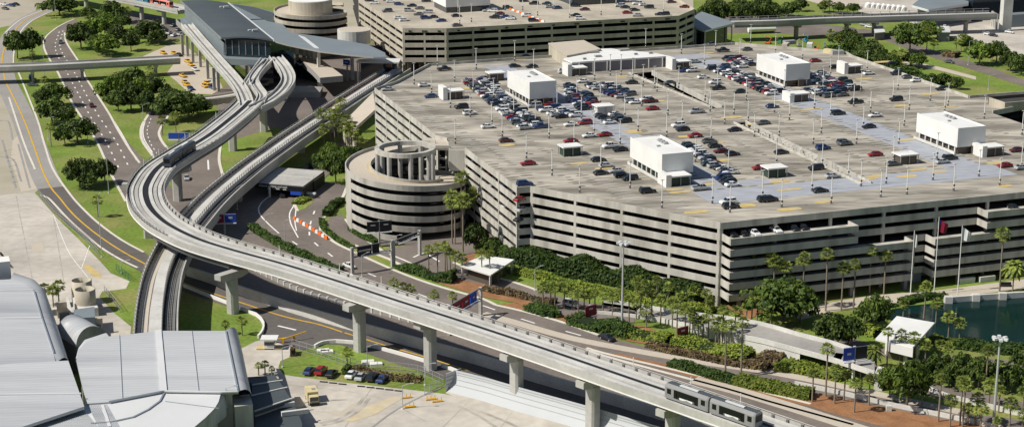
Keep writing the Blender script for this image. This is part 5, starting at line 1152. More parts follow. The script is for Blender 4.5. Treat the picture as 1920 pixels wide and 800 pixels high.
for a in Z(1440, 530, [(245, 505, 660), (320, 365, 630), (368, 480, 670), (420, 505, 655), (478, 560, 720), (560, 535, 680), (512, 475, 545), (660, 270, 460), (728, 290, 455), (805, 302, 460), (870, 345, 470), (830, 398, 460), (950, 342, 460), (995, 362, 480), (865, 22, 200), (750, 118, 190), (932, 115, 225), (1000, 190, 325), (1062, 222, 330), (1205, 375, 620), (945, 530, 770), (1065, 550, 790), (1010, 645, 800), (1180, 700, 810), (1110, 695, 790), (1280, 595, 720), (1340, 670, 795), (1410, 600, 725), (1270, 765, 830), (1410, 735, 830), (1410, 415, 470), (1080, 560, 800), (1225, 560, 680), (180, 600, 640), (855, 560, 680), (1150, 640, 790), (590, 380, 470), (50, 235, 300), (15, 150, 250)]): palm(*a, area='lake')
palm(1878, 692, 730, 'lake', 4.2, 'wide feathery palm', kind=3); palm(1634, 655, 700, 'lake', 4.0, 'wide feathery palm', kind=3)
for a in [(1415, 490, 572), (1449, 491, 576), (1548, 476, 583), (1577, 502, 582), (1600, 495, 580), (1630, 468, 551), (1657, 480, 551), (1874, 438, 546), (1440, 482, 574), (1505, 486, 580), (1470, 500, 576)]: palm(*a, area='facade', rad=2.2, desc='very tall slim palm')
palm(1898, 496, 550, 'facade', 4.4, 'bushy feathery date palm', kind=3)
for a in [(848, 368, 457), (868, 375, 477), (865, 333, 440), (890, 366, 430), (905, 361, 425), (853, 380, 458)]: palm(*a, area='helix', rad=2.9, desc='tall shaggy palm')
for a in Z(480, 260, [(960, 615, 750), (1008, 605, 750), (1062, 610, 770), (1050, 595, 760), (1105, 645, 775), (1145, 660, 780), (1255, 640, 790), (1300, 640, 800), (1345, 740, 800), (1080, 630, 770)]): palm(*a, area='pavilion')
for a in [(604, 213, 262), (620, 215, 266), (640, 194, 250), (628, 230, 276), (608, 242, 285), (649, 240, 282), (660, 245, 285), (671, 258, 285), (634, 212, 268), (652, 226, 275)]: palm(*a, area='left', rad=2.8)
for a in [(184, 375, 407), (241, 20, 40), (61, 100, 117), (85, 150, 173), (286, 134, 190), (86, 541, 572), (111, 536, 572), (100, 545, 575), (424, 607, 627), (454, 602, 628), (96, 238, 275), (330, 218, 248), (305, 226, 254)]: palm(*a, area='left', rad=2.4)
for a in [(485, 685, 703), (497, 682, 702), (510, 691, 704), (651, 661, 689)]: palm(*a, area='left', rad=2.2)
for a in [(739, 530, 556), (770, 541, 566), (814, 552, 577), (849, 554, 578), (755, 538, 566)]: palm(*a, area='median', rad=2.2)
for a in Z(1440, 0, [(345, 190, 260), (390, 215, 280), (880, 165, 290), (700, 300, 360), (740, 300, 370), (680, 310, 360), (850, 310, 370), (1070, 215, 300), (1045, 235, 290), (300, 25, 75), (340, 20, 75), (365, 28, 70), (405, 30, 70), (440, 45, 80), (920, 240, 300)]): palm(*a, area='far right', rad=2.8)

# ------------------------------------------------------------------ hedges and shrub beds
def hedge(label, px, wd, h, key='leaf_hedge', leaf=.3, dens=16, rough=.35, cat='hedge', name='hedge', z0=0.0, core=True):
    p = spline(PX(px, z0), 1.5); r = random.Random(len(label)); mb = MB()
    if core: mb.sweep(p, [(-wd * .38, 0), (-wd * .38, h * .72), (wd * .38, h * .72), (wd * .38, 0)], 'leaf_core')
    L = sum((b - a).length for a, b in zip(p, p[1:])); n = min(int(L * (wd + 2 * h) * dens), 14000)
    for _ in range(n):
        f = r.random() * (len(p) - 1); i = int(f); a, b = p[i], p[i + 1]; q = a.lerp(b, f - i); d = (b - a).normalized(); l = Vector((-d.y, d.x, 0))
        bump_ = 1 + rough * math.sin(q.x * .55 + q.y * .8) * math.sin(q.x * .23 - q.y * .31 + 1)
        s = r.random() * (wd + 2 * h)
        if s < h: o, z, nr = -wd / 2, s * bump_, -l
        elif s < h + wd: o, z, nr = (s - h) - wd / 2, h * bump_, Vector((0, 0, 1))
        else: o, z, nr = wd / 2, (s - h - wd) * bump_, l
        c = q + l * o * (1 + rough * r.uniform(-.4, .4)) + Vector((0, 0, max(.05, z + r.uniform(-.5, .35) * leaf * 2)))
        nr = (nr + Vector((r.uniform(-.8, .8), r.uniform(-.8, .8), r.uniform(-.2, .9)))).normalized(); u = nr.orthogonal().normalized(); v = nr.cross(u); s = leaf * r.uniform(.6, 1.2); th = r.uniform(0, 6.28); u, v = u * math.cos(th) + v * math.sin(th), v * math.cos(th) - u * math.sin(th)
        mb.add([c - u * s - v * s * .6, c + u * s - v * s * .5, c + u * s * .8 + v * s * .6, c - u * s * .9 + v * s * .5], [(0, 1, 2, 3)], key)
    o = mb.build(name); tag(o, label, cat); return o
hedge('long clipped green hedge dividing the two terminal roads beside the guideway', [(470, 427), (495, 444), (518, 457), (522, 460), (560, 478), (598, 494), (640, 510)], 2.2, 1.5)
hedge('deep dark green hedge mass growing along the foot of the chamfered garage front', [(962, 492), (1010, 502), (1080, 514), (1160, 528), (1240, 548), (1320, 566)], 9, 5.2, leaf=.42, dens=12, rough=.3)
hedge('dense dark shrubs at the foot of the left garage facade', [(905, 462), (935, 476), (965, 490)], 6, 3.5, leaf=.4, dens=14)
hedge('low yellow-green ground hedge below the deep dark hedge', [(952, 506), (1010, 520), (1090, 541), (1170, 556), (1260, 574), (1340, 588)], 4.5, 1.2, 'leaf_lime', .3, 14)
hedge('rounded dark clipped hedge on the mulch between road branches', [(994, 578), (1012, 584), (1032, 590), (1046, 590)], 5.5, 1.5, leaf=.28, dens=22, rough=.1)
hedge('dark clipped median hedge right of the orange mulch strip', [(1256, 684), (1300, 696), (1340, 708), (1378, 718)], 3.0, 1.5, leaf=.3, dens=20)
hedge('lime green median hedge continuing the dark clipped one', [(1380, 716), (1420, 726), (1470, 736), (1522, 746)], 4.2, 1.9, 'leaf_lime', .34, 18)
hedge('bright lime shrub bed in front of the pale retaining wall', [(1266, 646), (1300, 652), (1350, 664), (1405, 676)], 6.5, 1.8, 'leaf_lime', .36, 16, .45)
hedge('dark reddish ti-plant border along the road kerb', [(1215, 648), (1260, 660), (1320, 672), (1380, 684), (1440, 692)], 3.0, 1.1, 'leaf_red', .34, 18, .5)
hedge('lime shrub border beneath the blue road sign', [(1452, 690), (1490, 692), (1530, 700), (1580, 708)], 5.5, 1.7, 'leaf_lime', .36, 16, .4)
hedge('dark reddish plant clump at the ramp end', [(1425, 676), (1445, 680), (1466, 684)], 5, 2.0, 'leaf_red', .36, 18, .5)
hedge('green shrub bed around the maroon sign', [(1075, 602), (1110, 612), (1150, 622), (1185, 630)], 6, 1.9, 'leaf_hedge', .34, 16, .5)
hedge('olive shrub bed left of the maroon sign by the tall palms', [(1175, 628), (1210, 632), (1255, 640)], 5.5, 1.5, 'leaf_lime', .34, 14, .5)
hedge('rust brown shrub row along the pavilion garden kerb', [(905, 543), (950, 552), (1000, 562), (1040, 570)], 2.6, 1.1, 'leaf_red', .34, 18, .5)
hedge('thin green hedge curving round the foot of the spiral ramp', [(657, 430), (675, 442), (692, 451), (706, 457)], 2.0, 1.4, leaf=.26, dens=22)
hedge('narrow ivy strip on the wall between the two helix lanes', [(603, 414), (606, 428), (618, 440), (640, 455), (662, 466)], 1.6, 1.1, leaf=.26, dens=20)
hedge('rough green ivy strip inside the lane wall by the spiral ramp', [(640, 378), (622, 392), (612, 406)], 2.6, 1.5, leaf=.3, dens=18)
hedge('mixed bushes at the road fork beside the pole gantry', [(752, 505), (775, 510), (800, 518), (812, 522)], 3.2, 1.5, leaf=.3, dens=18, rough=.5)
hedge('two round bushes at the end of the forked verge', [(818, 522), (835, 526), (852, 528)], 4.5, 2.4, leaf=.32, dens=18, rough=.5)
hedge('green hedge strip on the lake bank behind the pavilion road', [(1775, 646), (1820, 652), (1870, 658), (1950, 664)], 4.5, 1.6, 'leaf_hedge', .34, 16)
hedge('lime shrubs on the lake bank beside the white pavilion', [(1745, 640), (1768, 645), (1790, 650)], 4, 1.8, 'leaf_lime', .34, 16, .4)
hedge('low shrubs between the two shoreline trees', [(1612, 622), (1630, 626), (1645, 630)], 4, 1.6, 'leaf_lime', .34, 16, .4)
hedge('shrub line on the bank below the promenade', [(1690, 570), (1730, 560), (1775, 556)], 3, 1.2, 'leaf_hedge', .32, 16, .4)
hedge('small green bush by the booth lane', [(545, 664), (552, 664)], 3.0, 1.7, 'leaf_red', .3, 22, .1, 'bush', 'bush')
hedge('round green bush behind the parked car row', [(645, 697), (655, 698)], 3.2, 1.8, 'leaf_hedge', .3, 22, .2, 'bush', 'bush')
hedge('dry brownish shrubs along the chain fence behind the car row', [(660, 694), (700, 702), (740, 710), (790, 714)], 3.0, .9, 'leaf_red', .3, 10, .5, 'shrubs', 'shrub_strip', 0, False)
hedge('undergrowth beneath the far right trees', [(1560, 95), (1620, 112), (1680, 134), (1760, 170)], 9, 2.2, 'leaf_hedge', .5, 5, .5)
hedge('brown bush at the junction right of the far palms', [(1772, 105), (1795, 108)], 6, 2.5, 'leaf_red', .5, 8, .3, 'bush', 'bush')
hedge('dark shrub clump on the island among the toll lanes', [(556, 384), (564, 378), (578, 374)], 3.4, .9, 'leaf_lime', .3, 14, .5)
hedge('wild shrubs at the base of the left palm grove', [(600, 318), (630, 300), (660, 285)], 8, 2.2, 'leaf_hedge', .4, 8, .5)
# ------------------------------------------------------------------ cars
def prof_mesh(kind):
    """half-open car shells, forward +x: body, glass"""
    P = dict(sedan=(4.7, 1.82, [(-2.35, .32), (-2.34, .78), (-2.2, .98), (-1.55, 1.03), (.95, .96), (2.05, .80), (2.32, .62), (2.35, .32)], (-1.75, 1.05, -1.05, .30, 1.0, 1.45)),
             suv=(4.8, 1.92, [(-2.4, .36), (-2.4, .95), (-2.33, 1.12), (-1.9, 1.14), (1.0, 1.12), (2.1, 1.02), (2.36, .80), (2.4, .36)], (-2.3, 1.1, -1.95, .45, 1.12, 1.75)),
             pickup=(5.6, 1.98, [(-2.8, .42), (-2.8, 1.1), (-2.75, 1.14), (-.7, 1.14), (1.3, 1.14), (2.5, 1.04), (2.78, .85), (2.8, .42)], (-.75, 1.45, -.5, .85, 1.14, 1.85)),
             van=(5.1, 1.95, [(-2.55, .34), (-2.55, 1.0), (-2.5, 1.1), (-1.8, 1.1), (1.5, 1.06), (2.3, .92), (2.52, .7), (2.55, .34)], (-2.48, 1.75, -2.3, .95, 1.08, 1.88)))[kind]
    L, Wd, pr, (b0, b1, t0, t1, zb, zt) = P; h = Wd / 2; b = MB(); n = len(pr); vs = []
    for y, k in ((-h, 0), (-h + .14, 1), (h - .14, 1), (h, 0)):
        for x, z in pr: vs.append((x * (.985 if k == 0 else 1), y, z - (.10 if k == 0 and z > .7 else 0)))
    b.add(vs, [(r * n + j, (r + 1) * n + j, (r + 1) * n + (j + 1) % n, r * n + (j + 1) % n) for r in range(3) for j in range(n)] + [tuple(range(n)), tuple(range(3 * n, 4 * n))[::-1]], 'PAINT')
    hb, ht = h - .12, h - .32
    b.add([(t0 - .02, -ht, zt), (t1 + .02, -ht, zt), (t1 + .02, ht, zt), (t0 - .02, ht, zt), (t0 + .1, -ht + .1, zt + .05), (t1 - .1, -ht + .1, zt + .05), (t1 - .1, ht - .1, zt + .05), (t0 + .1, ht - .1, zt + .05)], [(4, 5, 6, 7), (0, 1, 5, 4), (1, 2, 6, 5), (2, 3, 7, 6), (3, 0, 4, 7)], 'PAINT')
    for x0, x1 in ((b0, t0), (b1, t1), ((b0 + b1) / 2 - .1, (t0 + t1) / 2 - .05)):
        for s in (-1, 1): b.add([(x0 - .07, s * (hb + .015), zb), (x0 + .07, s * (hb + .015), zb), (x1 + .06, s * (ht + .015), zt + .01), (x1 - .06, s * (ht + .015), zt + .01)], [(0, 1, 2, 3)], 'PAINT')
    g = MB().add([(b0, -hb, zb), (b1, -hb, zb), (b1, hb, zb), (b0, hb, zb), (t0, -ht, zt - .005), (t1, -ht, zt - .005), (t1, ht, zt - .005), (t0, ht, zt - .005)], [(0, 1, 5, 4), (1, 2, 6, 5), (2, 3, 7, 6), (3, 0, 4, 7)], 'glass')
    bed = None
    if kind == 'pickup': bed = MB().box((-1.75, 0, 1.145), (1.75, 1.5, .012), 'black')
    return b, g, bed, L, Wd
wm = MB(); n = 10; wm.add([(.34 * math.cos(6.2832 * i / n), y, .34 * math.sin(6.2832 * i / n)) for y in (-.11, .11) for i in range(n)], [(i, (i + 1) % n, n + (i + 1) % n, n + i) for i in range(n)] + [tuple(range(n))[::-1], tuple(range(n, 2 * n))], 'rubber')
wm.add([(.19 * math.cos(6.2832 * i / n), y, .19 * math.sin(6.2832 * i / n)) for y in (-.118, .118) for i in range(n)], [tuple(range(n))[::-1], tuple(range(n, 2 * n))], 'steel')
o = wm.build('wheel'); WHEEL = o.data; bpy.data.objects.remove(o)
CARS = {}
def car_proto(kind, col):
    if (kind, col) in CARS: return CARS[(kind, col)]
    b, g, bed, L, Wd = prof_mesh(kind); b.mats = ['car_' + col]; o = b.build('body'); bm_ = o.data; bpy.data.objects.remove(o)
    o = g.build('window'); gm = o.data; bpy.data.objects.remove(o); bdm = None
    if bed: o = bed.build('cargo_bed'); bdm = o.data; bpy.data.objects.remove(o)
    CARS[(kind, col)] = (bm_, gm, bdm, L, Wd); return CARS[(kind, col)]
GRP = dict(roof='cars parked on the garage roof', far='cars parked on the far garage roof')
KN = dict(sedan='sedan', suv='suv', pickup='pickup_truck', van='van')
def car(p, hd, col, kind, area, wheels=True, desc=None):
    bm_, gm, bdm, L, Wd = car_proto(kind, col)
    t = bpy.data.objects.new(KN[kind], None); C.objects.link(t); t.location = p; t.rotation_euler = (0, 0, hd); t.empty_display_size = .5
    tag(t, None, 'taxi' if col == 'yellow' else {'suv': 'SUV', 'pickup': 'pickup truck'}.get(kind, kind), GRP.get(area))
    for nm, me in (('body', bm_), ('window', gm), ('cargo_bed', bdm)):
        if me: o = bpy.data.objects.new(nm, me); C.objects.link(o); o.parent = t
    if wheels:
        for x in (-L * .30, L * .31):
            for y in (-Wd / 2 + .1, Wd / 2 - .1): o = bpy.data.objects.new('wheel', WHEEL); C.objects.link(o); o.parent = t; o.location = (x, y, .34)
    LAB.append((t, desc or ('yellow taxi' if col == 'yellow' else f"{col} {dict(sedan='sedan', suv='SUV', pickup='pickup truck', van='van')[kind]}"), area)); return t
cr_ = random.Random(3)
K4 = lambda c=None: cr_.choices(['sedan', 'suv', 'pickup', 'van'], [5, 4, 1.0, .6])[0]
COLS = lambda: cr_.choices(['black', 'white', 'silver', 'red', 'blue', 'grey', 'green', 'maroon'], [30, 19, 16, 7, 9, 14, 2, 3])[0]
CMAP = dict(k='black', w='white', s='silver', r='red', b='blue', g='grey', m='maroon', n='green')
roofcars = '727,170 s|833,132 k p|796,162 w|808,183 b|865,203 k u|881,215 w u|915,240 w|949,266 m|984,108 k|997,127 k|965,126 k|1058,135 w|1093,155 w|1184,157 k|1223,206 r|1297,135 w u|1319,147 w|1341,157 w u|1346,168 k p|1387,174 k|1304,118 s|1355,97 k p|1400,95 g|1335,85 k|1306,212 s p|1272,238 w u|1280,245 k|1303,257 r|1105,257 w|1134,255 r|1070,236 w|1097,233 r u|1377,246 k|1431,233 g|1330,267 k|1070,267 r|1529,116 r|1629,140 w|1671,122 k|1681,140 k u|1702,147 g|1718,153 w|1766,169 k|1680,189 k u|1604,194 k p|1572,215 k u|1641,219 w|1629,240 k|1448,202 b|1566,128 k|1582,270 g u|990,309 r|984,348 b u|1145,277 w p|1163,283 k|1122,302 k|1137,313 s|1127,327 k|1155,323 s|1166,332 k u|1181,337 k u|1214,361 k u|1314,356 s p|1370,390 k u|1365,382 w u|1435,377 k u|1424,317 r|1352,286 m|1373,291 k|1329,268 g|1341,276 k|1465,288 k|1543,280 b u|1585,272 g|1641,292 r|1675,310 g|1530,318 k u|1561,333 s|1538,360 k|1781,299 k u|1767,306 s|1906,284 m|1884,313 r|1916,317 s|1443,377 k u|1495,160 k|1283,135 b|1057,137 s|1420,165 k|1255,158 g'
for s in roofcars.split('|'):
    f = s.split(); u, v = map(float, f[0].split(',')); kind = dict(p='pickup', u='suv').get(f[2]) if len(f) > 2 else 'sedan'
    r_ = random.Random(int(u * 7 + v)); car(W(u, v, DECK + .085), TH + (math.pi if r_.random() < .5 else 0) + r_.uniform(-.05, .05), CMAP[f[1]], kind, 'roof')
def row(u0, v0, u1, v1, cols=2, fill=.9, area='roof', z=DECK + .085, step=2.75, first=0):
    a, b = W(u0, v0, z), W(u1, v1, z); L = (b - a).length; n = int(L / step); d = (b - a).normalized()
    for i in range(n + 1):
        for c in range(cols):
            if cr_.random() > fill: continue
            q = a + d * step * i + E1 * (5.4 * (c - (cols - 1) / 2) + cr_.uniform(-.3, .3)); car(q, TH + (math.pi if cr_.random() < .5 else 0) + cr_.uniform(-.04, .04), COLS(), K4(), area)
row(890, 152, 1000, 242); row(1068, 162, 1076, 192, 1, .9); row(1016, 200, 1070, 222, 2, .8); row(1082, 178, 1108, 206, 2, .9); row(1140, 218, 1158, 232, 2, .8); row(1120, 162, 1212, 196, 2, .88)
row(1345, 128, 1470, 182, 2, .9); row(1376, 112, 1408, 128, 2, .8); row(1526, 140, 1562, 164, 2, .85); row(1525, 172, 1572, 182, 2, .9); row(1566, 154, 1592, 172, 2, .8)
row(1292, 276, 1340, 312, 1, 1.0); row(1354, 318, 1378, 330, 1, .9); row(1330, 310, 1372, 326, 1, .8); row(1356, 336, 1376, 352, 1, .9)
row(905, 150, 925, 160, 1, .8)
# bay cars under the roof edge
for u, v, c in ((1372, 441, 'k'), (1415, 440, 'w'), (1455, 434, 'w'), (1488, 431, 'k'), (1505, 429, 'k'), (1900, 392, 'k'), (1393, 440, 'k')):
    car(W(u, v, TOP - STO - .99), TH - math.pi / 2, CMAP[c], 'sedan', 'bay', desc=CMAP[c] + ' car in the upper open bay of the lake facade')
for u, v, c in ((978, 378, 'r'), (982, 397, 's'), (978, 416, 'k')): car(W(u, v, TOP - STO * {378: 1, 397: 2, 416: 3}[v] - .99) + E2 * 1.0, TH + .5, CMAP[c], 'sedan', 'bay', desc=CMAP[c] + ' car parked inside the narrow corner bay of the garage')
for i, (f, k) in enumerate([(.12, 1), (.3, 1), (.42, 1), (.55, 1), (.7, 1), (.85, 1), (.2, 2), (.45, 2), (.62, 2), (.8, 2), (.3, 3), (.5, 3), (.72, 3), (.88, 3)]):
    q = P4.lerp(P5, f); car(Vector((q.x, q.y, TOP - STO * k - .99)) + E1 * 2.7, TH + math.pi * (i % 2), COLS(), 'suv' if i % 3 == 0 else 'sedan', 'inner', desc=None)
farc = '702,8 w|693,3 k|726,23 g|748,36 w|758,40 w|748,10 b|733,5 w|772,13 k|767,22 s|787,18 g|785,29 g|798,36 b|802,25 s|812,34 k|827,41 b|799,4 k|856,32 k|857,50 g|914,22 s|924,23 w|937,28 m|927,35 k|947,34 b|956,37 w|726,1 r|952,17 n|957,36 k|1001,9 k|1025,9 n|1031,15 s|1044,17 b|987,32 w|1000,41 k|1079,31 k|1088,37 w|1096,20 m|1079,13 k|1163,13 w|1172,16 k|1176,26 r|1190,21 k|1195,31 s|1195,9 w|1207,11 w|1217,16 k|1259,6 m|1283,15 m|1237,29 k|1246,29 k|1187,4 s|838,-2 k|982,4 k'
for s in farc.split('|'):
    f = s.split(); u, v = map(float, f[0].split(',')); r_ = random.Random(int(u * 5 + v)); car(W(u, v, T2 - .98), TH + (math.pi if r_.random() < .5 else 0) + r_.uniform(-.5, .1), CMAP[f[1]], r_.choice(['sedan', 'suv', 'sedan']), 'far')
# cars on the ground
def gcar(u, v, hd_to, col, kind, area='ground', desc=None, z=.16):
    p = W(u, v, z); q = W(*hd_to, z); d = q - p; return car(p, math.atan2(d.y, d.x), col, kind, area, desc=desc)
gcar(114, 81, (112, 90), 'grey', 'sedan', desc='dark grey sedan on the upper parkway left of the trees'); gcar(172, 200, (178, 212), 'maroon', 'sedan', desc='dark maroon car driving down the parkway'); gcar(58, 148, (60, 156), 'blue', 'suv', desc='blue SUV in the shadow beneath the road flyover')
gcar(62, 161, (70, 161), 'grey', 'sedan', desc='grey car beside the flyover shadow on the service road'); gcar(350, 336, (352, 352), 'silver', 'sedan', desc='silver car between the two guideways'); gcar(531, 368, (527, 376), 'black', 'suv', desc='black SUV leaving the toll canopy lanes')
gcar(655, 501, (668, 507), 'white', 'sedan', desc='white car passing under the dark sign gantry'); gcar(1138, 636, (1150, 640), 'black', 'sedan', desc='black car on the terminal road below the maroon signs'); gcar(1072, 574, (1086, 577), 'white', 'van', desc='white van parked behind the palm row'); gcar(1360, 610, (1372, 613), 'white', 'van', desc='white van on the ramp behind the palms', z=2.2)
for i, (u, v, c, k) in enumerate([(580, 698, 'blue', 'sedan'), (602, 698, 'red', 'suv'), (622, 703, 'black', 'sedan'), (659, 705, 'white', 'sedan'), (677, 709, 'silver', 'sedan'), (698, 710, 'black', 'suv'), (717, 713, 'blue', 'sedan')]):
    gcar(u, v, (u + 9, v - 9), c, k, 'lot', desc={0: 'dark blue sedan first on the left in the staff car row', 1: 'red SUV in the staff car row', 2: 'black sedan in the staff car row left of the gap', 3: 'white sedan in the staff car row right of the gap', 4: 'silver sedan in the staff car row', 5: 'black SUV in the staff car row', 6: 'bright blue sedan at the right end of the staff car row'}[i])
for i, (u, v) in enumerate([(306, 101), (326, 102), (352, 117), (358, 123), (343, 144), (347, 156), (350, 161), (384, 163), (388, 158)]): gcar(u, v, (u + 8, v + 3 + i % 2), 'yellow', 'sedan', 'taxi')
for u, v, c in ((336, 105, 'black'), (366, 132, 'white'), (358, 168, 'blue'), (398, 166, 'blue'), (392, 157, 'white')): gcar(u, v, (u + 8, v + 4), c, 'sedan', 'taxi')
for u, v, c in ((303, 52, 'white'), (310, 58, 'grey'), (318, 64, 'silver'), (326, 68, 'white'), (334, 58, 'grey'), (300, 62, 'blue'), (325, 50, 'grey'), (338, 66, 'silver')): gcar(u, v, (u + 8, v - 3), c, 'sedan', 'upper lot')
for u, v, c in ((1853, 66, 'white'), (1862, 68, 'black'), (1848, 63, 'grey'), (1893, 62, 'white'), (1772, 52, 'white'), (1757, 60, 'silver'), (1620, 48, 'silver'), (1630, 52, 'white'), (1676, 63, 'maroon'), (1684, 66, 'blue'), (1780, 118, 'grey'), (10, 18, 'grey'), (22, 12, 'blue'), (30, 10, 'black'), (8, 10, 'white')): gcar(u, v, (u + 8, v + 1), c, 'sedan', 'far right' if u > 500 else 'left')
# yellow-cream apron truck
p = W(586, 752, .1); t = thing('baggage_tug', 'cream yellow boxy airport truck parked on the apron by the dark annex', 'truck', p); t.rotation_euler = (0, 0, math.radians(-74))
local('cab', MB().box((1.9, 0, 1.2), (1.7, 2.3, 1.9), 'cream', 0, .9), t); local('body', MB().box((-1.2, 0, 1.55), (4.2, 2.5, 2.3), 'cream'), t); local('window', MB().box((2.5, 0, 1.6), (.7, 1.9, .8), 'glass', 0, .95), t)
local('roof_hatch', MB().box((-1.0, .4, 2.75), (1.0, .8, .1), 'girder'), t); local('bumper', MB().box((2.85, 0, .5), (.25, 2.3, .4), 'black'), t)
for x in (-2.2, 1.8):
    for y in (-1.1, 1.1): o = bpy.data.objects.new('wheel', WHEEL); C.objects.link(o); o.parent = t; o.location = (x, y, .42); o.scale = (1.3, 1.4, 1.3)
# construction plant beyond the roof edge
def machine(u, v, key, label, kind='lift', z=.1):
    p = W(u, v, z); t = thing('work_machine', label, 'machine', p); t.rotation_euler = (0, 0, u * .7); t.scale = (.75, .75, .75)
    local('chassis', MB().box((0, 0, .75), (3.6, 2.0, .9), key, 0, .92), t); local('cab', MB().box((.6, 0, 1.8), (1.5, 1.5, 1.3), 'glass' if kind == 'digger' else key, 0, .85), t)
    m = MB(); m.tube((-.8, 0, 1.4), (-2.2, 0, 3.6), .22, key); m.tube((-2.2, 0, 3.6), (1.8, 0, 4.9), .18, key); local('boom', m, t); local('bucket', MB().box((2.1, 0, 4.7), (.9, 1.2, .9), 'girder', 0, .8), t)
    for x in (-1.2, 1.2):
        for y in (-1.0, 1.0): o = bpy.data.objects.new('wheel', WHEEL); C.objects.link(o); o.parent = t; o.location = (x, y, .45); o.scale = (1.35, 1.5, 1.35)
for a in ((1440, 82, 'orange', 'orange lift machine at the far edge of the roof', 'digger'), (1530, 94, 'orange', 'orange excavator on the far roof corner near the trees', 'digger'), (1497, 87, 'girder', 'grey work machine among the equipment on the far roof edge'), (1546, 96, 'blue', 'blue work machine beside the orange excavator'), (1511, 79, 'teal', 'teal work machine at the far roof edge'), (1462, 82, 'green_paint', 'green work machine at the far roof edge'), (1522, 108, 'orange', 'short orange boom lift standing alone behind the farthest penthouse')): machine(*a)
for i, (u, v, key) in enumerate(((1480, 83, 'steel'), (1518, 88, 'wall_white'), (1556, 100, 'cream'), (1570, 102, 'steel'), (1473, 88, 'paving'))):
    p = W(u, v, DECK); t = MB().box((p.x, p.y, DECK + .8), (5, 2.2, 1.6), key, TH + i).build('storage_container'); tag(t, ('pale', 'white', 'cream', 'steel grey', 'tan')[i] + ' storage container among the machines on the far roof edge', 'container')
p = W(1425, 64); tk_ = thing('tank_trailer', 'white cylindrical tank trailer below the grey guideway', 'trailer', p); m = MB(); m.tube(p + Vector((-6, 0, 2.2)), p + Vector((8, 3, 2.2)), 1.5, 'white', n=14); m.build('tank', tk_)
MB().box((p.x + 1, p.y + 1, .7), (13, 1.6, .5), 'black', .2).build('chassis', tk_)
for i in range(8):
    p = W(1631 + i * 9.5, 15.5 + i * .9); t = thing('storage_tent', None, 'tent', p, 'row of small white domed huts'); t['label'] = 'one of the small white rounded huts lined up by the far tan yard'
    m = MB(); k = 8; vs = []
    for j in range(k + 1):
        th = math.pi * j / k
        for s in (0, 1): vs.append((p.x - 2.0 * math.cos(th), p.y + s * 5, 2.6 * math.sin(th)))
    m.add(vs, [(2 * j, 2 * j + 1, 2 * j + 3, 2 * j + 2) for j in range(k)] + [tuple(2 * j for j in range(k, -1, -1))], 'white'); m.build('shell', t)
    MB().box((p.x, p.y - .02, 1.0), (1.2, .06, 2.0), 'girder').build('door', t)

# ------------------------------------------------------------------ light poles
def pole_proto(h, style):
    parts = []
    if style == 'roof':
        parts = [('mast', MB().tube((0, 0, .9), (0, 0, h), .15, 'pole_white', .12, 6)), ('pedestal', MB().cyl((0, 0, 0), .3, .9, 'girder_dark', 8)), ('lamp_head', MB().box((0, 0, h + .06), (1.1, .3, .14), 'pole_white')), ('row_sign', MB().box((0, -.2, 1.7), (.55, .1, .6), 'girder_dark'))]
    elif style == 'street':
        m = MB(); m.tube((0, 0, 0), (0, 0, h - .6), .12, 'pole_grey', .09, 6); m.tube((0, 0, h - .6), (1.8, 0, h), .07, 'pole_grey', .06, 6); parts = [('mast', m), ('lamp_head', MB().box((2.2, 0, h), (.9, .32, .16), 'pole_grey')), ('base_plate', MB().cyl((0, 0, 0), .3, .3, 'wall_white', 8))]
    else:
        m = MB(); m.tube((0, 0, 0), (0, 0, h), .34, 'pole_grey', .2, 8); parts = [('mast', m), ('lamp_ring', MB().cyl((0, 0, h - .25), .85, .25, 'pole_grey', 12))] + [('floodlight', MB().box((1.35 * math.cos(a), 1.35 * math.sin(a), h - .1), (.85, .7, .5), 'metal_white', a)) for a in (0, 1.05, 2.1, 3.14, 4.19, 5.24)]
    r = thing('light_pole', None, 'light pole')
    for nm, mb in parts: local(nm, mb, r)
    return r
Zp = lambda x0, y0, L, k=2.9625: [(x0 + a / k, y0 + c / k) for a, b, c in L]
RP = Zp(960, 0, [(15, 255, 340), (458, 350, 445), (545, 350, 420), (605, 330, 420), (670, 340, 440), (728, 325, 480), (792, 330, 490), (742, 210, 270), (940, 195, 300), (1068, 245, 360), (1130, 185, 280), (1325, 175, 245), (1265, 235, 330), (360, 450, 545), (250, 500, 605), (490, 475, 590), (582, 420, 520), (205, 640, 770), (10, 560, 640), (130, 590, 690), (345, 720, 800), (385, 560, 660), (455, 590, 750), (625, 560, 660), (720, 470, 590), (700, 590, 730), (805, 410, 510), (865, 545, 640), (945, 465, 690), (925, 410, 490), (858, 640, 760), (1072, 455, 560), (1100, 540, 620), (1140, 410, 500), (1105, 650, 790), (1180, 560, 690), (1232, 510, 635), (1300, 440, 560), (1310, 550, 680), (1345, 640, 760), (600, 710, 800), (120, 310, 390)])
RP += Zp(1440, 0, [(40, 230, 300), (190, 250, 330), (345, 330, 430), (390, 260, 370), (548, 315, 400), (720, 375, 500), (90, 415, 510), (305, 400, 490), (35, 510, 625), (257, 490, 605), (347, 500, 640), (475, 470, 590), (515, 410, 510), (568, 495, 625), (693, 450, 560), (783, 480, 610), (900, 440, 560), (998, 480, 590), (1200, 450, 660), (528, 590, 710), (755, 570, 700), (980, 545, 620), (725, 660, 800), (490, 690, 800), (295, 610, 740), (118, 560, 665), (60, 630, 760), (250, 700, 800), (1410, 610, 750)])
RP += Zp(960, 260, [(222, 60, 205), (375, 150, 300), (493, 40, 175), (655, 125, 275), (832, 240, 385), (930, 95, 190), (1018, 30, 130), (1200, 75, 200), (1112, 200, 360), (1210, 270, 410), (1390, 190, 330), (80, 0, 110)])
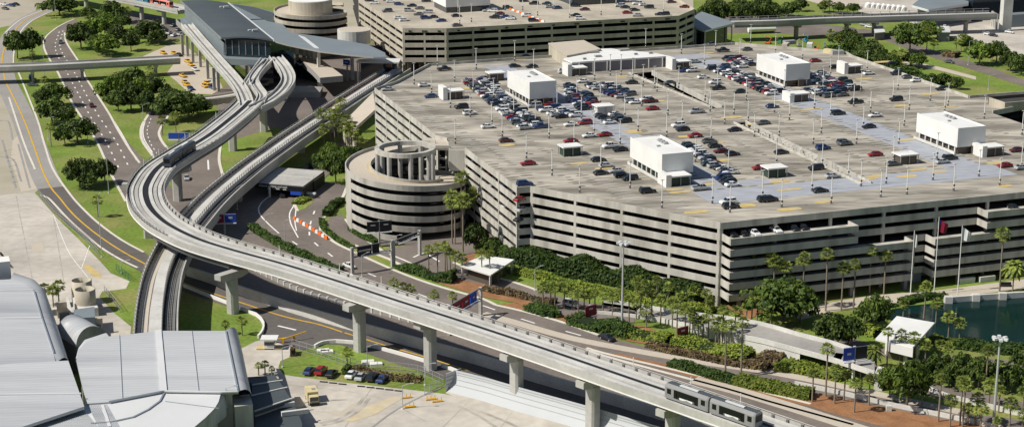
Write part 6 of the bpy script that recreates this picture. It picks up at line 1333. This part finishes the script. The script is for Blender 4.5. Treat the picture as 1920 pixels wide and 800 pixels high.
RP += Zp(1440, 260, [(45, 30, 150), (300, 30, 150), (243, 140, 290), (350, 195, 360), (75, 220, 380), (445, 50, 215), (515, 120, 265), (655, 110, 250), (625, 175, 325), (770, 160, 310), (695, 0, 130), (915, 100, 230), (938, 0, 110), (1030, 125, 290), (1170, 0, 210), (1285, 130, 260), (1405, 0, 170)])
RP += Zp(480, 0, [(878, 350, 470), (975, 400, 520), (1103, 335, 455), (1223, 270, 385), (1207, 395, 510), (1080, 480, 600), (1190, 540, 650), (1320, 480, 560), (1310, 600, 700), (1368, 650, 760), (1107, 670, 800), (1008, 280, 370)])
pr = pole_proto(8.0, 'roof'); first = True
for i, (u, v) in enumerate(RP):
    p = W(u, v, DECK); rz = TH + (i % 5) * .05
    if first: pr.location = p; pr.rotation_euler = (0, 0, rz); o = pr; first = False
    else: o = dup(pr, p, rz)
    o['group'] = 'white light poles on the garage roof'; LAB.append((o, 'slim white light pole', 'roof'))
for u, v in ((862, 46), (859, 24), (884, 42), (947, 20), (980, 20), (1008, 30), (1039, 18), (1068, 34), (1127, 29), (1155, 14), (1244, 26)):
    o = dup(pr, W(u, v, T2 - 1), 0); o['group'] = 'light poles on the far garage roof'; LAB.append((o, 'slim light pole', 'far'))
def poles(style, L, desc, area, group):
    for u, vt, vb, rz in L:
        r = pole_proto(hgt(u, vb, vt), style); r.location = W(u, vb); r.rotation_euler = (0, 0, rz); r['group'] = group; LAB.append((r, desc, area))
poles('street', [(191, 365, 482, 1.5), (204, 285, 362, .3), (84, 62, 145, 0), (105, -5, 38, 0), (60, 52, 88, 1), (228, 487, 512, 0), (445, 348, 393, .3), (535, 410, 463, 0), (498, 400, 436, 0), (679, 475, 518, .6), (1003, 500, 545, .5), (738, 440, 500, 0), (530, 648, 688, 0), (689, 645, 692, 0), (269, 195, 228, .5), (165, 232, 268, .4), (91, 220, 262, .2), (755, 718, 766, 0), (797, 680, 722, 0), (1687, 40, 92, 0), (1815, 75, 122, 0), (1853, 140, 168, 0), (1480, 95, 40, 0) if False else (1395, 14, 48, 0), (1350, 5, 40, 0), (412, 195, 240, 0)], 'grey street lamp', 'ground', 'street lamps by the roads')
poles('mast', [(1166, 455, 618, 0), (1862, 633, 800, .4)], 'tall high-mast floodlight', 'ground', 'high-mast floodlights')
r = pole_proto(hgt(425, 758, 718, 11), 'street'); r.location = W(425, 762, 9.8); r['label'] = 'lamp mast standing on the rolled edge of the terminal roof'
# flags
for u, vt, vb, key, lab in ((1707, 432, 552, 'wall_white', 'flagpole left of the recess with a limp pale flag'), (1751, 407, 552, 'maroon', 'tallest flagpole carrying a furled dark red flag'), (1795, 422, 556, 'white', 'flagpole with a white flag in front of the lake facade')):
    p = W(u, vb); h = hgt(u, vb, vt); t = thing('flagpole', lab, 'flagpole', p, 'flagpoles on the promenade'); local('mast', MB().tube((0, 0, 0), (0, 0, h), .16, 'pole_white', .09, 8), t)
    m = MB(); vs = []; fl_h, fl_w = (4.0, 1.1) if key == 'wall_white' else (3.6, 2.6)
    for i in range(6):
        f = i / 5; vs += [(.1 + fl_w * f, .25 * math.sin(f * 7), h - .5 - 1.6 * f * (1 if key != 'white' else 1.1)), (.1 + fl_w * f * .8, .25 * math.sin(f * 7 + .6), h - .5 - fl_h - .6 * f)]
    m.add(vs, [(2 * i, 2 * i + 1, 2 * i + 3, 2 * i + 2) for i in range(5)], key)
    fo = local('flag', m, t)
    if key == 'maroon': local('flag_canton', MB().add([(x, y - .03, z) for x, y, z in (vs[0], vs[2], (vs[3][0], vs[3][1], (vs[2][2] + vs[3][2]) / 2), (vs[1][0], vs[1][1], (vs[0][2] + vs[1][2]) / 2))], [(0, 1, 2, 3)], 'blue'), t)

# ------------------------------------------------------------------ road signs
def sign_post(u, vb, label, panels, h, wide=3.2, tall=2.4, yaw=None, post=True, key='guideway', texts=None, foot=True):
    """panels: colours left to right on one post"""
    p = W(u, vb); t = thing('road_sign', label, 'sign', p); t.rotation_euler = (0, 0, yaw if yaw is not None else 0); n = len(panels)
    local('post', MB().box((0, .25, h / 2), (.55, .55, h), key), t)
    for i, c in enumerate(panels):
        x = (i - (n - 1) / 2) * (wide + .35); o = local('panel', MB().box((x, -.12, h - tall / 2), (wide, .18, tall), c), t)
        o2 = MB().box((x, -.35, h - tall - .35), (wide, .7, .18), 'metal_white').build('light_tray'); o2.parent = o
        m = MB()
        o3 = MB().box((x, -.216, h - .07), (wide, .012, .12), 'metal_white').build('border'); o3.parent = o
        if texts:
            for s, (tx, ty, sz) in texts[i]: q = text(s, sz, (x + tx, -.24, h - tall / 2 + ty), math.pi / 2, 0, 'white', None); q.parent = o
    return t
AR = [[('Airside A', (0, .5, .55)), ('Gates 1-20', (0, -.4, .42))], [('Parking', (0, .5, .6)), ('Terminal', (0, -.4, .45))]]
sign_post(422, 441, 'red and blue twin road sign on one post under the lower guideway', ['maroon', 'blue'], 6.8, 3.4, 2.6, R(8), texts=[[('Exit', (0, .2, .8))], [('P', (0, .1, 1.0))]])
sign_post(336, 274, 'pair of plain blue road signs beside the upper guideway', ['blue', 'blue'], 5.2, 3.6, 2.4, 0)
sign_post(1600, 716, 'blue and black road sign facing apart on a pale post near the lake trees', ['blue', 'sign_dark'], 9.0, 3.0, 3.2, R(20), key='wall_white', texts=[[('P', (0, 0, .9))], []])
sign_post(712, 462, 'pair of black lane signs on a tall post before the spiral ramp', ['sign_dark', 'sign_dark'], 8.0, 3.6, 3.2, R(17), texts=[[('ONLY', (0, .4, .6))], [('EXIT', (0, .4, .6))]])
sign_post(1107, 601, 'maroon road sign in the shrubs left of the tall floodlight mast', ['maroon'], 4.4, 3.6, 3.0, R(35), texts=[[('Red', (0, .5, .7))]])
sign_post(1279, 644, 'maroon road sign in front of the pale retaining wall', ['maroon'], 4.6, 3.6, 3.0, R(35), texts=[[('Red', (0, .5, .7))]])
sign_post(651, 152, 'small blue sign leaning over the top of the lower guideway', ['blue'], 9.5, 3.6, 2.4, R(-30), texts=[[('Exit', (0, 0, .7))]])
sign_post(1355, 28, 'grey overhead sign frame among the far trees', ['metal_white'], 7, 4, 2.5)
def gantry(label, ua, va, ub, vb, h, panels, key='guideway', beam=1.6, panel_h=2.8):
    a, b = W(ua, va), W(ub, vb); d = (b - a); L = d.length; hd = math.atan2(d.y, d.x); t = thing('sign_gantry', label, 'sign gantry', a); t.rotation_euler = (0, 0, hd)
    for x in (0, L): local('post', MB().box((x, 0, h / 2), (.8, .8, h), key), t)
    m = MB(); m.box((L / 2, 0, h - .2), (L, .3, .3), 'guideway_dark'); m.box((L / 2, 0, h - panel_h - .2), (L, .3, .3), 'guideway_dark')
    k = int(L / 2)
    for i in range(k): m.tube((L * i / k, 0, h - .3), (L * (i + 1) / k, 0, h - panel_h - .1), .07, 'guideway_dark', n=4)
    local('truss', m, t); local('catwalk', MB().box((L / 2, -.7, h - panel_h - .25), (L * .8, .9, .12), 'metal_white'), t)
    for x0, x1, c, s in panels:
        o = local('panel', MB().box(((x0 + x1) / 2 * L, -.3, h - panel_h / 2 - .1), ((x1 - x0) * L, .2, panel_h - .3), c), t)
        if s: q = text(s, .75, ((x0 + x1) / 2 * L, -.42, h - panel_h / 2), math.pi / 2, 0, 'white', None); q.parent = o
    return t
gantry('dark sign gantry spanning the terminal road before the spiral ramp', 661, 514, 736, 500, 8.0, [(.12, .47, 'sign_dark', 'EXIT ONLY'), (.49, .66, 'sign_dark', None)])
gantry('dark height-bar gantry over the helix lane', 738, 498, 787, 478, 7.6, [(.2, .55, 'sign_dark', None)], beam=1.0, panel_h=1.0)
gantry('red and blue sign gantry at the edge of the pale guideway', 842, 628, 901, 592, 8.0, [(.12, .38, 'maroon', 'Red'), (.40, .62, 'maroon', 'Red'), (.64, .84, 'blue', 'P')])
# orange and white barrier row at the toll fork
for i in range(11):
    f = i / 10; u, v = 553 + 59 * f, 412 + 36 * f; p = W(u, v, .12); t = MB().box((p.x, p.y, .65), (1.7, .6, 1.05), 'orange' if i % 2 == 0 else 'white', R(-52), .8).build('traffic_barrier'); tag(t, None, 'barrier', 'orange and white barrier row at the toll fork'); t['label'] = ('orange' if i % 2 == 0 else 'white') + ' plastic barrier in the row at the toll fork'
# booth, yellow gate arm, fences
p = W(506, 652, .1); t = thing('guard_booth', 'small white guard booth with a flat roof at the apron gate', 'booth', p)
local('cabin', MB().box((0, 0, 1.2), (2.4, 2.2, 2.4), 'white_rough'), t); local('window', MB().box((0, 0, 1.55), (2.44, 2.24, .9), 'glass'), t); local('roof', MB().box((0, 0, 2.75), (4.2, 3.4, .3), 'white'), t); local('island', MB().box((0, 0, .12), (6.5, 2.2, .22), 'pad_yellow'), t)
p = W(531, 642, .1); t = thing('barrier_gate', 'yellow barrier gate arms right of the white booth', 'barrier gate', p); m = MB(); m.tube((0, 0, 1.0), (5.5, 3.2, 1.9), .16, 'yellow'); local('arm', m, t); local('arm', MB().tube((-2.5, 0, .9), (1.6, 1.0, 1.1), .16, 'yellow'), t)
for x, y in ((0, 0), (-2.5, 0), (2.6, 1.6)): local('post', MB().box((x, y, .6), (.5, .5, 1.2), 'yellow'), t)
def fence(label, px, h=2.2, step=2.6, key='steel', name='chain_fence', panel=None):
    p = spline(PX(px, 0), 2.6); t = thing(name, label, 'fence', (p[0].x, p[0].y, 0)); m = MB()
    for r_ in (.06, .55, 1.0): m.sweep(p, [(-.035, h * r_ - .035), (-.035, h * r_ + .035), (.035, h * r_ + .035), (.035, h * r_ - .035)], key)
    m.build('rail', t); ps = MB()
    for q, hd in along(p, step): ps.box((q.x, q.y, h / 2), (.1, .1, h), key, hd)
    tag(ps.build('fence_post', t), kind='stuff')
    ms = MB()
    for q, hd in along(p, .55): ms.box((q.x, q.y, h / 2), (.025, .025, h), key, hd)
    tag(ms.build('mesh_wire', t), kind='stuff')
fence('grey fence along the inner edge of the service road verge', [(72, 366), (95, 394), (130, 425), (160, 452), (185, 480)]); fence('green-grey fence beside the bottom-left apron gate', [(218, 507), (246, 529)], key='green_paint'); fence('pale fence between the two lawns by the booth', [(548, 652), (600, 668), (640, 682), (672, 692)], 2.4)
fence('chain fence behind the staff car row', [(668, 692), (700, 692), (770, 698), (800, 706), (832, 720)], 2.2); fence('fence beside the small green lawn at the guideway foot', [(196, 548), (212, 566), (226, 586)], 2.0)
fence('grey gate fence running to the blast fence end', [(796, 740), (815, 728), (832, 722)], 2.0)
# yellow apron bollard frames
for i, (u, v) in enumerate(((762, 745), (808, 748), (768, 762), (820, 752))):
    p = W(u, v, .1); t = thing('yellow_barrier', ('yellow pipe barrier left of the apron gate', 'yellow pipe barrier right of the apron gate', 'yellow pipe barrier nearest the lamp post on the apron', 'yellow pipe barrier by the blast fence end')[i], 'barrier', p)
    m = MB(); t.scale = (.6, .6, .65); m.box((0, 0, .15), (4.2, 1.2, .3), 'yellow', .3); local('base', m, t)
    for x in (-1.5, 0, 1.5): local('post', MB().cyl((x, x * .3, .3), .14, 1.3, 'yellow', 6), t)
# wheel stops
for i in range(9):
    if i == 3: continue
    p = W(608 + i * 17.5, 712 + i * 2.1, .1); t = MB().box((p.x, p.y - 1.2, .17), (1.9, .3, .18), 'black', R(-12)).build('wheel_stop'); tag(t, 'dark wheel stop in front of the staff car row', 'wheel stop', 'wheel stops of the staff car row')
# planters and utility boxes on lawns
for i, (u, v) in enumerate(((606, 659), (613, 661), (690, 680), (705, 684))):
    p = W(u, v); t = MB().box((p.x, p.y, .3), (3.0, 1.8, .6), 'white_rough', .2).build('utility_vault'); tag(t, ('white utility vault slab on the lawn behind the fence, left one', 'white utility vault slab on the lawn behind the fence, right one', 'pale concrete block among the lawn rocks, left one', 'pale concrete block among the lawn rocks, right one')[i], 'utility box')
p = W(1666, 770); tag(MB().box((p.x, p.y, .7), (1.2, .9, 1.4), 'wall_white').build('utility_cabinet'), 'small pale utility cabinet on the orange mulch', 'cabinet')
for u, v in ((1812, 530), (1850, 527)):
    p = W(u, v); tag(MB().box((p.x, p.y, .8), (5, 1.0, 1.5), 'wall_white', TH).build('planter_wall'), ('left' if u < 1830 else 'right') + ' one of two low white planter walls before the lake facade', 'planter')
p = W(1885, 537); t = thing('bench', 'dark bench on the promenade by the date palm', 'bench', p); local('seat', MB().box((0, 0, .5), (3.4, .9, .12), 'black'), t); local('backrest', MB().box((0, .4, .9), (3.4, .1, .7), 'black'), t)
for x in (-1.3, 1.3): local('leg', MB().box((x, 0, .22), (.15, .7, .44), 'black'), t)
# ------------------------------------------------------------------ labels: describe each repeat by the landmark it stands beside
LM = dict(
    roof=[('the far-left white penthouse', W(1005, 185, DECK)), ('the front white penthouse', W(1235, 310, DECK)), ('the back white penthouse', W(1470, 140, DECK)), ('the far-right white penthouse', W(1785, 262, DECK)), ('the long white-roofed building', W(1160, 130, DECK)),
          ('the top left roof corner', W(720, 168, DECK)), ('the spiral ramp', W(850, 262, DECK)), ('the corner bay stack', W(985, 345, DECK)), ('the chamfered front corner', W(1350, 415, DECK)), ('the left ramp slot', W(1260, 170, DECK)), ('the middle ramp slot', W(1500, 290, DECK)), ('the far right roof edge', W(1720, 150, DECK)), ('the tan block enclosure', W(1890, 205, DECK)), ('the orange excavator', W(1530, 94, DECK)), ('the lake-side roof edge', W(1640, 345, DECK))],
    far=[('the white box on the far roof', W(870, 25, T2)), ('the blue box on the far roof', W(1115, 10, T2)), ('the left corner of the far garage', W(755, 50, T2)), ('the striped barrier row on the far roof', W(990, 32, T2)), ('the right corner of the far garage', W(1290, 18, T2))],
    left=[('the road flyover', W(160, 130)), ('the service road', W(66, 275)), ('the parkway', W(180, 230)), ('the slate-roofed station', W(380, 120)), ('the plain blue signs', W(336, 274)), ('the top left guideway', W(250, 30)), ('the spiral ramp', W(660, 300)), ('the toll canopy', W(530, 345)), ('the cooling towers', W(155, 560)), ('the guard booth', W(506, 652)), ('the upper guideway bend', W(240, 380)), ('the tan vehicle ramp', W(650, 262))],
    lake=[('the white lake pavilion', W(1697, 660)), ('the blue and black sign', W(1598, 702)), ('the right floodlight mast', W(1862, 800)), ('the lake', W(1850, 610)), ('the promenade', W(1620, 565)), ('the orange mulch bed', W(1620, 760)), ('the elevated ramp', W(1500, 640))],
    row=[('the left floodlight mast', W(1166, 618)), ('the maroon sign by the shrubs', W(1107, 601)), ('the maroon sign by the wall', W(1279, 644)), ('the rounded dark hedge', W(1020, 588)), ('the pale retaining wall', W(1360, 650)), ('the chamfered garage corner', W(1350, 575)), ('the lime median hedge', W(1420, 728))],
    facade=[('the flagpoles', W(1751, 552)), ('the chamfered garage corner', W(1350, 575)), ('the garage recess', W(1700, 548))],
    helix=[('the spiral ramp', W(780, 440)), ('the left garage facade', W(930, 440)), ('the white road pavilion', W(910, 510))],
    pavilion=[('the white road pavilion', W(910, 510)), ('the red and blue gantry', W(880, 590)), ('the dark sign gantry', W(720, 500))],
    median=[('the red and blue gantry', W(880, 600)), ('the dark sign gantry', W(690, 512))],
    ground=[('the road flyover', W(160, 130)), ('the service road bend', W(150, 430)), ('the parkway', W(180, 230)), ('the plain blue signs', W(336, 274)), ('the toll canopy', W(530, 350)), ('the dark sign gantry', W(700, 505)), ('the white road pavilion', W(910, 510)), ('the guard booth', W(506, 652)), ('the staff car row', W(650, 705)), ('the apron gate', W(770, 750)), ('the garage front', W(1180, 560)), ('the lake', W(1850, 620)), ('the far right road', W(1720, 110)), ('the canopy station', W(1340, 55)), ('the slate-roofed station', W(400, 170))],
    bay=[('the chamfered front corner', W(1350, 440, 19)), ('the corner bay stack', W(985, 390, 19)), ('the far right bay', W(1890, 390, 19))],
    inner=[('the left garage facade', W(925, 320, 15)), ('the corner bay stack', W(985, 390, 19))],
    lot=[('the blast fence', W(838, 730))], taxi=[('the road flyover', W(330, 120)), ('the slate-roofed station', W(400, 150)), ('the station columns', W(370, 120))])
LM['far right'] = [('the grey far guideway', W(1560, 62)), ('the dark glass building', W(1850, 60)), ('the far right road', W(1720, 110)), ('the far canopy station', W(1340, 50)), ('the far roof corner', W(1600, 104)), ('the white domed huts', W(1660, 18))]
LM['upper lot'] = [('the slate-roofed station', W(345, 60)), ('the top left guideway', W(300, 30))]
ORD = ['closest', 'second closest', 'third closest', 'fourth closest', 'fifth closest', 'sixth closest', 'seventh closest', 'eighth closest', 'ninth closest', 'tenth closest', 'eleventh closest', 'twelfth closest', 'thirteenth closest', 'fourteenth closest', 'fifteenth closest', 'sixteenth closest']
own = {}; same = {}
for o, d, a in LAB:
    if len(d.split()) > 5: own.setdefault(d, []).append(o); continue
    lm = LM[a]; p = Vector(o.location); nm, q = min(lm, key=lambda t: (t[1] - p).length)
    (u, v), (uu, vv) = proj((p.x, p.y, p.z)), proj(q); du, dv = u - uu, v - vv
    rel = ('left of' if du < 0 else 'right of') if abs(du) > 1.6 * abs(dv) else ('in front of' if dv > 0 else 'behind')
    same.setdefault((d, rel, nm), []).append(((q - p).length, o))
for (d, rel, nm), L in same.items():
    L.sort(key=lambda t: t[0])
    for i, (_, o) in enumerate(L): o['label'] = f'{d} {rel} {nm}' if len(L) == 1 else f'{ORD[min(i, 15)]} {d} {rel} {nm}'
for d, L in own.items():
    for o in L:
        o['label'] = d
        if len(L) > 1: o['group'] = d
